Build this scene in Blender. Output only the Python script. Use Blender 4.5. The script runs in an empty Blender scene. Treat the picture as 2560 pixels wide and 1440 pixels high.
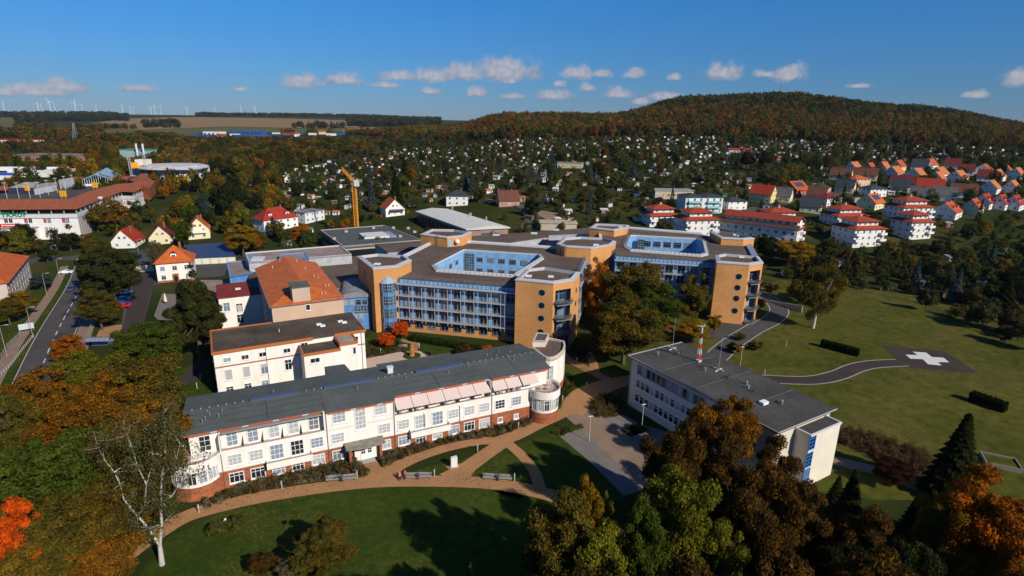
import bpy, math, random
import numpy as np
from mathutils import Vector, Matrix, noise
from mathutils.geometry import tessellate_polygon
rnd = random.Random(11)
SC = bpy.context.scene
COL = SC.collection
R_ = math.radians
# ------------------------------------------------------------ camera
TH = R_(16.4); RO = R_(1.0); FP = 1422.0; H = 57.0
ct, st, cr, sr = math.cos(TH), math.sin(TH), math.cos(RO), math.sin(RO)
CF = Vector((0, ct, -st)); CR = Vector((cr, sr*st, sr*ct)); CU = Vector((-sr, cr*st, cr*ct))
cam = bpy.data.cameras.new('camera'); camo = bpy.data.objects.new('camera', cam); COL.objects.link(camo)
cam.sensor_width = 36; cam.lens = FP/2560*36; cam.clip_start = 1; cam.clip_end = 60000
camo.matrix_world = Matrix(((CR.x, CU.x, -CF.x, 0), (CR.y, CU.y, -CF.y, 0), (CR.z, CU.z, -CF.z, H), (0, 0, 0, 1)))
SC.camera = camo
# ------------------------------------------------------------ exposure, sun, sky
SC.view_settings.view_transform = 'Standard'; SC.view_settings.look = 'None'
SC.view_settings.exposure = 0.0; SC.view_settings.gamma = 1
SUN_EL = R_(33); SUNV = Vector((math.sin(R_(45)), -math.cos(R_(45)), 0))
sl = bpy.data.lights.new('sun', 'SUN'); sl.energy = 5.0; sl.angle = R_(0.5); sl.color = (1, 0.93, 0.82)
so = bpy.data.objects.new('sun', sl); COL.objects.link(so)
sd = Vector((SUNV.x*math.cos(SUN_EL), SUNV.y*math.cos(SUN_EL), math.sin(SUN_EL)))
so.rotation_euler = sd.to_track_quat('Z', 'Y').to_euler(); so.location = (0, -50, 200)

CLOUDS = [(750,203,64,20),(868,196,56,19),(1000,188,66,15),(1085,186,66,24),(1165,178,60,26),(1262,172,104,36),(1190,228,36,15),(1400,208,22,9),
 (1450,180,62,19),(1500,182,40,13),(1385,237,58,15),(1465,219,27,11),(1545,233,45,15),(1580,183,34,14),(1687,192,22,10),(1808,178,54,23),(1972,180,44,25),
 (1915,184,36,10),(1665,240,48,13),(1600,254,26,9),(2556,192,34,22),(160,212,44,16),(90,224,84,15),(15,228,40,12),(345,218,46,11),(1280,240,48,8),(1275,202,24,8),
 (1075,226,34,11),(600,222,26,6),(960,212,50,8),(2145,214,30,6),(2440,236,30,9)]
def pxdir(px, py):
    d = CF + CR*((px-1280)/FP) + CU*(-(py-720)/FP)
    return d.normalized()
def make_world():
    w = bpy.data.worlds.new('World'); SC.world = w; w.use_nodes = True
    nt = w.node_tree; N = nt.nodes; L = nt.links; N.clear()
    out = N.new('ShaderNodeOutputWorld'); bg = N.new('ShaderNodeBackground')
    sky = N.new('ShaderNodeTexSky'); sky.sky_type = 'NISHITA'; sky.sun_disc = False
    sky.sun_elevation = SUN_EL; sky.sun_rotation = math.atan2(SUNV.x, SUNV.y)
    sky.air_density = 1.0; sky.dust_density = 0.0; sky.ozone_density = 3.0; sky.altitude = 100
    tc = N.new('ShaderNodeTexCoord')
    sep = N.new('ShaderNodeSeparateXYZ'); L.new(tc.outputs['Generated'], sep.inputs[0])
    def m(op, a, b=None, c=None):
        n = N.new('ShaderNodeMath'); n.operation = op
        for i, v in enumerate((a, b, c)):
            if v is None: continue
            if isinstance(v, (int, float)): n.inputs[i].default_value = v
            else: L.new(v, n.inputs[i])
        return n.outputs[0]
    az = m('ARCTAN2', sep.outputs[0], sep.outputs[1]); el = m('ARCSINE', sep.outputs[2])
    cmb = N.new('ShaderNodeCombineXYZ'); L.new(az, cmb.inputs[0]); L.new(el, cmb.inputs[1])
    # deep polarised blue overhead, paler towards the horizon
    rp = N.new('ShaderNodeValToRGB'); rp.color_ramp.elements[0].color = (0.21, 0.33, 0.60, 1); rp.color_ramp.elements[1].color = (0.17, 0.55, 0.95, 1)
    rp.color_ramp.elements[0].position = 0.0; rp.color_ramp.elements[1].position = 1.0; L.new(m('MULTIPLY', el, 5.5), rp.inputs[0])
    hs = N.new('ShaderNodeMix'); hs.data_type = 'RGBA'; hs.blend_type = 'MULTIPLY'; hs.inputs[0].default_value = 1; L.new(sky.outputs[0], hs.inputs[6]); L.new(rp.outputs[0], hs.inputs[7])
    nz = N.new('ShaderNodeTexNoise'); nz.inputs['Scale'].default_value = 42; nz.inputs['Detail'].default_value = 7; nz.inputs['Roughness'].default_value = 0.55
    L.new(cmb.outputs[0], nz.inputs['Vector'])
    nz2 = N.new('ShaderNodeTexNoise'); nz2.inputs['Scale'].default_value = 110; nz2.inputs['Detail'].default_value = 5
    L.new(cmb.outputs[0], nz2.inputs['Vector'])
    best = None; hb = None
    for (px, py, rx, ry) in CLOUDS:
        d = pxdir(px, py); a0 = math.atan2(d.x, d.y); e0 = math.asin(d.z)
        k = 1/FP*0.97
        dx = m('DIVIDE', m('SUBTRACT', az, a0), rx*k)
        dy0 = m('DIVIDE', m('SUBTRACT', el, e0 - 0.35*ry*k), ry*k)
        up = m('MULTIPLY', m('MAXIMUM', dy0, 0.0), 0.72); dn = m('MULTIPLY', m('MINIMUM', dy0, 0.0), 1.7)
        dy = m('ADD', up, dn)
        dd = m('SQRT', m('ADD', m('MULTIPLY', dx, dx), m('MULTIPLY', dy, dy)))
        v = m('SUBTRACT', 1.0, dd)
        hv = m('ADD', v, m('MULTIPLY', dy0, 0.5))
        best = v if best is None else m('SMOOTH_MAX', best, v, 0.15)
        hb = hv if hb is None else m('MAXIMUM', hb, hv)
    dens = m('ADD', best, m('MULTIPLY', m('SUBTRACT', nz.outputs[0], 0.5), 1.9))
    mr = N.new('ShaderNodeMapRange'); mr.interpolation_type = 'SMOOTHSTEP'
    mr.inputs['From Min'].default_value = -0.06; mr.inputs['From Max'].default_value = 0.6; mr.inputs['To Max'].default_value = 0.86
    L.new(dens, mr.inputs['Value'])
    # lit tops and grey undersides painted into cloud colour, with billows from the noise
    lit = m('ADD', m('MULTIPLY', hb, 0.7), m('MULTIPLY', m('SUBTRACT', nz2.outputs[0], 0.5), 1.3))
    mr2 = N.new('ShaderNodeMapRange'); mr2.inputs['From Min'].default_value = 0.05; mr2.inputs['From Max'].default_value = 1.15
    L.new(lit, mr2.inputs['Value'])
    cm = N.new('ShaderNodeMix'); cm.data_type = 'RGBA'
    cm.inputs[6].default_value = (2.3, 2.9, 4.0, 1); cm.inputs[7].default_value = (6.4, 5.7, 5.7, 1)
    L.new(mr2.outputs[0], cm.inputs[0])
    mx = N.new('ShaderNodeMix'); mx.data_type = 'RGBA'
    L.new(mr.outputs[0], mx.inputs[0]); L.new(hs.outputs[2], mx.inputs[6]); L.new(cm.outputs[2], mx.inputs[7])
    L.new(mx.outputs[2], bg.inputs[0]); bg.inputs[1].default_value = SKY_STR
    L.new(bg.outputs[0], out.inputs[0])
    w.cycles.sampling_method = 'MANUAL'; w.cycles.sample_map_resolution = 512
SKY_STR = 0.10; HAZE = 2.2e-5
make_world()
SC.cycles.max_bounces = 5; SC.cycles.volume_bounces = 0; SC.cycles.diffuse_bounces = 2; SC.cycles.glossy_bounces = 2; SC.cycles.transparent_max_bounces = 6
SC.cycles.caustics_reflective = False; SC.cycles.caustics_refractive = False

# ------------------------------------------------------------ materials
def nt_new(name):
    m = bpy.data.materials.new(name); m.use_nodes = True
    return m, m.node_tree.nodes, m.node_tree.links, m.node_tree.nodes['Principled BSDF']
def mat(name, col=None, rough=0.85, var=0.12, scale=0.5, objcol=False, bump=0.0, bscale=8, spec=0.3, metal=0.0, col2=None, stretch=None, detail=5, fine=0.0, leaves=None):
    """noise-varied surface; objcol: base colour comes from the object's colour"""
    m, N, L, b = nt_new(name)
    b.inputs['Roughness'].default_value = rough; b.inputs['Specular IOR Level'].default_value = spec; b.inputs['Metallic'].default_value = metal
    tc = N.new('ShaderNodeTexCoord'); src = tc.outputs['Object']
    if stretch:
        mp = N.new('ShaderNodeMapping'); mp.inputs['Scale'].default_value = stretch; L.new(src, mp.inputs[0]); src = mp.outputs[0]
    nz = N.new('ShaderNodeTexNoise'); nz.inputs['Scale'].default_value = scale; nz.inputs['Detail'].default_value = detail; nz.inputs['Roughness'].default_value = 0.65
    L.new(src, nz.inputs['Vector'])
    if objcol:
        oi = N.new('ShaderNodeObjectInfo'); base = oi.outputs['Color']
    else:
        rgb = N.new('ShaderNodeRGB'); rgb.outputs[0].default_value = (*col, 1); base = rgb.outputs[0]
    mr = N.new('ShaderNodeMapRange'); mr.inputs['From Min'].default_value = 0.3; mr.inputs['From Max'].default_value = 0.7
    if col2 is not None:
        L.new(nz.outputs[0], mr.inputs['Value'])
        mx = N.new('ShaderNodeMix'); mx.data_type = 'RGBA'; L.new(mr.outputs[0], mx.inputs[0]); L.new(base, mx.inputs[6]); mx.inputs[7].default_value = (*col2, 1)
        cur = mx.outputs[2]
        if fine:
            nf = N.new('ShaderNodeTexNoise'); nf.inputs['Scale'].default_value = scale*9; nf.inputs['Detail'].default_value = 4; L.new(src, nf.inputs['Vector'])
            m2 = N.new('ShaderNodeMapRange'); m2.inputs['From Min'].default_value = 0.25; m2.inputs['From Max'].default_value = 0.75
            m2.inputs['To Min'].default_value = 1-fine; m2.inputs['To Max'].default_value = 1+fine; L.new(nf.outputs[0], m2.inputs['Value'])
            vm = N.new('ShaderNodeVectorMath'); vm.operation = 'SCALE'; L.new(cur, vm.inputs[0]); L.new(m2.outputs[0], vm.inputs['Scale']); cur = vm.outputs[0]
    else:
        mr.inputs['To Min'].default_value = 1-var; mr.inputs['To Max'].default_value = 1+var; L.new(nz.outputs[0], mr.inputs['Value'])
        vm = N.new('ShaderNodeVectorMath'); vm.operation = 'SCALE'; L.new(base, vm.inputs[0]); L.new(mr.outputs[0], vm.inputs['Scale']); cur = vm.outputs[0]
    if leaves:
        nl = N.new('ShaderNodeTexNoise'); nl.inputs['Scale'].default_value = 2.2; nl.inputs['Detail'].default_value = 4; L.new(src, nl.inputs['Vector'])
        nk = N.new('ShaderNodeTexNoise'); nk.inputs['Scale'].default_value = 0.045; nk.inputs['Detail'].default_value = 3; L.new(src, nk.inputs['Vector'])
        sm = N.new('ShaderNodeMath'); sm.operation = 'MULTIPLY_ADD'; sm.inputs[1].default_value = 0.9; L.new(nk.outputs[0], sm.inputs[0]); L.new(nl.outputs[0], sm.inputs[2])
        mp2 = N.new('ShaderNodeMapRange'); mp2.inputs['From Min'].default_value = 1.06; mp2.inputs['From Max'].default_value = 1.2; mp2.inputs['To Max'].default_value = 0.75; L.new(sm.outputs[0], mp2.inputs['Value'])
        ml_ = N.new('ShaderNodeMix'); ml_.data_type = 'RGBA'; L.new(mp2.outputs[0], ml_.inputs[0]); L.new(cur, ml_.inputs[6]); ml_.inputs[7].default_value = (*leaves, 1); cur = ml_.outputs[2]
    L.new(cur, b.inputs['Base Color'])
    if bump:
        nb = N.new('ShaderNodeTexNoise'); nb.inputs['Scale'].default_value = bscale; L.new(src, nb.inputs['Vector'])
        bp = N.new('ShaderNodeBump'); bp.inputs['Strength'].default_value = bump; bp.inputs['Distance'].default_value = 0.1
        L.new(nb.outputs[0], bp.inputs['Height']); L.new(bp.outputs[0], b.inputs['Normal'])
    return m
def mat_tile(name, col=None, objcol=False, row=0.4, bwid=0.3, mortar=0.03, mcol=(0.02,0.02,0.02), rough=0.8, var=0.25, vert=False, noise_s=0.6, spec=0.3):
    """brick / panel / tile grid in object space; vert: laid on walls (x+y, z)"""
    m, N, L, b = nt_new(name); b.inputs['Roughness'].default_value = rough; b.inputs['Specular IOR Level'].default_value = spec
    tc = N.new('ShaderNodeTexCoord'); sp = N.new('ShaderNodeSeparateXYZ'); L.new(tc.outputs['Object'], sp.inputs[0])
    cb = N.new('ShaderNodeCombineXYZ')
    if vert:
        ad = N.new('ShaderNodeMath'); ad.operation = 'ADD'; L.new(sp.outputs[0], ad.inputs[0]); L.new(sp.outputs[1], ad.inputs[1])
        L.new(ad.outputs[0], cb.inputs[0]); L.new(sp.outputs[2], cb.inputs[1])
    else:
        L.new(sp.outputs[0], cb.inputs[0]); L.new(sp.outputs[1], cb.inputs[1])
    br = N.new('ShaderNodeTexBrick'); br.inputs['Scale'].default_value = 1; br.inputs['Brick Width'].default_value = bwid; br.inputs['Row Height'].default_value = row
    br.inputs['Mortar Size'].default_value = mortar; br.inputs['Mortar Smooth'].default_value = 0.2; br.inputs['Bias'].default_value = 0
    br.offset = 0.5 if vert != 'grid' else 0.0
    if name.startswith('panel'): br.offset = 0.0
    L.new(cb.outputs[0], br.inputs['Vector'])
    if objcol:
        oi = N.new('ShaderNodeObjectInfo'); base = oi.outputs['Color']
    else:
        rgb = N.new('ShaderNodeRGB'); rgb.outputs[0].default_value = (*col, 1); base = rgb.outputs[0]
    def sc(f):
        v = N.new('ShaderNodeVectorMath'); v.operation = 'SCALE'; L.new(base, v.inputs[0]); v.inputs['Scale'].default_value = f; return v.outputs[0]
    L.new(sc(1+var), br.inputs['Color1']); L.new(sc(1-var), br.inputs['Color2'])
    L.new(sc(mcol) if isinstance(mcol, float) else base, br.inputs['Mortar'])
    if not isinstance(mcol, float):
        for l in list(L):
            if l.to_socket == br.inputs['Mortar']: L.remove(l)
        br.inputs['Mortar'].default_value = (*mcol, 1)
    nz = N.new('ShaderNodeTexNoise'); nz.inputs['Scale'].default_value = noise_s; nz.inputs['Detail'].default_value = 5; L.new(tc.outputs['Object'], nz.inputs['Vector'])
    mr = N.new('ShaderNodeMapRange'); mr.inputs['From Min'].default_value = 0.3; mr.inputs['From Max'].default_value = 0.7; mr.inputs['To Min'].default_value = 0.8; mr.inputs['To Max'].default_value = 1.15
    L.new(nz.outputs[0], mr.inputs['Value'])
    vm = N.new('ShaderNodeVectorMath'); vm.operation = 'SCALE'; L.new(br.outputs[0], vm.inputs[0]); L.new(mr.outputs[0], vm.inputs['Scale'])
    L.new(vm.outputs[0], b.inputs['Base Color'])
    return m
def mat_leaf(name, inst=False):
    m, N, L, b = nt_new(name); N.remove(b)
    out = N['Material Output']
    if inst:
        at = N.new('ShaderNodeAttribute'); at.attribute_type = 'INSTANCER'; at.attribute_name = 'tint'; c = at.outputs['Color']; al = at.outputs['Alpha']
    else:
        oi = N.new('ShaderNodeObjectInfo'); c = oi.outputs['Color']; al = oi.outputs['Alpha']
    geo = N.new('ShaderNodeNewGeometry'); tc = N.new('ShaderNodeTexCoord')
    nz = N.new('ShaderNodeTexNoise'); nz.inputs['Scale'].default_value = 0.22; nz.inputs['Detail'].default_value = 3; L.new(tc.outputs['Object'], nz.inputs['Vector'])
    # autumn shift: alpha sets how much of the crown has turned
    ad = N.new('ShaderNodeMath'); ad.operation = 'ADD'; L.new(nz.outputs[0], ad.inputs[0]); 
    mu = N.new('ShaderNodeMath'); mu.operation = 'MULTIPLY_ADD'; L.new(geo.outputs['Random Per Island'], mu.inputs[0]); mu.inputs[1].default_value = 0.3; mu.inputs[2].default_value = -0.15
    L.new(mu.outputs[0], ad.inputs[1])
    nb = N.new('ShaderNodeTexNoise'); nb.inputs['Scale'].default_value = 0.9; nb.inputs['Detail'].default_value = 2; L.new(tc.outputs['Object'], nb.inputs['Vector'])
    sb = N.new('ShaderNodeMath'); sb.operation = 'ADD'; L.new(ad.outputs[0], sb.inputs[0]); L.new(al, sb.inputs[1])
    mr = N.new('ShaderNodeMapRange'); mr.interpolation_type = 'SMOOTHSTEP'; mr.inputs['From Min'].default_value = 0.85; mr.inputs['From Max'].default_value = 1.15; L.new(sb.outputs[0], mr.inputs['Value'])
    tint = N.new('ShaderNodeMix'); tint.data_type = 'RGBA'; tint.blend_type = 'MULTIPLY'; tint.inputs[0].default_value = 1
    L.new(c, tint.inputs[6]); tint.inputs[7].default_value = (2.1, 1.3, 0.55, 1)
    mx = N.new('ShaderNodeMix'); mx.data_type = 'RGBA'; L.new(mr.outputs[0], mx.inputs[0]); L.new(c, mx.inputs[6]); L.new(tint.outputs[2], mx.inputs[7])
    mv = N.new('ShaderNodeMapRange'); mv.inputs['To Min'].default_value = 0.45; mv.inputs['To Max'].default_value = 1.55; mw = N.new('ShaderNodeMath'); mw.operation = 'MULTIPLY_ADD'; mw.inputs[1].default_value = 1.6; L.new(nb.outputs[0], mw.inputs[0]); mq = N.new('ShaderNodeMath'); mq.operation = 'MULTIPLY_ADD'; mq.inputs[1].default_value = 0.5; mq.inputs[2].default_value = -0.55; L.new(geo.outputs['Random Per Island'], mq.inputs[0]); L.new(mq.outputs[0], mw.inputs[2]); L.new(mw.outputs[0], mv.inputs['Value'])
    vm = N.new('ShaderNodeVectorMath'); vm.operation = 'SCALE'; L.new(mx.outputs[2], vm.inputs[0]); L.new(mv.outputs[0], vm.inputs['Scale'])
    df = N.new('ShaderNodeBsdfDiffuse'); tr = N.new('ShaderNodeBsdfTranslucent'); ms = N.new('ShaderNodeMixShader'); ms.inputs[0].default_value = 0.22
    L.new(vm.outputs[0], df.inputs[0]); L.new(vm.outputs[0], tr.inputs[0]); L.new(df.outputs[0], ms.inputs[1]); L.new(tr.outputs[0], ms.inputs[2]); L.new(ms.outputs[0], out.inputs[0])
    return m
def mat_pane(name, pale=False):
    """window glass with, behind it, either a dark room or a pale curtain (differs per window)"""
    m, N, L, b = nt_new(name); b.inputs['Roughness'].default_value = 0.12; b.inputs['Specular IOR Level'].default_value = 0.6
    oi = N.new('ShaderNodeObjectInfo'); cr_ = N.new('ShaderNodeValToRGB'); cr_.color_ramp.interpolation = 'CONSTANT'
    e = cr_.color_ramp.elements
    e[0].position = 0; e[0].color = (0.012, 0.014, 0.018, 1); e[1].position = 0.45; e[1].color = (0.025, 0.03, 0.04, 1)
    for p, c in ((0.6, (0.16, 0.2, 0.26, 1)), (0.8, (0.3, 0.33, 0.36, 1)), (0.93, (0.05, 0.04, 0.035, 1))):
        x = e.new(p); x.color = c
    if pale:
        for q, c in zip(e, ((0.02,0.022,0.03,1),(0.22,0.26,0.32,1),(0.40,0.42,0.42,1),(0.30,0.33,0.36,1),(0.16,0.17,0.19,1))): q.color = c
        e[1].position = 0.22; e[2].position = 0.42
    L.new(oi.outputs['Random'], cr_.inputs[0])
    tc = N.new('ShaderNodeTexCoord'); nz = N.new('ShaderNodeTexNoise'); nz.inputs['Scale'].default_value = 2.5; nz.inputs['Detail'].default_value = 2
    L.new(tc.outputs['Object'], nz.inputs['Vector'])
    vm = N.new('ShaderNodeVectorMath'); vm.operation = 'SCALE'; L.new(cr_.outputs[0], vm.inputs[0])
    mr = N.new('ShaderNodeMapRange'); mr.inputs['To Min'].default_value = 0.3; mr.inputs['To Max'].default_value = 1.7; L.new(nz.outputs[0], mr.inputs['Value']); L.new(mr.outputs[0], vm.inputs['Scale'])
    L.new(vm.outputs[0], b.inputs['Base Color'])
    return m
M = {}
M['wall'] = mat('painted_render', objcol=True, var=0.07, scale=0.35, fine=0, rough=0.9, spec=0.15)
M['roof'] = mat_tile('roof_tiles', objcol=True, row=0.36, bwid=0.28, mortar=0.03, mcol=0.45, var=0.16, rough=0.75)
M['flat'] = mat('roof_felt', objcol=True, var=0.28, scale=0.22, rough=0.95, spec=0.1, detail=8)
M['trim'] = mat('painted_trim', objcol=True, var=0.05, scale=1, rough=0.55)
M['metal'] = mat('grey_metal', objcol=True, var=0.08, scale=1, rough=0.45, spec=0.5)
M['paint'] = mat('car_paint', objcol=True, var=0.02, scale=1, rough=0.25, spec=0.6)
M['white'] = mat('white_render', (0.78, 0.74, 0.66), var=0.09, scale=0.8, rough=0.9, spec=0.15, stretch=(1, 1, 0.18), detail=8)
M['whitef'] = mat('white_frame', (0.78, 0.77, 0.75), var=0.03, scale=1, rough=0.5)
M['brick'] = mat_tile('red_brick', (0.36, 0.115, 0.05), row=0.24, bwid=0.5, mortar=0.02, mcol=0.6, var=0.28, vert=True)
M['orange'] = mat_tile('panel_orange_clinker', (0.62, 0.29, 0.095), row=0.3, bwid=0.62, mortar=0.014, mcol=0.65, var=0.07, vert=True, noise_s=0.12)
M['blue'] = mat_tile('panel_blue_sheet', (0.10, 0.24, 0.50), row=1.2, bwid=1.2, mortar=0.04, mcol=0.5, var=0.05, vert=True)
M['paleblue'] = mat_tile('panel_pale_blue_sheet', (0.21, 0.41, 0.64), row=1.7, bwid=1.6, mortar=0.04, mcol=0.7, var=0.04, vert=True)
M['greyclad'] = mat_tile('panel_grey_sheet', (0.42, 0.42, 0.43), row=1.2, bwid=0.5, mortar=0.02, mcol=0.8, var=0.03, vert=True)
M['gravelroof'] = mat('brown_gravel_roof', (0.095, 0.068, 0.054), col2=(0.15, 0.112, 0.088), scale=0.12, rough=1, spec=0.05, detail=9, fine=0.22)
M['greyroof'] = mat('grey_green_felt_roof', (0.074, 0.083, 0.077), col2=(0.105, 0.113, 0.105), scale=0.2, rough=0.95, spec=0.1, detail=10, fine=0.14)
M['darkroof'] = mat('dark_felt_roof', (0.05, 0.05, 0.046), col2=(0.095, 0.09, 0.078), scale=0.16, rough=0.95, spec=0.1, detail=10, fine=0.2)
M['oldroof'] = mat('mossy_felt_roof', (0.055, 0.042, 0.034), col2=(0.13, 0.10, 0.075), scale=0.16, rough=1, spec=0.05, detail=10, fine=0.2)
M['pane'] = mat_pane('window_glass')
M['curtain'] = mat_pane('curtained_glass', True)
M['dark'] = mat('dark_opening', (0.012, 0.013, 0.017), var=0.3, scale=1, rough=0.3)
M['glass'] = mat_tile('panel_glazing', (0.03, 0.05, 0.07), row=0.9, bwid=0.8, mortar=0.06, mcol=(0.3, 0.36, 0.4), var=0.5, vert=True, rough=0.1, spec=0.8)
M['leaf'] = mat_leaf('leaves'); M['leafi'] = mat_leaf('leaves_of_woodland', True)
M['bark'] = mat('bark', (0.09, 0.065, 0.045), var=0.3, scale=2, rough=1)
M['birchbark'] = mat('birch_bark', (0.62, 0.58, 0.5), col2=(0.36, 0.33, 0.28), scale=1.2, rough=0.9, stretch=(1, 1, 0.4))
M['asphalt'] = mat('asphalt', (0.062, 0.057, 0.055), col2=(0.088, 0.08, 0.076), scale=0.12, rough=0.95, detail=8, fine=0.16, spec=0.15, leaves=(0.05, 0.04, 0.033))
M['asphalt2'] = mat('dark_paving', (0.045, 0.034, 0.03), col2=(0.062, 0.046, 0.04), scale=0.15, rough=0.95, detail=8, fine=0.1, spec=0.1)
M['clay'] = mat('clay_paving', (0.40, 0.205, 0.09), col2=(0.32, 0.165, 0.075), scale=0.3, rough=0.95, detail=8, fine=0.16, spec=0.1, leaves=(0.17, 0.08, 0.03))
M['paver'] = mat('tan_pavers', (0.27, 0.185, 0.13), col2=(0.21, 0.145, 0.10), scale=0.3, rough=0.95, detail=8, fine=0.12, spec=0.1)
M['greypave'] = mat('grey_pavers', (0.20, 0.175, 0.15), col2=(0.15, 0.13, 0.112), scale=0.3, rough=0.95, detail=8, fine=0.12, spec=0.1)
M['pinkpave'] = mat('pink_paving', (0.55, 0.40, 0.32), col2=(0.45, 0.33, 0.26), scale=0.6, rough=0.95, detail=8, fine=0.06)
M['lawn'] = mat('lawn_grass', (0.025, 0.043, 0.006), col2=(0.045, 0.062, 0.01), scale=0.09, rough=1, detail=10, fine=0.3, spec=0.02, leaves=(0.15, 0.085, 0.025))
M['meadow'] = mat('meadow_grass', (0.040, 0.055, 0.008), col2=(0.105, 0.092, 0.018), scale=0.05, rough=1, detail=11, fine=0.35, spec=0.02, leaves=(0.14, 0.1, 0.035))
M['soil'] = mat('planting_soil', (0.075, 0.045, 0.025), col2=(0.12, 0.07, 0.035), scale=0.5, rough=1, detail=8, fine=0.3, spec=0.02)
M['kerb'] = mat('kerb_stone', (0.36, 0.33, 0.29), var=0.1, scale=1)
M['line'] = mat('road_paint', (0.62, 0.6, 0.56), var=0.15, scale=1.5)
M['skin'] = mat('skin', (0.5, 0.3, 0.2), var=0.05)

# ------------------------------------------------------------ geometry helpers
def ray(px, py):
    return CF + CR*((px-1280)/FP) + CU*(-(py-720)/FP)
def P(px, py, z=0.0):
    d = ray(px, py); t = (z-H)/d.z
    return Vector((d.x*t, d.y*t, z))
def proj(p):
    v = Vector((p[0], p[1], p[2]-H)); f = max(v.dot(CF), 1e-3)
    return 1280+FP*v.dot(CR)/f, 720-FP*v.dot(CU)/f
def depth(p): return Vector((p[0], p[1], p[2]-H)).dot(CF)
YT = [0, 230, 265, 300, 400, 500, 700, 900, 1200, 1500, 2200, 3000, 3800, 5500, 9000, 14000]
TT = [-0.95, -0.6, -0.3, -0.13, 0.0, 0.15, 0.3, 0.45, 0.65, 0.95]
HT = [[0]*10, [0]*10,
 [2, 2, 2, 2, 3, 3, 3, 3, 3, 3],
 [4, 4, 4, 5, 7, 7, 7, 7, 7, 7],
 [10, 10, 10, 13, 17, 18, 18, 17, 16, 15],
 [12, 12, 12, 16, 22, 24, 25, 24, 23, 22],
 [13, 13, 14, 20, 31, 34, 36, 36, 35, 33],
 [13, 13, 15, 24, 40, 46, 52, 54, 48, 38],
 [13, 13, 16, 28, 60, 60, 92, 104, 84, 44],
 [13, 13, 16, 30, 58, 60, 112, 122, 98, 46],
 [16, 17, 20, 33, 46, 50, 70, 80, 70, 60],
 [34, 36, 38, 40, 40, 40, 50, 55, 55, 50],
 [50, 55, 60, 52, 45, 45, 45, 50, 50, 50],
 [44, 46, 50, 46, 42, 42, 42, 45, 45, 45],
 [35, 35, 40, 46, 46, 42, 42, 45, 45, 45],
 [20, 20, 20, 20, 20, 20, 20, 20, 20, 20]]
def hz(x, y):
    if y <= 230: return 0.0
    t = max(TT[0], min(TT[-1], x/y)); y = min(y, YT[-1])
    i = 0
    while i < len(YT)-2 and y > YT[i+1]: i += 1
    j = 0
    while j < len(TT)-2 and t > TT[j+1]: j += 1
    a = (y-YT[i])/(YT[i+1]-YT[i]); b = (t-TT[j])/(TT[j+1]-TT[j]); b = b*b*(3-2*b)
    h = (HT[i][j]*(1-b)+HT[i][j+1]*b)*(1-a)+(HT[i+1][j]*(1-b)+HT[i+1][j+1]*b)*a
    if y > 1000:
        h += 5*min(1, (y-1000)/1500)*noise.noise(Vector((x/500, y/500, 0.3)))
    return h
def G(px, py):
    """where the sight line through a pixel meets the terrain"""
    d = ray(px, py); t = 60.0; prev = t
    while t < 15000:
        if H + d.z*t <= hz(d.x*t, d.y*t):
            lo, hi = prev, t
            for _ in range(18):
                m = (lo+hi)/2
                if H + d.z*m <= hz(d.x*m, d.y*m): hi = m
                else: lo = m
            return Vector((d.x*hi, d.y*hi, hz(d.x*hi, d.y*hi)))
        prev = t; t *= 1.01
    return None

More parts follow.
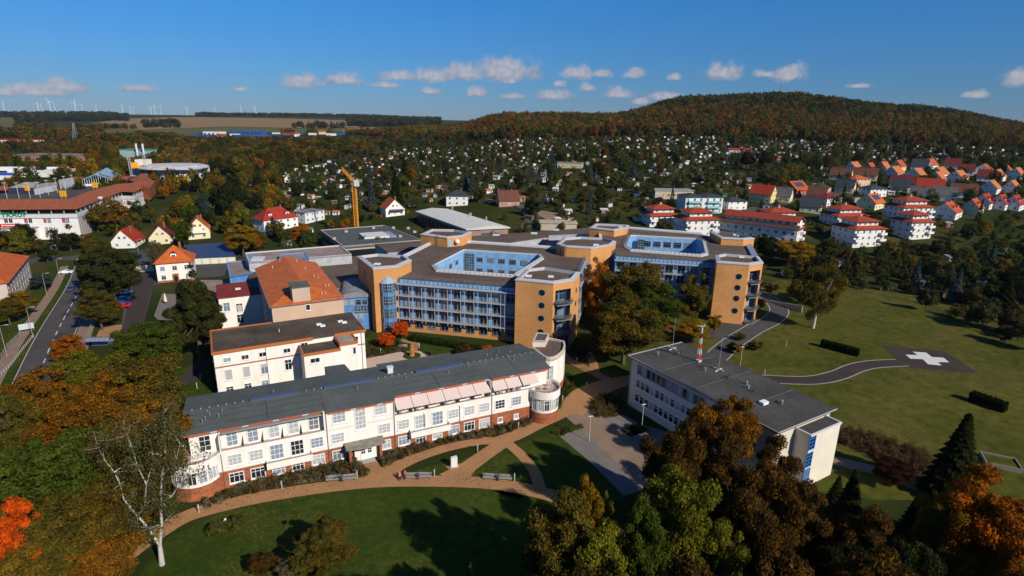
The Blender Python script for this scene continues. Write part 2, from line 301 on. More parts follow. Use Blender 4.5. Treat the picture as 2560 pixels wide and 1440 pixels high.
THINGS = []
def tag(o, label, cat, group=None, kind=None):
    if label: o['label'] = label
    if cat: o['category'] = cat
    if group: o['group'] = group
    if kind: o['kind'] = kind
    if not kind: THINGS.append(o)
    return o
def thing(name, label, cat, loc=(0, 0, 0), rz=0.0, group=None):
    o = bpy.data.objects.new(name, None); COL.objects.link(o); o.empty_display_size = 0.5
    o.location = loc; o.rotation_euler = (0, 0, rz)
    return tag(o, label, cat, group)
class MB:
    def __init__(s): s.V = []; s.F = []; s.I = []; s.m = 0
    def face(s, *pts):
        n = len(s.V); s.V += [tuple(p) for p in pts]; s.F.append(tuple(range(n, n+len(pts)))); s.I.append(s.m); return s
    def box(s, x0, x1, y0, y1, z0, z1):
        n = len(s.V); s.V += [(x0,y0,z0),(x1,y0,z0),(x1,y1,z0),(x0,y1,z0),(x0,y0,z1),(x1,y0,z1),(x1,y1,z1),(x0,y1,z1)]
        for f in ((3,2,1,0),(4,5,6,7),(0,1,5,4),(1,2,6,5),(2,3,7,6),(3,0,4,7)): s.F.append(tuple(n+i for i in f)); s.I.append(s.m)
        return s
    def bar(s, a, b, w, d=None, up=(0, 0, 1)):
        """box of section w x d along a-b"""
        d = d or w; a = Vector(a); b = Vector(b); t = (b-a).normalized(); u = Vector(up)
        if abs(t.dot(u)) > 0.99: u = Vector((0, 1, 0))
        r = t.cross(u).normalized()*w/2; q = r.cross(t).normalized()*d/2
        n = len(s.V)
        for p in (a, b): s.V += [tuple(p-r-q), tuple(p+r-q), tuple(p+r+q), tuple(p-r+q)]
        for f in ((0,1,2,3),(7,6,5,4),(0,4,5,1),(1,5,6,2),(2,6,7,3),(3,7,4,0)): s.F.append(tuple(n+i for i in f)); s.I.append(s.m)
        return s
    def prism(s, poly, z0, z1, cap=True, bottom=False, z1s=None):
        k = len(poly); n = len(s.V)
        s.V += [(p[0], p[1], z0) for p in poly]+[(p[0], p[1], (z1s[i] if z1s else z1)) for i, p in enumerate(poly)]
        for i in range(k):
            j = (i+1) % k; s.F.append((n+i, n+j, n+k+j, n+k+i)); s.I.append(s.m)
        if cap: s.F.append(tuple(range(n+k, n+2*k))); s.I.append(s.m)
        if bottom: s.F.append(tuple(reversed(range(n, n+k)))); s.I.append(s.m)
        return s
    def ring(s, poly, w, z0, z1):
        """upright band of thickness w just inside a closed outline (parapet)"""
        c = inset(poly, w); k = len(poly)
        for i in range(k):
            j = (i+1) % k; a, b, d, e = poly[i], poly[j], c[j], c[i]
            s.face((a[0],a[1],z0),(b[0],b[1],z0),(b[0],b[1],z1),(a[0],a[1],z1))
            s.face((d[0],d[1],z0),(e[0],e[1],z0),(e[0],e[1],z1),(d[0],d[1],z1))
            s.face((a[0],a[1],z1),(b[0],b[1],z1),(d[0],d[1],z1),(e[0],e[1],z1))
        return s
    def flat(s, polys, z):
        """polygon with holes at height z"""
        vl = [[Vector((p[0], p[1], 0)) for p in q] for q in polys]; fl = [v for q in vl for v in q]; n = len(s.V)
        s.V += [(v.x, v.y, z) for v in fl]
        for t in tessellate_polygon(vl):
            a, b, c = (fl[i] for i in t)
            if (b-a).cross(c-a).z < 0: t = (t[0], t[2], t[1])
            s.F.append(tuple(n+i for i in t)); s.I.append(s.m)
        return s
    def tube(s, a, b, r0, r1=None, n=8, cap=True):
        r1 = r0 if r1 is None else r1; a = Vector(a); b = Vector(b); t = (b-a)
        if t.length < 1e-6: return s
        t.normalize(); u = t.orthogonal().normalized(); w = t.cross(u); k = len(s.V)
        for p, r in ((a, r0), (b, r1)):
            for i in range(n):
                an = 2*math.pi*i/n; s.V.append(tuple(p+(u*math.cos(an)+w*math.sin(an))*r))
        for i in range(n):
            j = (i+1) % n; s.F.append((k+i, k+j, k+n+j, k+n+i)); s.I.append(s.m)
        if cap: s.F.append(tuple(range(k+n, k+2*n))); s.I.append(s.m); s.F.append(tuple(reversed(range(k, k+n)))); s.I.append(s.m)
        return s
    def dome(s, c, r, rz=None, n=12, m=5, full=True):
        rz = rz or r; k = len(s.V); c = Vector(c); lo = -m if full else 0
        rows = list(range(lo, m+1))
        for a in rows:
            la = a/m*math.pi/2
            for i in range(n):
                an = 2*math.pi*i/n; s.V.append((c.x+r*math.cos(la)*math.cos(an), c.y+r*math.cos(la)*math.sin(an), c.z+rz*math.sin(la)))
        for q in range(len(rows)-1):
            for i in range(n):
                j = (i+1) % n; s.F.append((k+q*n+i, k+q*n+j, k+(q+1)*n+j, k+(q+1)*n+i)); s.I.append(s.m)
        return s
    def mesh(s, name, mats):
        me = bpy.data.meshes.new(name); me.from_pydata(s.V, [], s.F)
        for m_ in (mats if isinstance(mats, (list, tuple)) else [mats]): me.materials.append(M[m_] if isinstance(m_, str) else m_)
        if any(s.I): me.polygons.foreach_set('material_index', s.I)
        me.update(); return me
    def build(s, name, mats, parent=None, color=None, smooth=False, label=None):
        me = s.mesh(name, mats)
        if smooth: me.polygons.foreach_set('use_smooth', [True]*len(me.polygons))
        return put(name, me, parent, color, label)
def put(name, me, parent=None, color=None, label=None, loc=None, rz=None, scale=None):
    o = bpy.data.objects.new(name, me); COL.objects.link(o)
    if parent: o.parent = parent
    if color: o.color = (*color, 1) if len(color) == 3 else color
    if label: o['label'] = label
    if loc is not None: o.location = loc
    if rz is not None: o.rotation_euler = (0, 0, rz)
    if scale is not None: o.scale = scale
    return o
def inset(poly, w):
    k = len(poly); out = []
    for i in range(k):
        a = Vector(poly[i-1][:2]); b = Vector(poly[i][:2]); c = Vector(poly[(i+1) % k][:2])
        d1 = (b-a).normalized(); d2 = (c-b).normalized(); n1 = Vector((-d1.y, d1.x)); n2 = Vector((-d2.y, d2.x))
        m_ = (n1+n2); m_ = m_.normalized()*(w/max(0.3, math.cos(n1.angle(n2)/2))) if m_.length > 1e-6 else n1*w
        out.append((b.x+m_.x, b.y+m_.y))
    return out
class Fr:
    """a building's own axes: origin O, u along its front, v towards its back"""
    def __init__(s, O, deg, z=0.0):
        s.O = Vector((O[0], O[1], z)); s.a = R_(deg); s.c = math.cos(s.a); s.s = math.sin(s.a)
    def w(s, u, v, z=0): return Vector((s.O.x+u*s.c-v*s.s, s.O.y+u*s.s+v*s.c, s.O.z+z))
    def to(s, p): dx = p[0]-s.O.x; dy = p[1]-s.O.y; return (dx*s.c+dy*s.s, -dx*s.s+dy*s.c)
    def px(s, pts, z): return [s.to(P(a, b, z+s.O.z)) for a, b in pts]
    def hit(s, px, py, v=None, u=None):
        """(coordinate along the wall, height) where a sight line meets the wall v=const or u=const"""
        d = ray(px, py); c0 = s.to((0, 0)); dd = (d.x*s.c+d.y*s.s, -d.x*s.s+d.y*s.c)
        if v is not None: t = (v-c0[1])/dd[1]; return c0[0]+dd[0]*t, H+d.z*t-s.O.z
        t = (u-c0[0])/dd[0]; return c0[1]+dd[1]*t, H+d.z*t-s.O.z
    def root(s, name, label, cat, group=None): return thing(name, label, cat, tuple(s.O), s.a, group)
_wc = {}
def window_meshes(w, h, cols, rows, fr=0.1, fm='whitef', sill=True, pm='pane', bar=0.07):
    key = (round(w, 2), round(h, 2), cols, rows, fm, sill, pm, fr)
    if key not in _wc:
        m = MB()
        m.box(-w/2, -w/2+fr, -0.1, 0.02, 0, h); m.box(w/2-fr, w/2, -0.1, 0.02, 0, h)
        m.box(-w/2+fr, w/2-fr, -0.1, 0.02, 0, fr); m.box(-w/2+fr, w/2-fr, -0.1, 0.02, h-fr, h)
        for i in range(1, cols): x = -w/2+w*i/cols; m.box(x-bar/2, x+bar/2, -0.085, 0.02, fr, h-fr)
        for i in range(1, rows):
            z = h*i/rows if rows != 2 else h*0.66
            for c in range(cols):
                xa = -w/2+w*c/cols+(fr if c == 0 else bar/2); xb = -w/2+w*(c+1)/cols-(fr if c == cols-1 else bar/2)
                m.box(xa, xb, -0.08, 0.02, z-bar/2, z+bar/2)
        if sill: m.box(-w/2-0.1, w/2+0.1, -0.22, 0.0, -0.12, -0.003)
        f = m.mesh('window', fm)
        p = MB().face((-w/2+fr, -0.04, fr), (w/2-fr, -0.04, fr), (w/2-fr, -0.04, h-fr), (-w/2+fr, -0.04, h-fr)).mesh('pane', pm)
        _wc[key] = (f, p)
    return _wc[key]
def win(root, u, v, z, w, h, deg=0, cols=2, rows=2, name='window', color=None, one=False, **k):
    """a window standing on a wall that faces -v (deg 0), +u (90), -u (-90) or +v (180)"""
    f, p = window_meshes(w, h, cols, rows, **k)
    o = put(name, f, root, color, None, (u, v, z), R_(deg)); q = put('pane', p, o); return o
_w1 = {}
def win1(root, u, v, z, w, h, deg=0, frame='whitef'):
    """small far window: frame and pane in one mesh"""
    key = (round(w, 1), round(h, 1), frame)
    if key not in _w1:
        m = MB(); m.box(-w/2, w/2, -0.06, 0.02, 0, h); m.m = 1
        for a, b in ((-w/2+0.1, -0.04), (0.04, w/2-0.1)): m.face((a, -0.066, 0.1), (b, -0.066, 0.1), (b, -0.066, h-0.1), (a, -0.066, h-0.1))
        _w1[key] = m.mesh('window', [frame, 'pane'])
    return put('window', _w1[key], root, None, None, (u, v, z), R_(deg))
def struct(name, mb, mats, color=None, smooth=False):
    o = mb.build(name, mats, None, color, smooth); o['kind'] = 'structure'; return o
def sheet(name, pts, mat_, z=0.02, world=False):
    """flat ground sheet from an outline"""
    v = [(p if world else P(p[0], p[1], 0)) for p in pts]; v = [(a[0], a[1]) for a in v]
    return struct(name, MB().flat([v], z), mat_)
def smoothline(pts, n=6):
    out = []
    for i in range(len(pts)-1):
        p0 = Vector(pts[max(0, i-1)][:2]); p1 = Vector(pts[i][:2]); p2 = Vector(pts[i+1][:2]); p3 = Vector(pts[min(len(pts)-1, i+2)][:2])
        for k in range(n):
            t = k/n; out.append(0.5*((2*p1)+(-p0+p2)*t+(2*p0-5*p1+4*p2-p3)*t*t+(-p0+3*p1-3*p2+p3)*t**3))
    out.append(Vector(pts[-1][:2])); return out
def strip_mb(pts, w, z, off=0.0, mb=None, n=6, world=False, terrain=False):
    c = smoothline([p if world else P(p[0], p[1], 0) for p in pts], n); mb = mb or MB(); L_ = []
    ws = w if isinstance(w, (list, tuple)) else [w]*len(pts)
    for i, p in enumerate(c):
        t = (c[min(i+1, len(c)-1)]-c[max(i-1, 0)]).normalized(); nn = Vector((-t.y, t.x))
        f = i/n; k = min(int(f), len(ws)-2) if len(ws) > 1 else 0; ww = ws[k]+(ws[k+1]-ws[k])*(f-k)
        a = p+nn*(off+ww/2); b = p+nn*(off-ww/2); L_.append((a, b))
    for i in range(len(L_)-1):
        (a, b), (c_, d) = L_[i], L_[i+1]
        q = lambda p: (p.x, p.y, (hz(p.x, p.y) if terrain else 0)+z)
        mb.face(q(b), q(d), q(c_), q(a))
    return mb
# ------------------------------------------------------------ terrain
def make_terrain():
    rad = [0, 40, 80, 120, 160, 200, 230]
    r = 230
    while r < 7900: r *= 1.035; rad.append(r)
    n = 300; V = [(0, 0, -0.02)]; F = []
    for q in rad[1:]:
        for i in range(n):
            a = 2*math.pi*i/n; x, y = q*math.sin(a), q*math.cos(a); V.append((x, y, hz(x, y)-0.02))
    for i in range(n): F.append((0, 1+(i+1) % n, 1+i))
    for k in range(len(rad)-2):
        for i in range(n):
            j = (i+1) % n; a = 1+k*n; F.append((a+i, a+j, a+n+j, a+n+i))
    me = bpy.data.meshes.new('ground'); me.from_pydata(V, [], F)
    m, N, L, b = nt_new('open_ground'); b.inputs['Roughness'].default_value = 1; b.inputs['Specular IOR Level'].default_value = 0.02
    tc = N.new('ShaderNodeTexCoord')
    def nz(s, d=6):
        q = N.new('ShaderNodeTexNoise'); q.inputs['Scale'].default_value = s; q.inputs['Detail'].default_value = d; L.new(tc.outputs['Object'], q.inputs['Vector']); return q.outputs[0]
    def ramp(src, els):
        q = N.new('ShaderNodeValToRGB'); L.new(src, q.inputs[0]); e = q.color_ramp.elements
        e[0].position, e[0].color = els[0]; e[1].position, e[1].color = els[1]
        for p, c in els[2:]: x = e.new(p); x.color = c
        return q.outputs[0]
    c1 = ramp(nz(0.035, 12), [(0.3, (0.022, 0.03, 0.008, 1)), (0.75, (0.10, 0.08, 0.038, 1)), (0.5, (0.036, 0.045, 0.012, 1)), (0.62, (0.055, 0.055, 0.018, 1))])
    c2 = ramp(nz(0.004, 4), [(0.35, (0.65, 0.8, 0.7, 1)), (0.65, (1.2, 1.0, 0.9, 1))])
    mx = N.new('ShaderNodeMix'); mx.data_type = 'RGBA'; mx.blend_type = 'MULTIPLY'; mx.inputs[0].default_value = 1; L.new(c1, mx.inputs[6]); L.new(c2, mx.inputs[7])
    L.new(mx.outputs[2], b.inputs['Base Color'])
    me.materials.append(m); me.polygons.foreach_set('use_smooth', [True]*len(me.polygons))
    o = bpy.data.objects.new('ground', me); COL.objects.link(o); o['kind'] = 'structure'
make_terrain()
def ruled(name, up, lo, mat_, n=60, m=6, lift=0.6):
    """field or meadow draped over the terrain between two lines"""
    def at(pl, f):
        f *= len(pl)-1; i = min(int(f), len(pl)-2); t = f-i; return (pl[i][0]+(pl[i+1][0]-pl[i][0])*t, pl[i][1]+(pl[i+1][1]-pl[i][1])*t)
    V = []; mb = MB(); g = []
    for i in range(n+1):
        a, b = at(up, i/n), at(lo, i/n); row = []
        for j in range(m+1):
            p = G(a[0]+(b[0]-a[0])*j/m, a[1]+(b[1]-a[1])*j/m); k = 0
            while p is None: k += 1; p = G(a[0]+(b[0]-a[0])*j/m, a[1]+(b[1]-a[1])*j/m+k*1.5)
            row.append((p.x, p.y, p.z+lift))
        g.append(row)
    for i in range(n):
        for j in range(m): mb.face(g[i][j+1], g[i+1][j+1], g[i+1][j], g[i][j])
    return struct(name, mb, mat_, smooth=True)
M['stubble'] = mat('stubble_field', (0.20, 0.125, 0.062), col2=(0.27, 0.175, 0.085), scale=0.006, rough=1, stretch=(1, 5, 1), detail=9, fine=0.06, spec=0.02)
M['fieldgreen'] = mat('field_green', (0.065, 0.085, 0.022), col2=(0.15, 0.125, 0.05), scale=0.005, rough=1, stretch=(1, 4, 1), detail=8, fine=0.1, spec=0.02)
M['fieldtan'] = mat('field_tan', (0.30, 0.19, 0.09), var=0.12, scale=0.01, rough=1, stretch=(1, 5, 1), spec=0.02)
M['drygrass'] = mat('dry_grass', (0.12, 0.062, 0.03), col2=(0.22, 0.13, 0.055), scale=0.03, rough=1, stretch=(0.5, 2, 1), detail=9, fine=0.2, spec=0.02)
ruled('field', [(180,317),(240,307),(312,297),(400,294),(487,293),(620,295),(740,297),(903,302)], [(180,322),(280,324),(370,325),(480,320),(571,317),(660,319),(760,321),(897,319)], 'stubble')
ruled('field', [(120,326),(280,325),(370,326),(480,321),(571,318),(660,320),(760,322),(860,321)], [(120,328),(302,337),(340,345),(453,344),(504,333),(620,332),(760,331),(860,330)], 'fieldgreen')
ruled('field', [(856,323),(905,319),(940,319),(976,323),(1025,332)], [(856,331),(905,333),(940,334),(976,335),(1025,335)], 'fieldtan', n=20)
ruled('field', [(-120,294),(0,292),(34,293)], [(-120,322),(0,320),(44,318)], 'fieldgreen', n=20)
ruled('field', [(-60,407),(80,409),(160,413),(240,419)], [(-60,438),(80,438),(160,441),(236,446)], 'drygrass', n=30, lift=0.3)
# ------------------------------------------------------------ campus ground
sheet('lawn', [(-300,1500),(300,1500),(420,1345),(560,1280),(700,1247),(850,1228),(980,1216),(1100,1213),(1250,1219),(1350,1236),(1500,1285),(1700,1480),(1700,1800),(-300,1800)], 'lawn', 0.012)
sheet('lawn', [(925,1205),(1420,1080),(1300,1250),(1200,1215)], 'lawn', 0.012)
sheet('lawn', [(1300,1110),(1460,1060),(1600,1230),(1420,1290)], 'lawn', 0.010)
sheet('lawn', [(1380,900),(1560,870),(1620,980),(1480,990),(1380,1010)], 'lawn', 0.012)
sheet('helipad_meadow', [(1560,1015),(1520,900),(1600,800),(1780,750),(1950,700),(2120,715),(2330,745),(2700,860),(2900,1000),(2900,1250),(2200,1250),(2050,1230)], 'meadow', 0.008)
sheet('lawn', [(880,880),(930,830),(1290,880),(1290,915),(1050,935),(900,940)], 'lawn', 0.012)
sheet('lawn', [(430,930),(520,900),(540,990),(470,1010)], 'lawn', 0.012)
def path(name, pts, w, mat_, z=0.05, kerb=None, n=6):
    o = struct(name, strip_mb(pts, w, z, n=n), mat_)
    if kerb:
        ww = w if not isinstance(w, (list, tuple)) else w[0]
        mb = strip_mb(pts, kerb, z+0.03, ww/2, n=n); strip_mb(pts, kerb, z+0.03, -ww/2, mb=mb, n=n)
        struct('kerb', mb, 'kerb')
    return o
path('garden_path', [(250,1450),(330,1378),(400,1330),(470,1290),(560,1264),(660,1242),(800,1220),(930,1206),(1050,1203),(1200,1207),(1300,1221),(1400,1246),(1520,1300)], 3.0, 'clay', 0.05)
path('garden_path', [(908,1140),(928,1175),(950,1206)], [3.0,3.4,5.5], 'clay', 0.054)
path('garden_path', [(940,1200),(1000,1163),(1060,1138),(1130,1117),(1200,1104),(1270,1096),(1340,1062),(1400,1032),(1440,1008)], [4.4,2.8,2.4,2.3,2.3,3.2,3.4,4,7], 'clay', 0.058)
path('garden_path', [(1268,1100),(1215,1136),(1170,1168),(1130,1200)], [3.0,3,3.2,5.5], 'clay', 0.062)
path('garden_path', [(1262,1102),(1305,1140),(1335,1178),(1350,1222)], 2.0, 'clay', 0.066)
path('garden_path', [(1420,1030),(1470,985),(1530,960),(1600,945)], [6.5,6.5,5,4], 'clay', 0.07)
path('garden_path', [(1540,960),(1490,935),(1445,912),(1412,892),(1395,860)], 2.6, 'clay', 0.074)
path('garden_path', [(1490,935),(1482,905),(1470,880)], 2.2, 'clay', 0.078)
path('parking_lane', [(1425,1010),(1480,1060),(1560,1130),(1640,1205),(1720,1290)], [7.5,6.5,6.5,6.5,6.5], 'paver', 0.046)
sheet('parking_area', [(1400,1092),(1465,1060),(1480,1066),(1640,1215),(1560,1240),(1470,1150)], 'greypave', 0.03)
sheet('parking_area', [(1484,1052),(1555,1036),(1600,1060),(1700,1090),(1760,1190),(1640,1200)], 'greypave', 0.03)
sheet('stele_plinth', [(1113,1167),(1150,1160),(1162,1170),(1128,1178)], 'clay', 0.082)
path('access_road', [(1700,1000),(1760,925),(1820,866),(1880,826),(1930,800),(1948,775),(1925,748),(1890,728),(1870,700)], 5.6, 'asphalt', 0.04, 0.3)
sheet('car_park', [(1765,838),(1815,806),(1895,803),(1935,800),(1885,828),(1832,862)], 'asphalt', 0.034)
path('garden_path', [(1780,960),(1860,948),(1920,948),(1980,951),(2040,950),(2095,938),(2140,920),(2185,911),(2255,907)], 4.2, 'asphalt2', 0.05, 0.3, n=8)
sheet('helipad', [(2205,865),(2360,877),(2446,934),(2270,919)], 'asphalt2', 0.055)
struct('helipad_marking', MB().flat([[P(a, b) for a, b in [(2281.6,879.7),(2315,882),(2329.6,893),(2359,895),(2373,906.4),(2345,905.7),(2353.8,914.7),(2319.5,911),(2306.8,898.5),(2276,897.4),(2263.5,887),(2294,888.4)]]], 0.075), 'line')
sheet('courtyard_paving', [(900,900),(1000,880),(1050,878),(1075,895),(1000,930),(900,950)], 'pinkpave', 0.045)
path('garden_path', [(1050,890),(1035,875),(1040,860),(1000,850)], 1.8, 'clay', 0.04)
sheet('courtyard_terrace', [(385,790),(405,735),(440,735),(440,800),(395,800)], 'greypave', 0.04)
# street on the left
ROAD = [(-260,1400),(5,1147),(55,1046),(121,878),(158,800),(204,715),(222,660),(226,625),(215,600)]
path('road', ROAD, 8.5, 'asphalt', 0.03, 0.25, n=5)
path('road', [(20,668),(90,650),(150,645),(230,645),(310,650),(345,640),(330,610)], 8, 'asphalt', 0.026, n=5)
path('road', [(345,640),(365,618),(420,640),(600,655)], 5, 'asphalt', 0.02, n=5)
mb = MB(); c = smoothline([P(a, b) for a, b in ROAD], 40); s_ = 0; acc = 0
for i in range(len(c)-1):
    seg = (c[i+1]-c[i]).length; acc += seg
    if (acc % 7.0) < 3.6:
        t = (c[i+1]-c[i]).normalized(); nn = Vector((-t.y, t.x))*0.11; a, b = c[i], c[i+1]
        mb.face((a.x+nn.x, a.y+nn.y, .05), (a.x-nn.x, a.y-nn.y, .05), (b.x-nn.x, b.y-nn.y, .05), (b.x+nn.x, b.y+nn.y, .05))
struct('road_marking', mb, 'line')
M['patch'] = mat('asphalt_patch', (0.04, 0.038, 0.038), var=.15, scale=.8, rough=.95)
for q in ([(150,790),(170,770),(186,775),(166,797)],[(120,860),(150,830),(168,836),(140,868)],[(175,742),(196,742),(190,760),(168,760)],[(80,960),(100,930),(122,938),(104,968)],[(60,1000),(72,985),(96,992),(84,1010)]): sheet('road_patch', q, 'patch', .042)

struct('verge', strip_mb(ROAD[:7], 1.5, 0.04, 5.4, n=5), 'lawn')
struct('pavement', strip_mb(ROAD[:7], 2.6, 0.035, 7.6, n=5), 'paver')
struct('verge', strip_mb(ROAD[:7], 3.4, 0.03, 10.8, n=5), 'lawn')
struct('pavement', strip_mb(ROAD[:6], 3.6, 0.035, -6.4, n=5), 'paver')
sheet('asphalt_yard', [(300,832),(352,838),(372,760),(384,714),(430,700),(560,690),(575,655),(450,650),(330,650),(312,690),(314,740)], 'asphalt', 0.018)
sheet('driveway', [(303,832),(354,838),(374,740),(392,690),(345,680),(330,720)], 'asphalt2', 0.024)
sheet('clay_yard', [(240,842),(298,842),(306,812),(256,812)], 'clay', 0.04)
sheet('car_park', [(640,640),(700,595),(790,590),(810,640),(700,650)], 'asphalt', 0.02)
sheet('asphalt_yard', [(560,600),(640,575),(680,600),(650,650),(560,650)], 'asphalt', 0.014)
path('driveway', [(450,960),(480,940),(510,900)], 4.0, 'asphalt2', 0.03)
path('back_path', [(2100,722),(2240,745),(2400,790),(2560,850)], 1.0, 'asphalt2', 0.03)
path('footpath', [(2080,1150),(2200,1180),(2350,1240)], 3.0, 'paver', 0.03)
def tpath(name, pts, w, mat_, z=0.4, n=10):
    return struct(name, strip_mb([G(a, b) for a, b in pts], w, z, n=n, world=True, terrain=True), mat_)
tpath('road', [(300,490),(285,455),(272,425),(273,405),(268,390)], 11, 'asphalt', 0.5)
for q in ([(900,402),(1200,414),(1500,422),(1800,428)], [(1000,374),(1300,384),(1700,396),(2050,408)], [(1100,500),(1300,484),(1500,474),(1700,484)], [(1330,440),(1600,452),(1850,470)]): tpath('garden_lane', q, 2.6, 'soil', .35)
tpath('road', [(1285,510),(1320,528),(1335,548),(1300,575)], 6, 'asphalt')
tpath('road', [(1800,575),(1830,545),(1900,520),(2010,500),(2100,485)], 7, 'asphalt')
ruled('sports_ground', [(1318,526),(1350,527),(1390,533)], [(1370,552),(1420,558),(1455,565)], M['paver'], n=8, m=4, lift=0.25)
ruled('road', [(1000,432),(1080,455),(1150,475)], [(1000,436),(1075,460),(1145,480)], 'asphalt', n=10, m=2, lift=0.4)
# ============================================================ buildings of the hospital grounds
# ---- long white wing with brick base
def fascia_roof(root, poly, holes, z0, z1s, name='roof', m='greyroof', th=0.22):
    mb = MB(); mb.prism(poly, z0, z0, z1s=z1s); return mb.build(name, m, root)
FA = Fr((-49.7, 76.4), 25.5)
def build_wing():
    r = FA.root('hospital_wing', 'long white three-storey wing with brick base, striped awnings and round corner terraces', 'building')
    W = MB(); B = MB()
    B.box(0.6, 63.4, -0.9, 13.2, -0.5, 3.15)
    B.m = 0
    W.box(0.6, 63.4, -0.9, 13.2, 3.153, 6.3)
    W.box(0.6, 20.6, 0.75, 13.2, 6.3, 10.0); W.box(20.6, 32.0, -0.9, 13.2, 6.3, 10.0)
    W.box(32.0, 50.8, 0.95, 13.2, 6.3, 10.0); W.box(50.8, 63.4, 0.75, 13.2, 6.3, 10.0)
    W.box(4.8, 20.6, -0.9, -0.74, 6.3, 6.75); W.box(32.0, 60.0, -0.9, -0.74, 6.3, 6.9)
    W.box(20.35, 20.6, -0.86, 0.75, 6.3, 10.0); W.box(32.0, 32.25, -0.86, 0.95, 6.3, 9.9); W.box(50.6, 50.8, -0.86, 0.95, 6.3, 9.9)
    W.box(4.7, 4.9, -0.88, 0.75, 6.3, 9.2)
    B.build('brick_base', 'brick', r); W.build('wall', 'white', r)
    S = MB()
    S.box(0.55, 63.4, -0.98, -0.9, 3.1, 3.2); S.box(20.6, 32, -0.96, -0.9, 6.55, 6.65); S.box(20.6, 32, -0.96, -0.9, 9.85, 9.99)
    S.build('cornice', 'trim', r, (0.55, 0.5, 0.45))
    # roof: three low-pitched planes
    for (u0, u1, vf, vb, dz) in ((-0.3, 20.75, -0.15, 13.9, 0), (20.75, 32.3, -1.35, 13.9, 0.012), (32.3, 50.9, 0.1, 13.9, 0.024), (50.9, 63.8, -0.25, 13.9, 0.036)):
        mb = MB(); zf, zr, zb = 10.18+dz, 10.95+dz, 10.1+dz
        mb.face((u0,vf,zf),(u1,vf,zf),(u1,6.6,zr),(u0,6.6,zr)); mb.face((u0,6.6,zr),(u1,6.6,zr),(u1,vb,zb),(u0,vb,zb))
        mb.face((u0,vf,zf-.16),(u1,vf,zf-.16),(u1,vf,zf),(u0,vf,zf)); mb.face((u0,vf,zf-.16),(u0,vb,zf-.16),(u1,vb,zf-.16),(u1,vf,zf-.16))
        mb.face((u0,vf,zf-.16),(u0,vf,zf),(u0,6.6,zr),(u0,vb,zb),(u0,vb,zf-.16)); mb.face((u1,vf,zf-.16),(u1,vb,zf-.16),(u1,vb,zb),(u1,6.6,zr),(u1,vf,zf))
        mb.face((u0,vb,zf-.16),(u0,vb,zb),(u1,vb,zb),(u1,vb,zf-.16))
        mb.build('roof', 'greyroof', r)
        k = 0; u = u0+0.4
        while u < u1-1:
            e = min(u+(3.6 if k % 2 == 0 else 0.9), u1-0.3)
            mb2 = MB().box(u, e, vf+0.04, vf+0.3, zf-0.42, zf-0.17); mb2.build('eaves_board', 'trim', r, (0.55, 0.09, 0.035) if k % 2 == 0 else (0.5, 0.5, 0.48)); u = e; k += 1
    sm = MB()
    for v in (1.6, 3.4, 5.1): sm.box(.2, 63.2, v-.025, v+.025, 10.2+.77*(v/6.6), 10.235+.77*(v/6.6))
    for u in (12, 26.4, 41, 57): sm.bar((u, .2, 10.27), (u, 6.5, 11.0), .06, .04)
    sm.build('roof_seam', 'metal', r, (0.035, 0.04, 0.038))
    # awning cassettes and glass canopy line under the eaves
    MB().box(5.2, 20.2, -0.45, 0.75, 9.35, 9.5).build('canopy_strip', 'metal', r, (0.3, 0.29, 0.28))
    # ridge rooflights
    for u0, u1 in ((9.6, 17.4), (21.5, 30.5), (38.2, 47.5)):
        rl = MB().box(u0, u1, 6.0, 6.9, 10.8, 11.2).build('ridge_rooflight', 'metal', r, (0.07, 0.09, 0.16))
    for u, v in ((3, 3), (3.6, 4.3), (4.9, 3.1), (3.2, 5.2), (5.4, 4.6), (2.6, 2.4), (54, 9), (55.5, 7.8), (56.8, 9.4), (57.6, 7.2), (58.9, 8.4), (60, 5.6), (58.2, 5.0), (27, 4.4), (33, 9.6), (44, 4.2), (36, 5), (13.4, 8.5), (48.5, 5.3)):
        MB().tube((u, v, 10.3), (u, v, 11.15), 0.06, n=6).tube((u, v, 11.1), (u, v, 11.22), 0.11, n=6).build('vent_pipe', 'metal', r, (0.25, 0.26, 0.26))
    MB().box(33.4, 34.4, 8.3, 9.1, 10.5, 11.9).box(33.3, 34.5, 8.2, 9.2, 11.9, 12.05).build('chimney', 'metal', r, (0.6, 0.6, 0.6))
    dm = MB().box(-.06, .06, -.08, .08, 0, .13).mesh('ridge_clamp', 'metal')
    for k in range(50): put('ridge_clamp', dm, r, (0.55, 0.55, 0.53), None, (1+k*1.26, 6.6, 10.98))
    # downpipes
    for u in (4.75, 20.75, 32.1, 44.3, 50.8, 37.5):
        top = 10 if u in (20.75, 32.1, 50.8) else 6.3
        MB().tube((u, -1.02, 0.0), (u, -1.02, top), 0.06, n=6).build('downpipe', 'metal', r, (0.16, 0.14, 0.13))
    vF = -0.9
    def at(px, py, v): return FA.hit(px, py, v=v)
    # top storey left: french windows behind the balcony
    for px, py in ((514,1112),(580,1092),(632,1082),(685,1071),(734,1062),(784,1053)):
        u, z = at(px, py+6, 0.75); win(r, u, 0.75, 6.42, 1.7, 2.75, 0, 2, 3, name='french_window', pm='curtain', fr=.13)
    for px in (608, 659, 710, 757):
        u, z = at(px, 1100, -0.2); MB().face((u, 0.75, 6.3), (u, -0.74, 6.3), (u, -0.74, 6.9), (u, 0.75, 8.1)).build('balcony_divider', 'metal', r, (0.25, 0.25, 0.25))
    # middle part
    for (px, py) in ((848,1050),(952,1030)):
        u, z = at(px, py, vF); win(r, u, vF, 7.7, 2.2, 2.0, 0, 3, 3, pm='curtain', fr=.13)
    for (px, py) in ((845,1097),(961,1073)):
        u, z = at(px, py, vF); win(r, u, vF, 3.9, 2.2, 1.95, 0, 3, 3, pm='curtain', fr=.13)
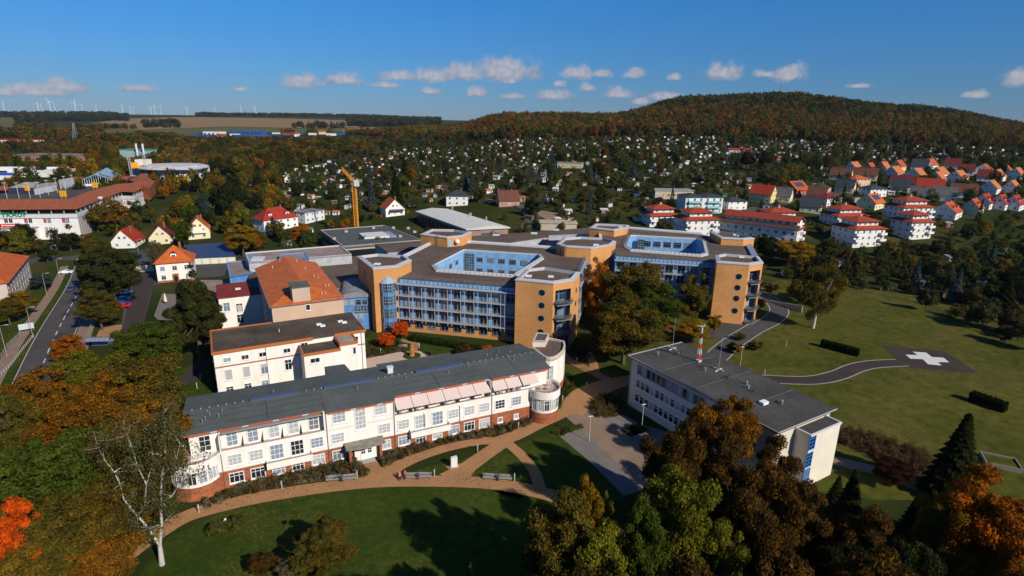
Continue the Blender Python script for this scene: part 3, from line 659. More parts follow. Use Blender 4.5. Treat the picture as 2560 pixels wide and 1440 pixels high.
    u, z = at(901, 1053, vF); win(r, u, vF, 5.7, 1.9, 4.1, 0, 3, 5, name='stair_window', pm='curtain', fr=.13)
    # middle storey windows
    for (px, py, big) in ((588,1153,0),(641,1141,0),(693,1135,1),(744,1125,1),(793,1110,0),(1009,1062,0),(1051,1058,1),(1094,1048,1),(1133,1035,0),(1173,1026,0),(1211,1017,0),(1250,1010,0),(1291,999,0)):
        u, z = at(px, py, vF)
        if big: win(r, u, vF, 3.35, 2.1, 2.75, 0, 3, 3, name='french_window', pm='curtain', fr=.13)
        else: win(r, u, vF, 3.9, 2.1, 1.95, 0, 3, 3, pm='curtain', fr=.13)
    # brick storey windows
    for (px, py) in ((593,1198),(646,1186),(796,1151),(848,1140),(962,1112),(1010,1101),(1135,1070),(1173,1063),(1210,1054)):
        u, z = at(px, py, vF); win(r, u, vF, 0.75, 2.2, 1.85, 0, 3, 2, pm='curtain', fr=.13)
    for (px, py) in ((698,1182),(746,1170),(1052,1098),(1093,1088)):
        u, z = at(px, py, vF); win(r, u, vF, 0.55, 2.0, 1.3, 0, 3, 2, pm='curtain', fr=.13)
    for (px, py) in ((1250,1040),(1290,1031)):
        u, z = at(px, py, vF); win(r, u, vF, 1.0, 1.1, 1.1, 0, 1, 1, name='small_window', pm='curtain', fr=.13)
    # low balconies
    for (pa, pb) in ((667, 783), (1028, 1128)):
        ua, _ = at(pa, 1165 if pa < 900 else 1080, -2.2); ub, _ = at(pb, 1145 if pa < 900 else 1060, -2.2)
        m_ = MB().box(ua, ub, -2.2, -2.02, 2.45, 3.6).box(ua, ua+.16, -2.02, vF-.06, 2.45, 3.6).box(ub-.16, ub, -2.02, vF-.06, 2.45, 3.6).box(ua+.16, ub-.16, -2.02, vF-.06, 2.45, 2.7)
        bl = m_.build('balcony', 'white', r)
        MB().bar((ua, -2.11, 3.7), (ub, -2.11, 3.7), 0.24, 0.08).build('handrail', 'metal', bl, (0.25, 0.24, 0.23))
        MB().box(ua+.16, ub-.16, -2.02, vF-.06, 2.703, 2.73).build('floor', 'trim', bl, (0.5, 0.36, 0.3))
    MB().bar((4.9, -0.82, 6.8), (20.4, -0.82, 6.8), 0.22, 0.06).build('handrail', 'metal', r, (0.28, 0.25, 0.23))
    MB().bar((32.2, -0.82, 6.95), (60, -0.82, 6.95), 0.22, 0.06).build('handrail', 'metal', r, (0.22, 0.24, 0.24))
    MB().box(4.9, 20.35, -0.74, 0.74, 6.303, 6.33).box(32.25, 50.6, -0.74, 0.94, 6.303, 6.33).build('terrace_floor', 'trim', r, (0.48, 0.34, 0.28))
    # awnings: striped cloth
    M['awning'] = stripe('awning_cloth', (0.60, 0.44, 0.38), (0.68, 0.58, 0.52))
    aw = [(32.6+i*2.98, 32.6+(i+1)*2.98-.08, .95) for i in range(6)]+[(51.1, 53.9, .75), (54.0, 56.9, .75), (57.2, 60.6, .75)]
    for i, (a, b, vb) in enumerate(aw):
        m_ = MB(); m_.face((a, -1.35, 8.25), (b, -1.35, 8.25), (b, vb-.05, 9.45), (a, vb-.05, 9.45)).face((a, -1.35, 8.05), (b, -1.35, 8.05), (b, -1.35, 8.25), (a, -1.35, 8.25))
        m_.face((a, vb-.05, 9.43), (b, vb-.05, 9.43), (b, -1.33, 8.23), (a, -1.33, 8.23))
        m_.build('awning', 'awning', r)
        win(r, (a+b)/2-.4, vb, 6.45, 1.6, 2.3, 0, 2, 2, name='french_window', pm='curtain', fr=.13)
        if 0 < i < 6: MB().face((a, .95, 6.3), (a, -.74, 6.3), (a, -.74, 6.9), (a, .95, 7.9)).build('balcony_divider', 'metal', r, (0.5, 0.47, 0.43))
    for u, v in ((33.5,-.2),(36.6,0),(42,-.1),(52.4,-.1),(53.2,-.2),(54.8,0),(55.8,-.2),(57,0)):
        MB().box(u-.25, u+.25, v-.25, v+.25, 6.7, 6.76).box(u-.25, u+.25, v+.2, v+.25, 6.76, 7.15).box(u-.25, u-.2, v-.25, v-.2, 6.33, 6.7).box(u+.2, u+.25, v-.25, v-.2, 6.33, 6.7).build('terrace_chair', 'metal', r, (0.3, 0.27, 0.24))
    # rounded ends
    def arc(cx, cy, rad, a0, a1, n): return [(cx+rad*math.cos(R_(a0+(a1-a0)*i/n)), cy+rad*math.sin(R_(a0+(a1-a0)*i/n))) for i in range(n+1)]
    def rotunda(cx, cy, rad, a0, a1, zt, side):
        n = 20
        MB().prism(arc(cx, cy, rad, a0, a1, n), -0.5, 2.4).build('brick_bay', 'brick', r)
        by = MB().prism(arc(cx, cy, rad+.05, a0, a1, n), 2.4, 2.75); by.prism(arc(cx, cy, rad, a0, a1, n), 5.15, zt-.3)
        by.prism(arc(cx, cy, rad-.12, a0, a1, n), 2.75, 5.15); bay = by.build('curved_bay', 'white', r)
        for i in range(1, n, 2):
            a = a0+(a1-a0)*(i+.5)/n
            win(r, cx+(rad-.08)*math.cos(R_(a)), cy+(rad-.08)*math.sin(R_(a)), 2.78, rad*R_(abs(a1-a0))*2/n*.88, 2.35, a+90, 2, 2, sill=False, pm='curtain', fr=.13)
        o = arc(cx, cy, rad+.35, a0, a1, n+6); i_ = arc(cx, cy, rad+.18, a0, a1, n+6); m_ = MB()
        for k in range(len(o)-1):
            a, b, c, d = o[k], o[k+1], i_[k+1], i_[k]
            m_.face((*a, zt-.95), (*b, zt-.95), (*b, zt+.55), (*a, zt+.55)).face((*c, zt-.95), (*d, zt-.95), (*d, zt+.55), (*c, zt+.55)).face((*a, zt+.55), (*b, zt+.55), (*c, zt+.55), (*d, zt+.55)).face((*b, zt-.95), (*a, zt-.95), (*d, zt-.95), (*c, zt-.95))
        par = m_.build('terrace_parapet', 'white', r)
        MB().prism(i_, zt-.35, zt, bottom=True).build('terrace_floor', 'trim', r, (0.48, 0.32, 0.26))
        m_ = MB()
        for k in range(0, len(o)-1): m_.bar((*arc(cx, cy, rad+.27, a0, a1, n+6)[k], zt+.8), (*arc(cx, cy, rad+.27, a0, a1, n+6)[k+1], zt+.8), 0.08)
        for k in range(0, len(o), 3): m_.bar((*arc(cx, cy, rad+.27, a0, a1, n+6)[k], zt+.5), (*arc(cx, cy, rad+.27, a0, a1, n+6)[k], zt+.8), 0.05)
        m_.build('railing', 'metal', r, (0.2, 0.2, 0.2))
    rotunda(1.1, 1.0, 3.6, 100, 340, 6.0, 0)
    rotunda(62.0, -0.9, 2.9, -175, 80, 6.35, 1)
    for u, v in ((61.2,-1.6),(62.4,-2.2),(63.2,-.8)):
        MB().tube((u, v, 6.36), (u, v, 7.1), 0.04, n=6).tube((u, v, 7.1), (u, v, 7.16), .4, n=10).build('terrace_table', 'metal', r, (0.6, 0.6, 0.58))
    # entrance with curved canopy
    u0, _ = at(869, 1110, -2.9); 
    cn = MB(); pts = [(23.3, -3.2), (25.0, -3.5), (26.6, -3.75), (28.2, -3.5), (29.9, -3.2), (29.9, -0.95), (23.3, -0.95)]
    cn.prism(pts, 3.35, 3.62, bottom=True); cn.build('entrance_canopy', mat('mossy_canopy', (0.30, 0.27, 0.22), col2=(0.16, 0.14, 0.11), scale=0.9, rough=1, fine=.2), r)
    MB().box(23.8, 24.2, -3.0, -.95, 0, 3.35).box(29.0, 29.4, -2.6, -.95, 0, 3.35).build('canopy_pier', 'brick', r)
    MB().box(24.9, 28.9, -1.5, -.95, 0, 3.35).build('porch_wall', 'white', r)
    dr = MB().box(25.9, 27.9, -1.62, -1.5, 0.05, 2.45).build('entrance_door', 'whitef', r)
    for k in (-1, 1):
        g = MB()
        for q in (0, 1):
            for w_ in (0, 1): g.face((26.9+k*.55-.32+q*.34, -1.63, 1.25+w_*.55), (26.9+k*.55-.02+q*.34, -1.63, 1.25+w_*.55), (26.9+k*.55-.02+q*.34, -1.63, 1.7+w_*.55), (26.9+k*.55-.32+q*.34, -1.63, 1.7+w_*.55))
        g.build('door_glazing', 'pane', dr)
    MB().box(25.6, 28.2, -2.9, -1.65, -0.1, 0.12).build('doorstep', 'trim', r, (0.33, 0.33, 0.33))
    # round stair tower at the right end
    tw = FA.px([(1330,868),(1351,884),(1358,889),(1366,892.5),(1375,893.5),(1384,892.5),(1394,888),(1403,881),(1410,874),(1413.6,862),(1411,852),(1373,843),(1340,843)], 9.5)
    t = MB(); t.prism(tw, 2.3, 9.0); t.build('stair_tower_wall', 'white', r)
    MB().prism(tw, -0.5, 2.3, cap=False).build('stair_tower_base', 'brick', r)
    rr = MB(); rr.ring(tw, .35, 8.6, 9.5); rr.build('stair_tower_parapet', 'trim', r, (0.62, 0.52, 0.4))
    MB().flat([inset(tw, .3)], 9.03).build('stair_tower_roof', 'gravelroof', r)
    pb = FA.px([(1331,866),(1363,866),(1372,847),(1342,844)], 9.2)
    ph = MB().prism(pb, 9.03, 10.4, cap=False).build('roof_hatch', 'trim', r, (0.68, 0.58, 0.44)); MB().ring(pb, .25, 10.2, 10.55).build('parapet', 'trim', ph, (0.5, 0.45, 0.38)); MB().flat([inset(pb, .2)], 10.3).build('hatch_roof', 'gravelroof', ph)
    for px, py in ((1378, 912), (1377, 950)):
        a = Vector(tw[4]); b = Vector(tw[5]); mid = (a+b)/2; ang = math.degrees(math.atan2(b.y-a.y, b.x-a.x))
        nn = Vector((math.sin(R_(ang)), -math.cos(R_(ang))))
        win(r, mid.x+nn.x*.02, mid.y+nn.y*.02, 4.6 if py < 920 else 1.2, 1.0, 3.0 if py < 920 else 2.4, ang, 1, 3, fr=.12, pm='curtain')
    # rear links
    lk = FA.px([(820,938),(876,928),(861,911),(811,918)], 9)
    MB().prism(lk, 0, 8.9).build('rear_link', 'white', r); MB().prism([(a[0], a[1]) for a in lk], 8.9, 9.1).build('rear_link_roof', 'greyroof', r)
    bx = FA.px([(960,921),(1062,901),(1058,893),(1134,883),(1120,877),(955,912)], 9.6)
    MB().box(33, 48, 13.2, 15.6, 0, 9.55).build('rear_annex', 'white', r); MB().box(32.8, 48.2, 13.92, 15.8, 9.56, 9.75).build('rear_annex_roof', 'greyroof', r)
def stripe(name, c1, c2, w=3.2):
    m, N, L, b = nt_new(name); tc = N.new('ShaderNodeTexCoord'); sp = N.new('ShaderNodeSeparateXYZ'); L.new(tc.outputs['Object'], sp.inputs[0])
    mm = N.new('ShaderNodeMath'); mm.operation = 'MULTIPLY'; mm.inputs[1].default_value = w; L.new(sp.outputs[0], mm.inputs[0])
    fr = N.new('ShaderNodeMath'); fr.operation = 'FRACT'; L.new(mm.outputs[0], fr.inputs[0]); gt = N.new('ShaderNodeMath'); gt.operation = 'GREATER_THAN'; gt.inputs[1].default_value = .5; L.new(fr.outputs[0], gt.inputs[0])
    mx = N.new('ShaderNodeMix'); mx.data_type = 'RGBA'; L.new(gt.outputs[0], mx.inputs[0]); mx.inputs[6].default_value = (*c1, 1); mx.inputs[7].default_value = (*c2, 1); L.new(mx.outputs[2], b.inputs['Base Color'])
    b.inputs['Roughness'].default_value = .9; return m
build_wing()

# ---- white block with brown roof edge (behind the wing)
FB = Fr((-61.0, 107.0), 28.2)
BR = (0.42, 0.13, 0.03)
def build_B():
    r = FB.root('white_block', 'white flat-roofed block with brown roof edge and a stepped annex behind the long wing', 'building')
    poly = [(0.3, .3), (20.3, .3), (20.3, 2.6), (20.6, 2.6), (20.6, .3), (31.2, .3), (31.2, 14.2), (.3, 14.2)]
    W = MB(); W.box(.3, 31.2, .3, 14.2, 0, 10.2)
    annex = FB.px([(756,893),(850,878),(838,845),(742,865)], 9.6)
    n = annex; au0 = min(p[0] for p in n); au1 = 24.6; av0 = min(p[1] for p in n)
    W.box(17.0, 24.6, -5.6, .3, 0, 9.0); W.box(24.6, 28.3, -5.0, .3, 0, 9.8)
    W.build('wall', 'white', r)
    rf = MB().box(0.1, 31.4, .1, 14.4, 10.2, 10.42); rf.build('roof', 'oldroof', r)
    MB().box(16.9, 24.6, -5.7, .1, 9.0, 9.2).build('annex_roof', 'oldroof', r); MB().box(24.6, 28.4, -5.1, .1, 9.8, 10.0).build('annex_roof', 'flat', r, (0.32, 0.28, 0.23))
    T = MB()
    def edge(x0, x1, y0, y1, za, zb, skip=()):
        if 'f' not in skip: T.box(x0, x1, y0, y0+.35, za, zb)
        if 'b' not in skip: T.box(x0, x1, y1-.35, y1, za, zb)
        if 'l' not in skip: T.box(x0, x0+.35, y0+.35, y1-.35, za, zb)
        if 'r' not in skip: T.box(x1-.35, x1, y0+.35, y1-.35, za, zb)
    T.box(0, 19.9, 0, .35, 10.05, 10.65); T.box(24.5, 31.5, 0, .35, 10.05, 10.65); T.box(0, .35, .35, 14.1, 10.1, 10.65); T.box(0, 12.9, 14.1, 14.45, 10.1, 10.65); T.box(31.15, 31.5, .35, 7, 10.1, 10.65)
    T.box(16.8, 24.6, -5.8, -5.45, 8.85, 9.4); T.box(16.8, 17.15, -5.45, 0, 8.85, 9.4)
    T.box(24.45, 28.5, -5.2, -4.85, 9.65, 10.2); T.box(28.15, 28.5, -4.85, 0, 9.65, 10.2); T.box(24.45, 24.8, -4.85, 0, 9.2, 10.2)
    T.build('roof_edge', 'trim', r, BR)
    MB().box(.28, 17.0, .16, .3, 7.0, 7.22).box(28.3, 31.3, .16, .3, 7.0, 7.22).box(.16, .3, .3, 14, 7.0, 7.22).build('string_course', 'trim', r, (0.36, 0.12, 0.04))
    for (px, py) in ((566,887),(611,879),(655,873),(716,863)):
        u, z = FB.hit(px, py, v=.3); win(r, u, .3, 7.9, 1.5, 1.1, 0, 2, 1)
    for (px, py) in ((760,853),(846,842),(887,837)):
        u, z = FB.hit(px, py, v=.3); win(r, u, .3, 8.6 if px < 800 else 8.2, 1.5, 1.1, 0, 2, 1)
    u, z = FB.hit(788, 903, v=-5.6); win(r, u, -5.6, 7.0, 2.0, 1.15, 0, 2, 1)
    u, z = FB.hit(894, 880, v=-5.0); win(r, 27.6, -5.0, 7.2, .7, 1.7, 0, 1, 1)
    for (px, py, sh) in ((572,935,1),(617,929,1),(661,920,2),(721,912,0)):
        u, z = FB.hit(px, py, v=.3)
        w = win(r, u, .3, 3.9, 1.45, 2.5, 0, 2, 2)
        if sh: MB().box(-.62, .62, -.13, -.1, .12 if sh == 1 else 1.6, 2.4).build('roller_shutter', 'trim', w, (0.42, 0.41, 0.39))
    for (px, py) in ((575,972),(620,962),(663,954)):
        u, z = FB.hit(px, py, v=.3); win(r, u, .3, .9, 1.5, 1.6, 0, 2, 2)
    for v in (2, 4.8, 8, 11): 
        for z in (8, 4.2, 1): win(r, .3, v, z, 1.3, 1.3, -90, 2, 1)
    for u, v in ((22.6, 8.3), (23.2, 7.0), (27.5, 8.3), (28.2, 7.2)):
        MB().box(u-.55, u+.55, v-.45, v+.45, 10.42, 10.7).build('rooflight', 'trim', r, (0.8, 0.8, 0.78))
    MB().tube((13.8, 7.2, 10.4), (13.8, 7.2, 11.2), .1, n=6).build('vent_pipe', 'metal', r, (0.5, 0.5, 0.5))
    for u in (10.2, 30.4): MB().tube((u, .12, 0), (u, .12, 10.1), .06, n=6).build('downpipe', 'metal', r, (0.3, 0.28, 0.27))
build_B()

# ---- tan block with hipped orange tile roof, and its small white wing
def hip_roof(mb, x0, x1, y0, y1, z, h, ridge=None, over=0.4):
    """hipped roof with the ridge along the longer side"""
    x0 -= over; x1 += over; y0 -= over; y1 += over; w = x1-x0; d = y1-y0
    if w >= d: k = d/2 if ridge is None else ridge; a = (x0+k, (y0+y1)/2, z+h); b = (x1-k, (y0+y1)/2, z+h); mb.face((x0,y0,z),(x1,y0,z),b,a).face((x1,y1,z),(x0,y1,z),a,b).face((x0,y1,z),(x0,y0,z),a).face((x1,y0,z),(x1,y1,z),b)
    else: k = w/2 if ridge is None else ridge; a = ((x0+x1)/2, y0+k, z+h); b = ((x0+x1)/2, y1-k, z+h); mb.face((x0,y0,z),(x1,y0,z),a).face((x1,y0,z),(x1,y1,z),b,a).face((x1,y1,z),(x0,y1,z),b).face((x0,y1,z),(x0,y0,z),a,b)
    mb.face((x0,y0,z-.01),(x0,y1,z-.01),(x1,y1,z-.01),(x1,y0,z-.01))
    return mb
def build_C():
    r = FB.root('tiled_block', 'tall tan block with hipped orange tile roof between white block and blue annex', 'building')
    MB().box(13.3, 29.8, 14.75, 54.2, 0, 14.2).build('wall', 'wall', r, (0.56, 0.38, 0.26))
    mb = MB(); x0, x1, y0, y1, z = 12.9, 30.2, 14.4, 54.6, 14.2
    a = (21.5, 25.5, 17.0); b = (21.5, 54.6, 17.0)
    mb.face((x0,y0,z),(x1,y0,z),a).face((x1,y0,z),(x1,y1,z),b,a).face((x0,y1,z),(x0,y0,z),a,b).face((x1,y1,z),(x0,y1,z),b).face((x0,y0,z-.01),(x0,y1,z-.01),(x1,y1,z-.01),(x1,y0,z-.01))
    mb.build('roof', 'roof', r, (0.60, 0.145, 0.032))
    MB().box(x0-.1, x1+.1, y0-.12, y0+.02, z-.12, z+.05).box(x0-.12, x0+.02, y0, y1, z-.12, z+.05).build('gutter', 'metal', r, (0.2, 0.17, 0.15))
    dr = MB().box(18.2, 22.2, 15.4, 20.5, 14.0, 17.9).build('lift_house', 'wall', r, (0.50, 0.38, 0.28)); MB().box(18.0, 22.4, 15.2, 20.7, 17.9, 18.1).build('lift_house_roof', 'flat', dr, (0.1, 0.11, 0.1))
    u, z = FB.hit(770, 768, v=14.75); win(r, u, 14.75, 12.2, 1.1, 1.5, 0, 1, 1)
    for k in range(7):
        for z in (11.2, 7.6, 4.0): win(r, 13.3, 18+k*5, z, 1.3, 1.7, -90, 2, 1)
    for u, v, zz in ((17, 47, 15.8), (19.6, 52, 16.5), (24, 50, 16.3), (25, 41, 16.0), (26, 33, 15.6), (27, 32.4, 15.2), (27.4, 24, 15.2), (28.2, 24.3, 15.0), (25.2, 17.6, 15.1), (26.2, 17.8, 15)):
        MB().tube((u, v, zz-.5), (u, v, zz+.5), .14, n=6).build('vent_pipe', 'metal', r, (0.5, 0.4, 0.34))
    g = MB(); g.bar((22.6, 15.3, 14.9), (29.6, 15.3, 14.7), .06)
    for k in range(12): g.bar((22.9+k*.58, 15.3, 14.4), (22.9+k*.58, 15.3, 14.9), .05)
    g.build('snow_guard', 'metal', r, (0.3, 0.2, 0.15))
    # small wing with dark red roof at its left
    s = FB.root('side_wing', 'small white wing with flat dark red roof between dark pine and tan block', 'building')
    MB().box(2.4, 13.25, 46.0, 60, 0, 8.7).build('wall', 'white', s)
    MB().box(2.1, 13.25, 45.7, 60.3, 8.7, 9.0).build('roof', 'flat', s, (0.20, 0.035, 0.03))
    for px, py, sh in ((567,768,0),(599,770,1),(601,797,0)):
        u, z = FB.hit(px, py, v=46.0); w = win(s, u, 46.0, z-1.2, 1.7, 2.6, 0, 2, 2)
        if sh: MB().box(-.6, .6, -.13, -.1, .1, 2.1).build('roller_shutter', 'trim', w, (0.45, 0.43, 0.41))
    MB().box(7.0, 8.4, 52, 53.2, 9.0, 9.3).build('rooflight', 'trim', s, (0.75, 0.72, 0.7))
build_C()

# ---- blue and grey clinic annex (left of the towers), with barrel-roofed link
FD = Fr((-37, 146), -12.5)
def PX(pts, z): return [(p.x, p.y) for p in (P(a, b, z) for a, b in pts)]
def build_E():
    FE = Fr((-92, 168), 12.5)
    r = FE.root('clinic_annex', 'blue and grey metal-clad annex with flat gravel roofs behind the orange tiled roof', 'building')
    def loc(pts, z): return [FE.to(P(a, b, z)) for a, b in pts]
    # main blue body
    q = loc([(790,716),(905,726),(893,655),(870,640),(560,700),(600,715)], 8.0)
    b1 = loc([(575,690),(905,702),(893,655),(595,660)], 9.0)
    MB().prism(loc([(620,715),(920,722),(905,640),(625,650)], 9.2), 0, 9.2, cap=False).build('wall', 'blue', r)
    MB().flat([loc([(620,715),(920,722),(905,640),(625,650)], 9.2)], 9.2).build('roof', 'gravelroof', r)
    # left stub
    s = loc([(574,692),(632,682),(614,650),(566,655)], 9.6); MB().prism(s, 0, 9.6, cap=False).build('stub_wall', 'blue', r); MB().flat([inset(s, .5)], 9.35).build('stub_roof', 'flat', r, (0.25, 0.19, 0.16)); MB().ring(s, .5, 9.0, 9.6).build('stub_parapet', 'trim', r, (0.12, 0.27, 0.55))
    # grey upper volume
    g = loc([(622,656),(700,650),(880,640),(878,634),(850,613),(612,632)], 12.4); g = [g[0], loc([(880,659)], 12.4)[0] if False else loc([(879,636)],12.4)[0], g[4], g[5]]
    MB().prism(g, 9.0, 12.4, cap=False).build('upper_wall', 'greyclad', r); MB().flat([inset(g, .4)], 12.1).build('upper_roof', 'flat', r, (0.27, 0.20, 0.165)); MB().ring(g, .4, 11.9, 12.5).build('upper_parapet', 'trim', r, (0.5, 0.48, 0.46))
    # blue box on it
    c = loc([(700,652),(773,645),(765,630),(697,636)], 13.2); MB().prism(c, 9.1, 13.2, cap=False).build('stair_box', 'blue', r); MB().ring(c, .5, 12.6, 13.25).build('box_parapet', 'trim', r, (0.12, 0.27, 0.55)); MB().flat([inset(c, .45)], 12.95).build('box_roof', 'flat', r, (0.27, 0.20, 0.165))
    # open plant yard in the corner
    y = loc([(619,652),(660,650),(652,632),(613,632)], 12.55); MB().flat([inset(y, .3)], 12.16).build('plant_yard', 'trim', r, (0.2, 0.25, 0.34))
    v = MB()
    for k in range(6): a = y[0]; b = y[1]; t = .15+k*.13; v.box(a[0]+(b[0]-a[0])*t, a[0]+(b[0]-a[0])*t+.5, a[1]+1.0, a[1]+5, 12.2, 12.8)
    v.build('cooling_unit', 'metal', r, (0.6, 0.6, 0.6))
    for px, py in ((876,688),(905,692)):
        p = FE.to(P(px, py, 6.5)); 
    # low wall roof in front (link yard roof)
    l = loc([(540,745),(575,735),(572,700),(500,700)], 5); MB().prism(l, 0, 5).build('low_roof', 'flat', r, (0.25, 0.19, 0.16))
    # barrel link
    k = thing('glazed_link', 'blue glazed link building with grey barrel roof beside orange tower', 'building', (0, 0, 0))
    fr = Fr((-46.6, 148.6), 14); k.location = fr.O; k.rotation_euler = (0, 0, fr.a)
    L_, Wd = 7.3, 15.0
    MB().box(0, L_, 0, Wd, 0, 9.6).build('wall', 'blue', k)
    rb = MB(); nseg = 10
    for i in range(nseg):
        a, b = math.pi*i/nseg, math.pi*(i+1)/nseg
        xa, xb = L_/2-(L_/2+.4)*math.cos(a), L_/2-(L_/2+.4)*math.cos(b); za, zb = 9.6+1.5*math.sin(a), 9.6+1.5*math.sin(b)
        rb.face((xa, -.4, za), (xb, -.4, zb), (xb, Wd, zb), (xa, Wd, za))
        rb.face((xa, -.4, 9.55), (xb, -.4, 9.55), (xb, -.4, zb), (xa, -.4, za))
    rb.build('barrel_roof', mat_tile('panel_standing_seam', (0.24, 0.24, 0.25), row=30, bwid=.6, mortar=.06, mcol=.6, var=.04), k)
    for i in range(4): win(k, .9+i*1.7, 0, 7.3, 1.5, 1.6, 0, 1, 2, fm='bluef', sill=False)
    for i in range(2): win(k, 3.4+i*1.5, 0, 3.2, 1.4, 2.4, 0, 1, 2, fm='bluef', sill=False)
    k2 = MB().box(3.0, 7.0, -.05, .0, 4.9, 6.9).build('window_band', 'glass', k)
M['bluef'] = mat('blue_frame', (0.16, 0.3, 0.5), var=0.03, scale=1, rough=0.4)
M['greyf'] = mat('grey_frame', (0.26, 0.31, 0.38), var=0.03, scale=1, rough=0.4)
build_E()
# ============================================================ main hospital: orange towers, blue galleries, two courtyards
PGREY = (0.48, 0.47, 0.47)
def build_D():
    r = FD.root('hospital_building', 'large hospital with orange corner towers, blue gallery fronts, brown roofs and two courtyards', 'building')
    T = {}
    def pl(pts, z): return FD.px(pts, z)
    T[1] = pl([(893,639),(933,670),(994,665),(1028,649),(1010,637),(944,633)], 18.5)
    T[2] = pl([(1289,697),(1384,706),(1434,698),(1450,679),(1361,666),(1316,671)], 18.5)
    T[3] = pl([(1051,584),(1118,593),(1159,589),(1179,579),(1137,573),(1078,572)], 18.5)
    T[4] = pl([(1392,608),(1412,615),(1478,619),(1527,612),(1540,602),(1511,594),(1452,591),(1409,594)], 18.5)
    T[5] = pl([(1474,568),(1536,575),(1568,569),(1572,562),(1538,560),(1489,558)], 18.5)
    T[6] = pl([(1775,578),(1804,594),(1859,597),(1886,594),(1847,583),(1797,576)], 18.5)
    T[7] = pl([(1789,637),(1793,654),(1874,660),(1908,655),(1896,640),(1811,633)], 18.5)
    lab = {1: 'orange corner tower with glass bay', 2: 'orange corner tower with round windows and balconies, nearest', 3: 'orange tower with white dish', 4: 'eight-sided orange tower between the courtyards',
           5: 'low orange roof tower at the back', 6: 'orange roof tower with white roof vents', 7: 'orange corner tower with round windows beside the drive'}
    tw = {}
    for k, poly in T.items():
        w = MB(); n = len(poly); op = {2: 1, 7: 2}.get(k, -1); inn = inset(poly, 0.25)
        for i in range(n):
            a, b = poly[i], poly[(i+1) % n]
            if i == op:
                w.face((*a, 16.2), (*b, 16.2), (*b, 18.1), (*a, 18.1))
                A = Vector(a); B = Vector(b); t = (B-A).normalized(); q = A+t*.7; q2 = B-t*.7
                w.face((*A, 0), (*q, 0), (*q, 16.2), (*A, 16.2)).face((*q2, 0), (*B, 0), (*B, 16.2), (*q2, 16.2))
            else: w.face((*a, 0), (*b, 0), (*b, 18.1), (*a, 18.1))
        t_ = w.build('tower', 'orange', r, label=lab[k]); tw[k] = t_
        MB().flat([inset(poly, .8)], 17.75).build('roof_deck', 'gravelroof', t_)
        m_ = MB(); o = inset(poly, -.15); i_ = inset(poly, .95)
        for i in range(n):
            j = (i+1) % n
            m_.face((*o[i], 18.05), (*o[j], 18.05), (*o[j], 18.35), (*o[i], 18.35)).face((*o[i], 18.35), (*o[j], 18.35), (*i_[j], 18.62), (*i_[i], 18.62)).face((*i_[j], 17.75), (*i_[i], 17.75), (*i_[i], 18.62), (*i_[j], 18.62)).face((*o[j], 18.05), (*o[i], 18.05), (*poly[i], 18.05), (*poly[j], 18.05))
        m_.build('parapet', 'metal', t_, PGREY)
        if op >= 0:
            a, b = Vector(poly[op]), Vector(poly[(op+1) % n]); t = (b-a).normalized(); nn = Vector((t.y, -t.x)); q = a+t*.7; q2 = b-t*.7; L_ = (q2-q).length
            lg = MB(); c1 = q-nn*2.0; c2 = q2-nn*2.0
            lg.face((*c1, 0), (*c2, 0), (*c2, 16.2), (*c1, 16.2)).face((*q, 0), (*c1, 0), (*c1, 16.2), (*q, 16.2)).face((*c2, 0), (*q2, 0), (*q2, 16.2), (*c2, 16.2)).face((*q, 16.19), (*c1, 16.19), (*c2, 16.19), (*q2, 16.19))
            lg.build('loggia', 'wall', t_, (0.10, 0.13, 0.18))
            an = math.degrees(math.atan2(t.y, t.x))
            for fl in range(4):
                z = .3+fl*4.1; s = MB(); e = nn*.9; m0 = (q+q2)/2+nn*1.5
                pg = [c1, c2, q2, q2+e, m0, q+e, q]; s.prism([tuple(p) for p in pg], z-.3, z, bottom=True)
                sl_ = s.build('balcony_slab', 'trim', t_, (0.16, 0.16, 0.165))
                g = MB()
                for A_, B_ in ((q, q+e), (q+e, m0), (m0, q2+e), (q2+e, q2)):
                    g.bar((*A_, z+1.1), (*B_, z+1.1), .08); g.bar((*A_, z+.55), (*B_, z+.55), .9, .03)
                g.build('balcony_rail', 'metal', sl_, (0.12, 0.115, 0.115))
                for dx in (-1.1, 1.1):
                    c = (c1+c2)/2+t*dx+nn*.04; win(t_, c.x, c.y, z+.25, 1.9, 2.6, an, 2, 2, fm='bluef', sill=False)
            m0 = (q+q2)/2+nn*1.2; MB().tube((*m0, 0), (*m0, 16.3), .1, n=6).build('balcony_post', 'metal', t_, (0.06, 0.06, 0.07))
    def disc(par, x, y, z, rad, an):
        m_ = MB(); nn = Vector((math.sin(R_(an)), -math.cos(R_(an)))); t = Vector((math.cos(R_(an)), math.sin(R_(an)))); k = 20
        for j, (ra, rb, off, mi) in enumerate(((0, rad, .05, 1), (rad, rad+.1, .09, 0))):
            m_.m = mi
            for i in range(k):
                a, b = 2*math.pi*i/k, 2*math.pi*(i+1)/k
                q = lambda rr, aa: (x+nn.x*off+t.x*rr*math.cos(aa), y+nn.y*off+t.y*rr*math.cos(aa), z+rr*math.sin(aa))
                if ra: m_.face(q(ra, a), q(rb, a), q(rb, b), q(ra, b))
                else: m_.face(q(0, 0), q(rb, a), q(rb, b))
        return m_.build('round_window', ['greyf', 'dark'], par)
    an = -3.5
    for px, py in ((1355,731.8),(1354,763.8),(1352.6,796),(1351.6,829.9)):
        u, z = FD.hit(px, py, v=1.05); disc(tw[2], u, 1.5-(u-T[2][0][0])*.06, z, .8, an)
    for px, py in ((1846.7,691.3),(1843.3,719),(1840.4,745.7),(1836.5,776.7)):
        u, z = FD.hit(px, py, v=36.2); disc(tw[7], u, 36.4-(u-91.1)*.045, z, .85, an)
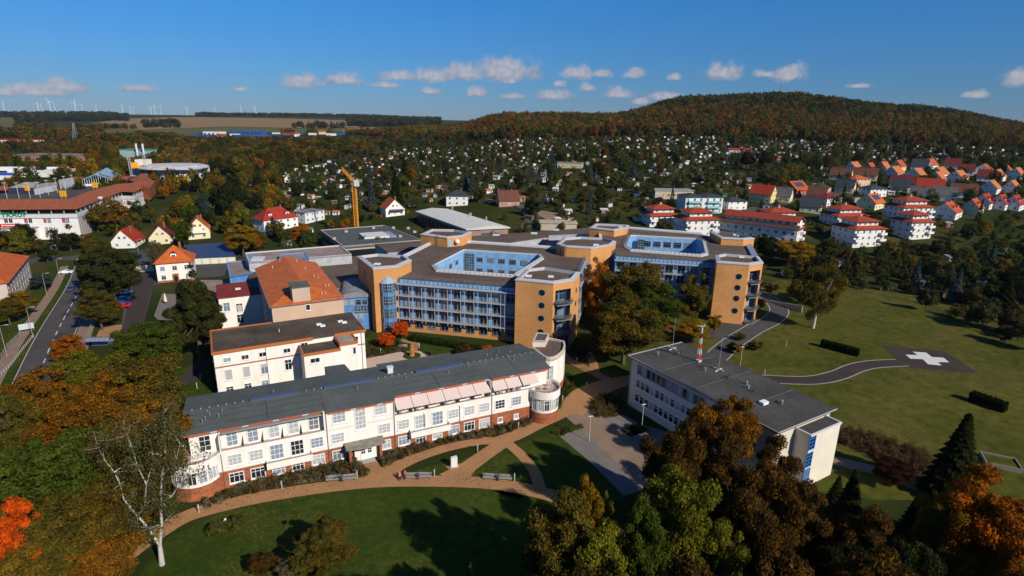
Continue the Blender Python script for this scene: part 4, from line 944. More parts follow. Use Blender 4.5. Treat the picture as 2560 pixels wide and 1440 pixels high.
    for k in (2, 7):
        a, b = (Vector(T[k][2]), Vector(T[k][3])) if k == 2 else (Vector(T[k][3]), Vector(T[k][4])); c = (a+b)/2; t = b-a; an2 = math.degrees(math.atan2(t.y, t.x))
        for z in (14.4, 10.8, 7.2, 3.4): disc(tw[k], c.x, c.y, z, .7, an2)
    # tower fittings
    a, b = Vector(T[1][0]), Vector(T[1][1]); t = (b-a).normalized(); an1 = math.degrees(math.atan2(t.y, t.x))
    for z, f in ((13.0, .55), (13.0, .57)): pass
    c = a+t*7.5; win(tw[1], c.x, c.y, 12.6, 1.3, 3.2, an1, 2, 4, fm='bluef', sill=False); win(tw[1], c.x+1.6, c.y-1.7, 8.6, 1.3, 2.6, an1, 2, 3, fm='bluef', sill=False)
    a, b = Vector(T[1][1]), Vector(T[1][2]); c = a+(b-a)*.56; t = (b-a).normalized(); nn = Vector((t.y, -t.x)); ang = math.atan2(nn.y, nn.x)
    hx = [(c.x+2.1*math.cos(ang+R_(x)), c.y+2.1*math.sin(ang+R_(x))) for x in (-95, -50, -12, 28, 62, 95)]
    gb = MB().prism(hx, 0, 14.3).build('glass_bay', 'glass', tw[1]); mm = MB(); ap = (c.x, c.y, 15.9)
    hx2 = [(c.x+2.3*math.cos(ang+R_(x)), c.y+2.3*math.sin(ang+R_(x)), 14.3) for x in (-95, -50, -12, 28, 62, 95)]
    for i in range(5): mm.face(hx2[i], hx2[i+1], ap)
    mm.face(hx2[5], hx2[0], ap); mm.build('glass_cap', 'metal', gb, (0.28, 0.40, 0.5))
    bd = MB()
    for z in (3.2, 6.9, 10.6): bd.prism([(x+ (x-c.x)*.02, y+(y-c.y)*.02) for x, y in hx], z, z+1.0)
    bd.build('bay_band', 'blue', gb)
    fr_ = MB()
    for x, y in hx: fr_.bar((x, y, 0), (x, y, 14.3), .16)
    fr_.build('bay_frame', 'bluef', gb)
    # T4 glass cap and roof lights
    def rl(par, px, py, z=17.8, s=.8, name='rooflight'):
        p = FD.to(P(px, py, z)); return MB().box(p[0]-s, p[0]+s, p[1]-s*.8, p[1]+s*.8, z-.03, z+.3).build(name, 'trim', par, (0.78, 0.78, 0.76))
    rl(tw[1], 943, 661); rl(tw[2], 1321, 691); rl(tw[2], 1377, 692.5, s=.7); rl(tw[4], 1490, 613, s=.9); rl(tw[5], 1552, 569); rl(tw[7], 1853, 643.5); rl(tw[6], 1790, 579, s=.7); rl(tw[6], 1800, 581, s=.7); rl(tw[6], 1838, 588); rl(tw[6], 1848, 590, s=.7); rl(tw[6], 1858, 592, s=.6)
    dish = MB(); p = FD.to(P(1154, 607, 16.2)); 
    e3 = Vector(T[3][2])*.55+Vector(T[3][1])*.45; t = (Vector(T[3][2])-Vector(T[3][1])).normalized(); an3 = math.degrees(math.atan2(t.y, t.x))
    MB().dome((e3.x+.5, e3.y-.6, 16.8), .85, .85, 14, 4).build('satellite_dish', 'trim', tw[3], (0.8, 0.8, 0.8))
    e = Vector(T[3][1])+t*1.0; dpt = MB().box(-.6, .6, -.06, .02, 0, 2.2); d_ = dpt.build('roof_door', 'trim', tw[3], (0.25, 0.4, 0.55)); d_.location = (e.x, e.y, 15.05); d_.rotation_euler = (0, 0, R_(an3))
    ld = MB(); e = Vector(T[3][0])*.35+Vector(T[3][1])*.65; t0 = (Vector(T[3][1])-Vector(T[3][0])).normalized(); nn = Vector((t0.y, -t0.x))
    for s in (-.3, .3): q = e+t0*s+nn*.25; ld.bar((*q, 15), (*q, 19), .06)
    for k in range(10): q = e+nn*.25; ld.bar((*(q-t0*.3), 15.2+k*.4), (*(q+t0*.3), 15.2+k*.4), .05)
    ld.build('roof_ladder', 'metal', tw[3], (0.3, 0.15, 0.05))
    u, z = FD.hit(1400, 625, v=46); 
    MB().box(43.4, 44.6, 46.2, 46.35, 15.05, 17.2).build('roof_door', 'trim', tw[4], (0.1, 0.12, 0.2))
    ld = MB()
    for s in (0, .5): ld.bar((45.5+s, 44.3, 15), (45.5+s, 44.3, 19), .06)
    for k in range(10): ld.bar((45.5, 44.3, 15.2+k*.4), (46, 44.3, 15.2+k*.4), .05)
    ld.build('roof_ladder', 'metal', tw[4], (0.3, 0.15, 0.05))
    # main roofs with the courtyards cut out
    C1 = pl([(1087,666),(1097,678),(1283,692),(1352,648),(1345,640),(1160,628)], 15.0)
    C2 = pl([(1566,618),(1581,628),(1747,641),(1763,637),(1756,606),(1742,600),(1591,592),(1577,592)], 15.9)
    RL = [(-4.6, 12), (4.9, 4.9), (38.7, 4.9), (46, 9), (52.2, 14), (52.2, 46), (41.5, 56), (10, 56.6), (-3, 50)]
    RR = [(56, 55), (61.3, 52.5), (61.3, 46.2), (92.2, 46.2), (98, 44), (105.6, 48), (107.2, 76), (101, 84), (92, 94), (64, 98), (52.2, 92)]
    for poly, hole, z, zf, nm in ((RL, C1, 15.0, 4.0, 'left'), (RR, C2, 15.9, 8.0, 'right')):
        MB().flat([poly, list(reversed(hole))], z).build('roof', 'gravelroof', r)
        m_ = MB(); n = len(hole)
        for i in range(n):
            a, b = hole[i], hole[(i+1) % n]; m_.face((*b, zf), (*a, zf), (*a, z+.2), (*b, z+.2))
        m_.build('courtyard_wall', 'paleblue', r)
        MB().flat([hole], zf).build('courtyard_floor', 'gravelroof', r)
        m_ = MB(); o = inset(hole, -1.0)
        for i in range(n):
            j = (i+1) % n; a, b, c, d = hole[i], hole[j], o[j], o[i]
            m_.face((*a, z+.75), (*b, z+.75), (*c, z+.3), (*d, z+.3)).face((*d, z), (*c, z), (*c, z+.3), (*d, z+.3)).face((*a, z+.2), (*b, z+.2), (*b, z+.75), (*a, z+.75))
        pr = m_.build('courtyard_parapet', 'metal', r, (0.55, 0.54, 0.53))
        m_ = MB()
        for i in range(n):
            a = Vector(o[i]); b = Vector(o[(i+1) % n]); L_ = (b-a).length; k = max(1, int(L_/1.25))
            for q in range(k): c = a+(b-a)*q/k; m_.bar((*c, z), (*c, z+1.05), .05); 
            m_.bar((*a, z+1.05), (*b, z+1.05), .05)
            ai, bi = Vector(hole[i]), Vector(hole[(i+1) % n])
            for q in range(k):
                c = a+(b-a)*q/k; d = ai+(bi-ai)*q/k; m_.bar((*c, z+.33), (*d, z+.79), .06, .04)
        m_.build('railing', 'metal', pr, (0.22, 0.2, 0.19))
        # outer walls
        m_ = MB(); n = len(poly)
        for i in range(n):
            a, b = poly[i], poly[(i+1) % n]; m_.face((*a, 3.9), (*b, 3.9), (*b, z), (*a, z))
        m_.build('upper_wall', 'blue', r)
        m_ = MB()
        for i in range(n):
            a, b = poly[i], poly[(i+1) % n]; m_.face((*a, 0), (*b, 0), (*b, 3.9), (*a, 3.9))
        m_.build('ground_floor_wall', 'orange', r)
        m_ = MB()
        for i in range(n):
            a = Vector(poly[i]); b = Vector(poly[(i+1) % n])
            if (i == n-1) or (i in (n-2, n-3) ): 
                t = (b-a).normalized(); nn = Vector((-t.y, t.x)); c, d = b+nn*1.0, a+nn*1.0
                m_.face((*a, z), (*b, z), (*b, z+.8), (*a, z+.8)).face((*a, z+.8), (*b, z+.8), (*c, z+.5), (*d, z+.5)).face((*d, z+.5), (*c, z+.5), (*c, z), (*d, z))
        m_.build('roof_parapet', 'metal', r, (0.55, 0.54, 0.53))
    m_ = MB()
    for (a, b) in (((105.4, 49), (106.9, 75)),):
        a = Vector(a); b = Vector(b); t = (b-a).normalized(); nn = Vector((-t.y, t.x)); c, d = b+nn*1.6, a+nn*1.6
        m_.face((*a, 15.9), (*b, 15.9), (*b, 17.0), (*a, 17.0)).face((*a, 17.0), (*b, 17.0), (*c, 16.5), (*d, 16.5)).face((*d, 16.5), (*c, 16.5), (*c, 15.9), (*d, 15.9))
    m_.build('roof_parapet', 'metal', r, (0.4, 0.42, 0.45))
    for px, py in ((1199.5,657),(1227,660),(1254.5,662),(1282.5,664),(1311,666)):
        u, z = FD.hit(px, py, v=42.8)
        for zz in (12.0, 8.2): win(r, u, 42.75, zz-.3, 2.1, 1.6, 0, 3, 2, fm='greyf', sill=False, name='courtyard_window')
    for px, py in ((1616.8,615),(1641,617),(1666,618),(1691.5,620),(1716.4,621)):
        u, z = FD.hit(px, py, v=85.3)
        for zz in (12.6,): win(r, u, C2[5][1]+(C2[6][1]-C2[5][1])*(C2[5][0]-u)/(C2[5][0]-C2[6][0])-.06, zz-.1, 2.7, 2.1, 0, 3, 2, fm='greyf', sill=False, name='courtyard_window')
    a = Vector(C1[5]); b = Vector(C1[0]); t = (a-b).normalized()   # left courtyard wall, faces +u
    an4 = math.degrees(math.atan2(t.y, t.x))
    for f in (.28, .5, .72):
        c = b+(a-b)*f
        for zz in (12.0, 8.2): win(r, c.x+.05, c.y, zz-.3, 2.1, 1.6, an4-0 if False else 90+ (an4-90), 2, 2, fm='greyf', sill=False, name='courtyard_window')
    MB().box(C1[5][0]+.2, C1[5][0]+3.6, C1[5][1]-.5, C1[5][1]+.2, 8, 14.3).build('corner_glazing', 'glass', r)
    MB().box(C2[6][0]+.4, C2[6][0]+3.2, C2[6][1]-1.6, C2[6][1]-.9, 11, 15.3).build('corner_glazing', 'glass', r)
    # galleries
    def gallery(u0, u1, v, n, zo, roofz, deg=0, O=(0, 0)):
        """three storeys of windows behind a light metal gallery; deg 0 along the front, 90 along the right side"""
        g = bpy.data.objects.new('gallery_front', None); COL.objects.link(g); g.parent = r; g.empty_display_size = .3
        g.location = (u0, v, 0) if deg == 0 else (O[0], O[1], 0); g.rotation_euler = (0, 0, R_(deg)); W_ = u1-u0
        fl = [4.1+zo, 7.4+zo, 10.7+zo]; top = 13.9+zo; D_ = -1.35; bay = W_/n
        fm = MB()
        for z in fl: fm.box(0, W_, D_, -.02, z-.22, z)
        for z in fl+[top]:
            fm.bar((0, D_, z-.05), (W_, D_, z-.05), .14, .3)
        for i in range(n+1):
            for s in ((.0,) if i in (0, n) else (-.55, .55)):
                x = i*bay+s; x = max(.1, min(W_-.1, x)); fm.bar((x, D_, fl[0]-.9), (x, D_, top), .13)
        fr_ = fm.build('gallery_frame', 'metal', g, (0.40, 0.39, 0.39))
        sh = MB(); sh.box(-.3, W_, D_-.45, D_+.05, top, top+.12)
        for q in range(6): sh.box(-.3, W_, D_+.15+q*.2, D_+.25+q*.2, top, top+.08)
        sh.build('sunshade', 'metal', g, (0.42, 0.41, 0.4))
        rl_ = MB()
        for z in fl:
            for h in (.5, 1.05): rl_.bar((0, D_+.1, z+h), (W_, D_+.1, z+h), .05)
        rl_.build('gallery_rail', 'metal', g, (0.12, 0.13, 0.16))
        cl = MB(); k = n*3
        for i in range(k): cl.box(W_*i/k+.1, W_*(i+1)/k-.12, -.1, -.02, top+.15, roofz-.1)
        cl.build('clerestory', 'paleblue', g)
        pn = MB()
        for i in range(n+1):
            for z in fl:
                a = max(0, i*bay-.5); b = min(W_, i*bay+.5); pn.box(a, b, -.16, -.02, z+.02, z+2.75)
        pn.build('blue_panel', 'paleblue', g)
        for i in range(n):
            for z in fl:
                win(g, (i+.5)*bay, -.03, z+.15, bay-1.35, 2.5, 0, 2, 2, fm='greyf', sill=False, fr=.14, bar=.12)
        er = MB(); er.bar((0, .3, roofz+1.0), (W_, .3, roofz+1.0), .05); er.bar((0, .3, roofz+.5), (W_, .3, roofz+.5), .04)
        for i in range(n*2+1): er.bar((W_*i/(n*2), .3, roofz), (W_*i/(n*2), .3, roofz+1.0), .05)
        er.build('roof_railing', 'metal', g, (0.25, 0.23, 0.22))
        if deg == 0:
            for i in range(n): 
                o = MB().box(-bay*.31, bay*.31, -.03, .02, 0, 2.3).build('ground_floor_window', 'dark', g); o.location = ((i+.5)*bay, -.03, 1.2)
                win(o, 0, -.02, 0.03, bay*.6, 2.2, 0, 2, 2, fm='greyf', sill=False)
    gallery(5.3, 38.4, 4.85, 9, 0, 15.0)
    gallery(61.5, 91.3, 46.15, 8, .9, 15.9)
    gallery(0, 30, 0, 8, 0, 15.0, 90, (52.25, 14.5))
    # north part behind: lower brown roof on grey walls
    nw = pl([(1178,606),(1245,610),(1363,593),(1500,592),(1482,568),(1300,583),(1180,590)], 12.6)
    MB().prism(nw, 0, 12.3, cap=False).build('north_wing_wall', 'greyclad', r); MB().prism(nw, 12.3, 12.6).build('north_wing_roof', 'gravelroof', r)
    for px, py in ((1316,611),(1330,612)): pass
    g = pl([(1290,600),(1305,606),(1420,596),(1400,588),(1340,588)], 14.2)
    MB().prism(pl([(1372,588),(1372,592),(1490,590),(1480,584)], 14.0), 12.6, 14.0).build('plant_room', 'greyclad', r)
    for px, py in ((1240,588),(1335,584),(1390,575)): 
        p = FD.to(P(px, py, 12.7)); MB().box(p[0]-1.2, p[0]+1.2, p[1]-.8, p[1]+.8, 12.6, 13.1).build('rooflight', 'trim', r, (0.7, 0.7, 0.68))
    # low buildings between tower and flat hall
    lw = pl([(937,610),(969,630),(1053,626),(1051,602)], 9.5); MB().prism(lw, 0, 9.2, cap=False).build('link_wall', 'greyclad', r); MB().prism(lw, 9.2, 9.5).build('link_roof', 'gravelroof', r)
build_D()

# ---- flat grey-roofed building, sports hall, right-hand block
def build_F():
    Q = [(800,575),(858,616),(1056,600),(960,563)]; w = PX(Q, 7.5); O = w[1]; ang = math.degrees(math.atan2(w[2][1]-w[1][1], w[2][0]-w[1][0]))
    F_ = Fr(O, ang); q = [F_.to(p) for p in w]; q = [q[1], q[2], q[3], q[0]]
    r = F_.root('flat_roofed_building', 'low building with wide flat grey roof and white rooflight beside the orange crane', 'building')
    MB().prism(inset(q, .5), 0, 6.6).build('wall', 'wall', r, (0.42, 0.37, 0.3)); MB().prism(inset(q, .48), 2.8, 5.6, cap=False).build('window_band', 'dark', r)
    MB().prism(q, 6.6, 7.3, bottom=True).build('roof', 'greyroof', r); MB().ring(q, .5, 6.6, 7.6).build('roof_edge', 'trim', r, (0.36, 0.33, 0.29))
    s = [F_.to(p) for p in PX([(897,583),(911,594),(975,590),(956,579)], 8)]
    rl = MB().prism(s, 7.3, 8.1).build('rooflight', 'trim', r, (0.62, 0.6, 0.56))
    s2 = [F_.to(p) for p in PX([(958,579),(977,590),(992,589),(974,578)], 8)]; MB().prism(s2, 7.3, 7.9).build('rooflight', 'metal', r, (0.25, 0.3, 0.36))
    for px, py in ((835,598),(865,580),(933,571),(983,571),(1020,572),(1036,581),(1000,592)):
        p = F_.to(P(px, py, 7.4)); MB().box(p[0]-.7, p[0]+.7, p[1]-.7, p[1]+.7, 7.3, 8.2).build('roof_vent', 'metal', r, (0.4, 0.34, 0.3))
    # hall
    Q = [(1165,572),(1276,567),(1120,521),(1038,527)]; w = PX(Q, 10.5); O = w[0]; ang = math.degrees(math.atan2(w[1][1]-w[0][1], w[1][0]-w[0][0]))
    F_ = Fr(O, ang); q = [F_.to(p) for p in w]
    r = F_.root('sports_hall', 'long sports hall with white low-pitched roof behind the hospital', 'building')
    MB().prism(inset(q, .7), 0, 9.9).build('wall', 'wall', r, (0.30, 0.20, 0.17))
    W_ = q[1][0]; L_ = (q[2][1]+q[3][1])/2
    dk = MB(); n = 12
    for i in range(n): 
        a = Vector(q[0]).lerp(Vector(q[3]), (i+.08)/n); b = Vector(q[0]).lerp(Vector(q[3]), (i+.92)/n); dk.face((b.x+.62, b.y, 1.5), (a.x+.62, a.y, 1.5), (a.x+.62, a.y, 8.8), (b.x+.62, b.y, 8.8))
    dk.build('side_glazing', 'dark', r)
    m_ = MB(); a = Vector(q[0]).lerp(Vector(q[1]), .6); b = Vector(q[3]).lerp(Vector(q[2]), .5)
    m_.face((*q[0], 10.3), (*a, 11.5), (*b, 11.5), (*q[3], 10.3)).face((*a, 11.5), (*q[1], 10.3), (*q[2], 10.3), (*b, 11.5)).face((*q[0], 10.3), (*q[1], 10.3), (*a, 11.5))
    m_.face((*q[0], 9.8), (*q[1], 9.8), (*q[1], 10.3), (*q[0], 10.3)).face((*q[3], 9.8), (*q[0], 9.8), (*q[0], 10.3), (*q[3], 10.3)).face((*q[1], 9.8), (*q[2], 9.8), (*q[2], 10.3), (*q[1], 10.3))
    m_.build('roof', 'wall', r, (0.58, 0.56, 0.5))
    fw = MB().box(W_*.35, W_*.75, .5, .62, 5.5, 8).build('front_window', 'glass', r)
    for f, g in ((.45, .5), (.5, .52), (.7, .3), (.3, .9)): p = Vector(q[0]).lerp(Vector(q[1]), f)+Vector((0, L_*g)); MB().tube((p.x, p.y, 11), (p.x, p.y, 12.6), .35, n=8).build('roof_vent', 'metal', r, (0.35, 0.35, 0.35))
    # low annexes behind
    r = thing('low_annex', 'low flat-roofed annex at the end of the white-roofed sports hall', 'building', G(1395, 572))
    MB().box(-9, 9, -3, 6, -1, 3.2).build('wall', 'wall', r, (0.5, 0.42, 0.3)); MB().box(-9.5, 9.5, -3.4, 6.4, 3.2, 3.5).build('roof', 'flat', r, (0.45, 0.38, 0.28))
build_F()
FH = Fr((41.9, 78.9), 31)
def build_H():
    r = FH.root('office_block', 'three-storey cream block with dark flat roof and stair tower in front of the helipad meadow', 'building')
    cream = (0.62, 0.56, 0.45)
    MB().box(.5, 15.3, .7, 34, -.5, 10.7).build('wall', 'wall', r, cream)
    m_ = MB(); m_.face((0, 0, 11), (15.9, 0, 11), (15.9, 17, 11.25), (0, 17, 11.25)).face((0, 17, 11.25), (15.9, 17, 11.25), (15.6, 34.6, 11), (0, 34.4, 11))
    m_.face((0, 0, 10.7), (15.9, 0, 10.7), (15.9, 0, 11), (0, 0, 11)).face((0, 34.4, 10.7), (0, 0, 10.7), (0, 0, 11), (0, 17, 11.25), (0, 34.4, 11)).face((0, 0, 10.69), (0, 34.4, 10.69), (15.6, 34.6, 10.69), (15.9, 0, 10.69)).face((15.9, 0, 10.7), (15.6, 34.6, 10.7), (15.6, 34.6, 11), (15.9, 17, 11.25), (15.9, 0, 11))
    m_.build('roof', 'darkroof', r)
    e = MB().box(-.06, .04, 0, 34.4, 10.9, 11.08).box(0, 15.9, -.06, .04, 10.9, 11.08).box(0, 15.6, 34.4, 34.6, 10.9, 11.1); e.build('roof_edge', 'metal', r, (0.4, 0.39, 0.37))
    sm = MB()
    for v in (8, 16.9, 25.5): sm.box(.2, 15.6, v-.06, v+.06, 11.24 if v > 12 and v < 20 else 11.12, 11.3 if 12 < v < 20 else 11.2)
    sm.build('roof_seam', 'metal', r, (0.11, 0.11, 0.1))
    an = MB().box(5.7, 13.9, -2.0, .66, -1.5, 9.7); an.build('stair_tower', 'wall', r, (0.70, 0.64, 0.52))
    MB().box(5.55, 14.05, -2.15, -1.85, 9.7, 10.05).box(5.55, 5.85, -1.85, .6, 9.7, 10.05).box(13.75, 14.05, -1.85, .6, 9.7, 10.05).build('stair_tower_edge', 'trim', r, (0.62, 0.6, 0.56)); MB().box(5.85, 13.75, -1.85, .6, 9.7, 9.8).build('stair_tower_roof', 'darkroof', r)
    v0, _ = FH.hit(1599, 923, u=.5); v1, _ = FH.hit(1727, 988, u=.5); dv = (v0-v1)/10
    k = 0; v = v0
    while v > 4.8:
        for z, h in ((8.2, 1.9), (5.1, 1.7), (1.9, 1.7)):
            if k >= 12 and z == 8.2 and k % 3: continue
            win(r, .5, v, z-.1, 1.15, h, -90, 1, 1 if z > 8 else 2, fm='greyf' if z > 8 else 'whitef', fr=.08)
        v -= dv; k += 1
    u, z = FH.hit(1886, 1068, u=.5); win(r, .5, u, z-.9, 2.0, 1.8, -90, 2, 2); win(r, .5, u, z-4.3, 2.0, 1.8, -90, 2, 2)
    M['bluewf'] = mat('bright_blue_frame', (0.03, 0.16, 0.5), var=.03, scale=1, rough=.4)
    for px, py in ((2030,1106),(2021,1150),(2014,1190)):
        u, z = FH.hit(px, py, v=-2.0); win(r, u, -2.0, z-1.3, 1.7, 2.7, 0, 2, 4, fm='bluewf', sill=False, fr=.16, bar=.12)
    for px, py in ((1645,885),(1697,887),(1702,883),(1763,926),(1818,947),(1822,943),(1871,970),(1867,960),(1884,979),(1955,1008),(1958,1006),(1862,1017),(1788,919),(1756,918)):
        u, v = FH.to(P(px, py, 11.3)); MB().tube((u, v, 11.1), (u, v, 11.75), .14, n=7).tube((u, v, 11.75), (u, v, 11.85), .22, n=7).build('vent_pipe', 'metal', r, (0.3, 0.3, 0.3) if px % 2 else (0.05, 0.05, 0.05))
    u, v = FH.to(P(1909, 1007, 11.3)); MB().box(u-.7, u+.7, v-.5, v+.5, 11.15, 11.6).build('rooflight', 'trim', r, (0.8, 0.8, 0.78))
    MB().tube((.35, 34, 0), (.35, 34, 10.6), .07, n=6).tube((.4, .9, 0), (.4, .9, 10.6), .07, n=6).build('downpipe', 'metal', r, (0.2, 0.18, 0.16))
    # red and white lattice mast with lights
    u, v = FH.to(P(1746, 903, 11.2)); p = FH.w(u, v, 11.2)
    m = thing('obstruction_mast', 'red and white lattice mast with cross arms standing on the dark flat roof', 'mast', p, FH.a); m.scale = (.55, .55, .84)
    MB().box(-.8, .8, -.8, .8, -.05, .35).build('plinth', 'trim', m, (0.5, 0.5, 0.48))
    hgt = 8.2; nseg = 6
    for i in range(nseg):
        z0, z1 = .35+hgt*i/nseg, .35+hgt*(i+1)/nseg; w0, w1 = .5*(1-i/nseg)+.1, .5*(1-(i+1)/nseg)+.1; q = MB()
        for sx in (-1, 1):
            for sy in (-1, 1): q.bar((sx*w0, sy*w0, z0), (sx*w1, sy*w1, z1), .12)
        for a, b in (((-1,-1),(1,-1)),((1,-1),(1,1)),((1,1),(-1,1)),((-1,1),(-1,-1))): q.bar((a[0]*w0, a[1]*w0, z0), (b[0]*w1, b[1]*w1, z1), .07); q.bar((a[0]*w1, a[1]*w1, z1), (b[0]*w1, b[1]*w1, z1), .07)
        q.build('mast_section', 'trim', m, (0.75, 0.08, 0.02) if i % 2 == 0 else (0.8, 0.78, 0.75))
    MB().bar((-1.7, -.3, hgt+1.1), (0, 0, hgt+.5), .1).bar((1.7, .3, hgt+1.1), (0, 0, hgt+.5), .1).bar((-1.6, .9, hgt+.8), (1.2, -.6, hgt+.75), .08).build('cross_arm', 'metal', m, (0.6, 0.6, 0.6))
    MB().tube((0, -.1, hgt-2.2), (0, -.1, hgt-1.1), .3, n=8).build('lamp_housing', 'metal', m, (0.03, 0.02, 0.03))
    for (px, py, hh, l) in ((1681,873,7,'thin roof antenna on cross foot, left of the red and white mast'),(1796,926,7,'thin roof antenna on cross foot, right of the red and white mast')):
        u, v = FH.to(P(px, py, 11.2)); p = FH.w(u, v, 11.2)
        a = thing('roof_antenna', l, 'antenna', p, FH.a, 'thin antennas on the dark roof')
        MB().bar((-1.2, -.2, .1), (1.2, .2, .1), .16, .14).bar((.1, -1.1, .26), (-.1, 1.1, .26), .16, .14).build('foot', 'trim', a, (0.6, 0.58, 0.54))
        MB().tube((0, 0, .2), (0, 0, hh), .035, .02, n=6).build('rod', 'metal', a, (0.5, 0.5, 0.5))
build_H()
# ============================================================ houses
EXC = []          # (x, y, r) where no tree or shed may stand
def exc(p, r): EXC.append((p[0], p[1], r))
def clear_front(p, w, depth_m=14):
    """keep the ground between a building and the viewer open"""
    d = Vector((p[0], p[1])).normalized(); n = max(1, int(depth_m/5))
    for i in range(n+1): exc((p[0]-d.x*i*5, p[1]-d.y*i*5), w*.5+2)
def gable(mb, x0, x1, y0, y1, z, h, axis='x', over=.5, th=.18):
    """pitched roof; axis = direction of the ridge"""
    if axis == 'x':
        a0, a1, b0, b1 = x0-over*.6, x1+over*.6, y0-over, y1+over; c = (y0+y1)/2; k = h/((y1-y0)/2); e = z-over*k
        T = lambda a, b, zz: (a, b, zz)
    else:
        a0, a1, b0, b1 = y0-over*.6, y1+over*.6, x0-over, x1+over; c = (x0+x1)/2; k = h/((x1-x0)/2); e = z-over*k
        T = lambda a, b, zz: (b, a, zz)
    for s in (0, 1):
        bb = b0 if s == 0 else b1
        mb.face(T(a0,bb,e+th),T(a1,bb,e+th),T(a1,c,z+h+th),T(a0,c,z+h+th)); mb.face(T(a0,c,z+h),T(a1,c,z+h),T(a1,bb,e),T(a0,bb,e)); mb.face(T(a0,bb,e),T(a1,bb,e),T(a1,bb,e+th),T(a0,bb,e+th))
        for aa in (a0, a1): mb.face(T(aa,bb,e),T(aa,bb,e+th),T(aa,c,z+h+th),T(aa,c,z+h))
    return mb
def house(p, ang, W_, D_, eave, rh, wall, roofc, style='x', label='', name='house', cat='house', group=None, dormers=0, chimney=True, solar=False, win_rows=2, base=None, over=.5, roofm='roof', wins=True, found=2.0):
    """W_ along u, D_ along v, origin at the middle of the front wall"""
    r = thing(name, label, cat, p, R_(ang), group)
    x0, x1 = -W_/2, W_/2
    w = MB(); w.box(x0, x1, 0, D_, -found, eave)
    if style == 'x':
        for x in (x0, x1): w.face((x, 0, eave), (x, D_, eave), (x, D_/2, eave+rh)) if x > 0 else w.face((x, D_, eave), (x, 0, eave), (x, D_/2, eave+rh))
    elif style == 'y':
        w.face((x0, 0, eave), (x1, 0, eave), (0, 0, eave+rh)); w.face((x1, D_, eave), (x0, D_, eave), (0, D_, eave+rh))
    w.build('wall', 'wall', r, wall)
    m_ = MB()
    if style in 'xy': gable(m_, x0, x1, 0, D_, eave, rh, style, over)
    elif style == 'h': hip_roof(m_, x0, x1, 0, D_, eave, rh, over=over)
    elif style == 'f': m_.box(x0-.3, x1+.3, -.3, D_+.3, eave, eave+.35)
    rf = m_.build('roof', 'flat' if style == 'f' else roofm, r, roofc)
    if chimney:
        cx = W_*.18; MB().box(cx-.35, cx+.35, D_*.5-.35, D_*.5+.35, eave+rh*.5, eave+rh+1.0).build('chimney', 'wall', rf, (0.25, 0.1, 0.06))
    if solar: 
        s = MB()
        if style == 'x': a = (D_/2); s.face((-W_*.3, a*.3, eave+rh*.3+.3), (W_*.3, a*.3, eave+rh*.3+.3), (W_*.3, a*.8, eave+rh*.8+.3), (-W_*.3, a*.8, eave+rh*.8+.3))
        else: s.face((x1*.75, 1.5, eave+rh*.25+.3), (x1*.75, D_-1.5, eave+rh*.25+.3), (x1*.3, D_-1.5, eave+rh*.7+.3), (x1*.3, 1.5, eave+rh*.7+.3))
        s.build('solar_panel', 'metal', rf, (0.03, 0.05, 0.1))
    for i in range(dormers):
        x = x0+W_*(i+.5)/dormers; z = eave+rh*.28; y = D_/2*.28
        d = MB(); d.box(x-.9, x+.9, y, D_*.4, z-.3, z+1.3); dd = d.build('dormer', 'wall', rf, wall)
        g = MB(); gable(g, x-.9, x+.9, y, D_*.45, z+1.3, .8, 'y', .25, .12); g.build('dormer_roof', 'roof', dd, roofc); win1(dd, x, y-.01, z+.1, 1.2, 1.0, 0)
    if wins:
        fl = max(1, int(round(eave/2.9)))
        n = max(2, int(W_/3.2))
        for f in range(fl):
            for i in range(n): win1(r, x0+W_*(i+.5)/n, 0, .9+f*2.8, 1.2, 1.3, 0)
        if style == 'y' and rh > 2.5:
            for dx in (-1.1, 1.1): win1(r, dx, 0, eave+rh*.22, 1.1, 1.2, 0)
        nd = max(2, int(D_/3.5))
        for f in range(fl):
            for i in range(nd): win1(r, x1, D_*(i+.5)/nd, .9+f*2.8, 1.2, 1.3, 90); win1(r, x0, D_*(i+.5)/nd, .9+f*2.8, 1.2, 1.3, -90)
        if style == 'x' and rh > 2.5:
            for dy in (-1.1, 1.1): win1(r, x1, D_/2+dy, eave+rh*.2, 1.1, 1.2, 90); win1(r, x0, D_/2+dy, eave+rh*.2, 1.1, 1.2, -90)
    c = r.matrix_basis @ Vector((0, D_/2, 0)); R0 = max(W_, D_)*.55+1.5
    exc(c, R0*(.82 if group else 1)); clear_front(p, W_*.8, 4 if group else 10)
    return r
def houseL(a, b, D_, eave, rh, wall, roofc, style, label, **k):
    """front wall between two base pixels"""
    A, B = G(*a), G(*b); d = B-A; return house((A+B)/2, math.degrees(math.atan2(d.y, d.x)), Vector((d.x, d.y)).length, D_, eave, rh, wall, roofc, style, label, **k)
WH = (0.78, 0.75, 0.68); CRM = (0.72, 0.62, 0.36); ORG = (0.58, 0.12, 0.022); RED = (0.36, 0.035, 0.012); DRED = (0.16, 0.02, 0.018); SLATE = (0.045, 0.05, 0.06); BRN = (0.15, 0.055, 0.03); RORG = (0.50, 0.085, 0.016); OR2 = (0.56, 0.17, 0.05)
houseL((280,622),(338,620), 11, 3.0, 5.0, WH, RED, 'y', 'small white gabled house with dark red roof and red balcony')
houseL((374,613),(432,608), 11, 3.0, 5.2, CRM, DRED, 'y', 'cream gabled house with dark maroon roof between two red-roofed gables')
h = houseL((470,600),(526,595), 11, 4.6, 5.0, (0.76, 0.68, 0.42), ORG, 'y', 'cream gabled house with bright orange roof and white front balcony')
b_ = MB().box(-4.2, 3.2, -1.2, -.02, 2.9, 4.0); b_.build('balcony', 'wall', h, WH)
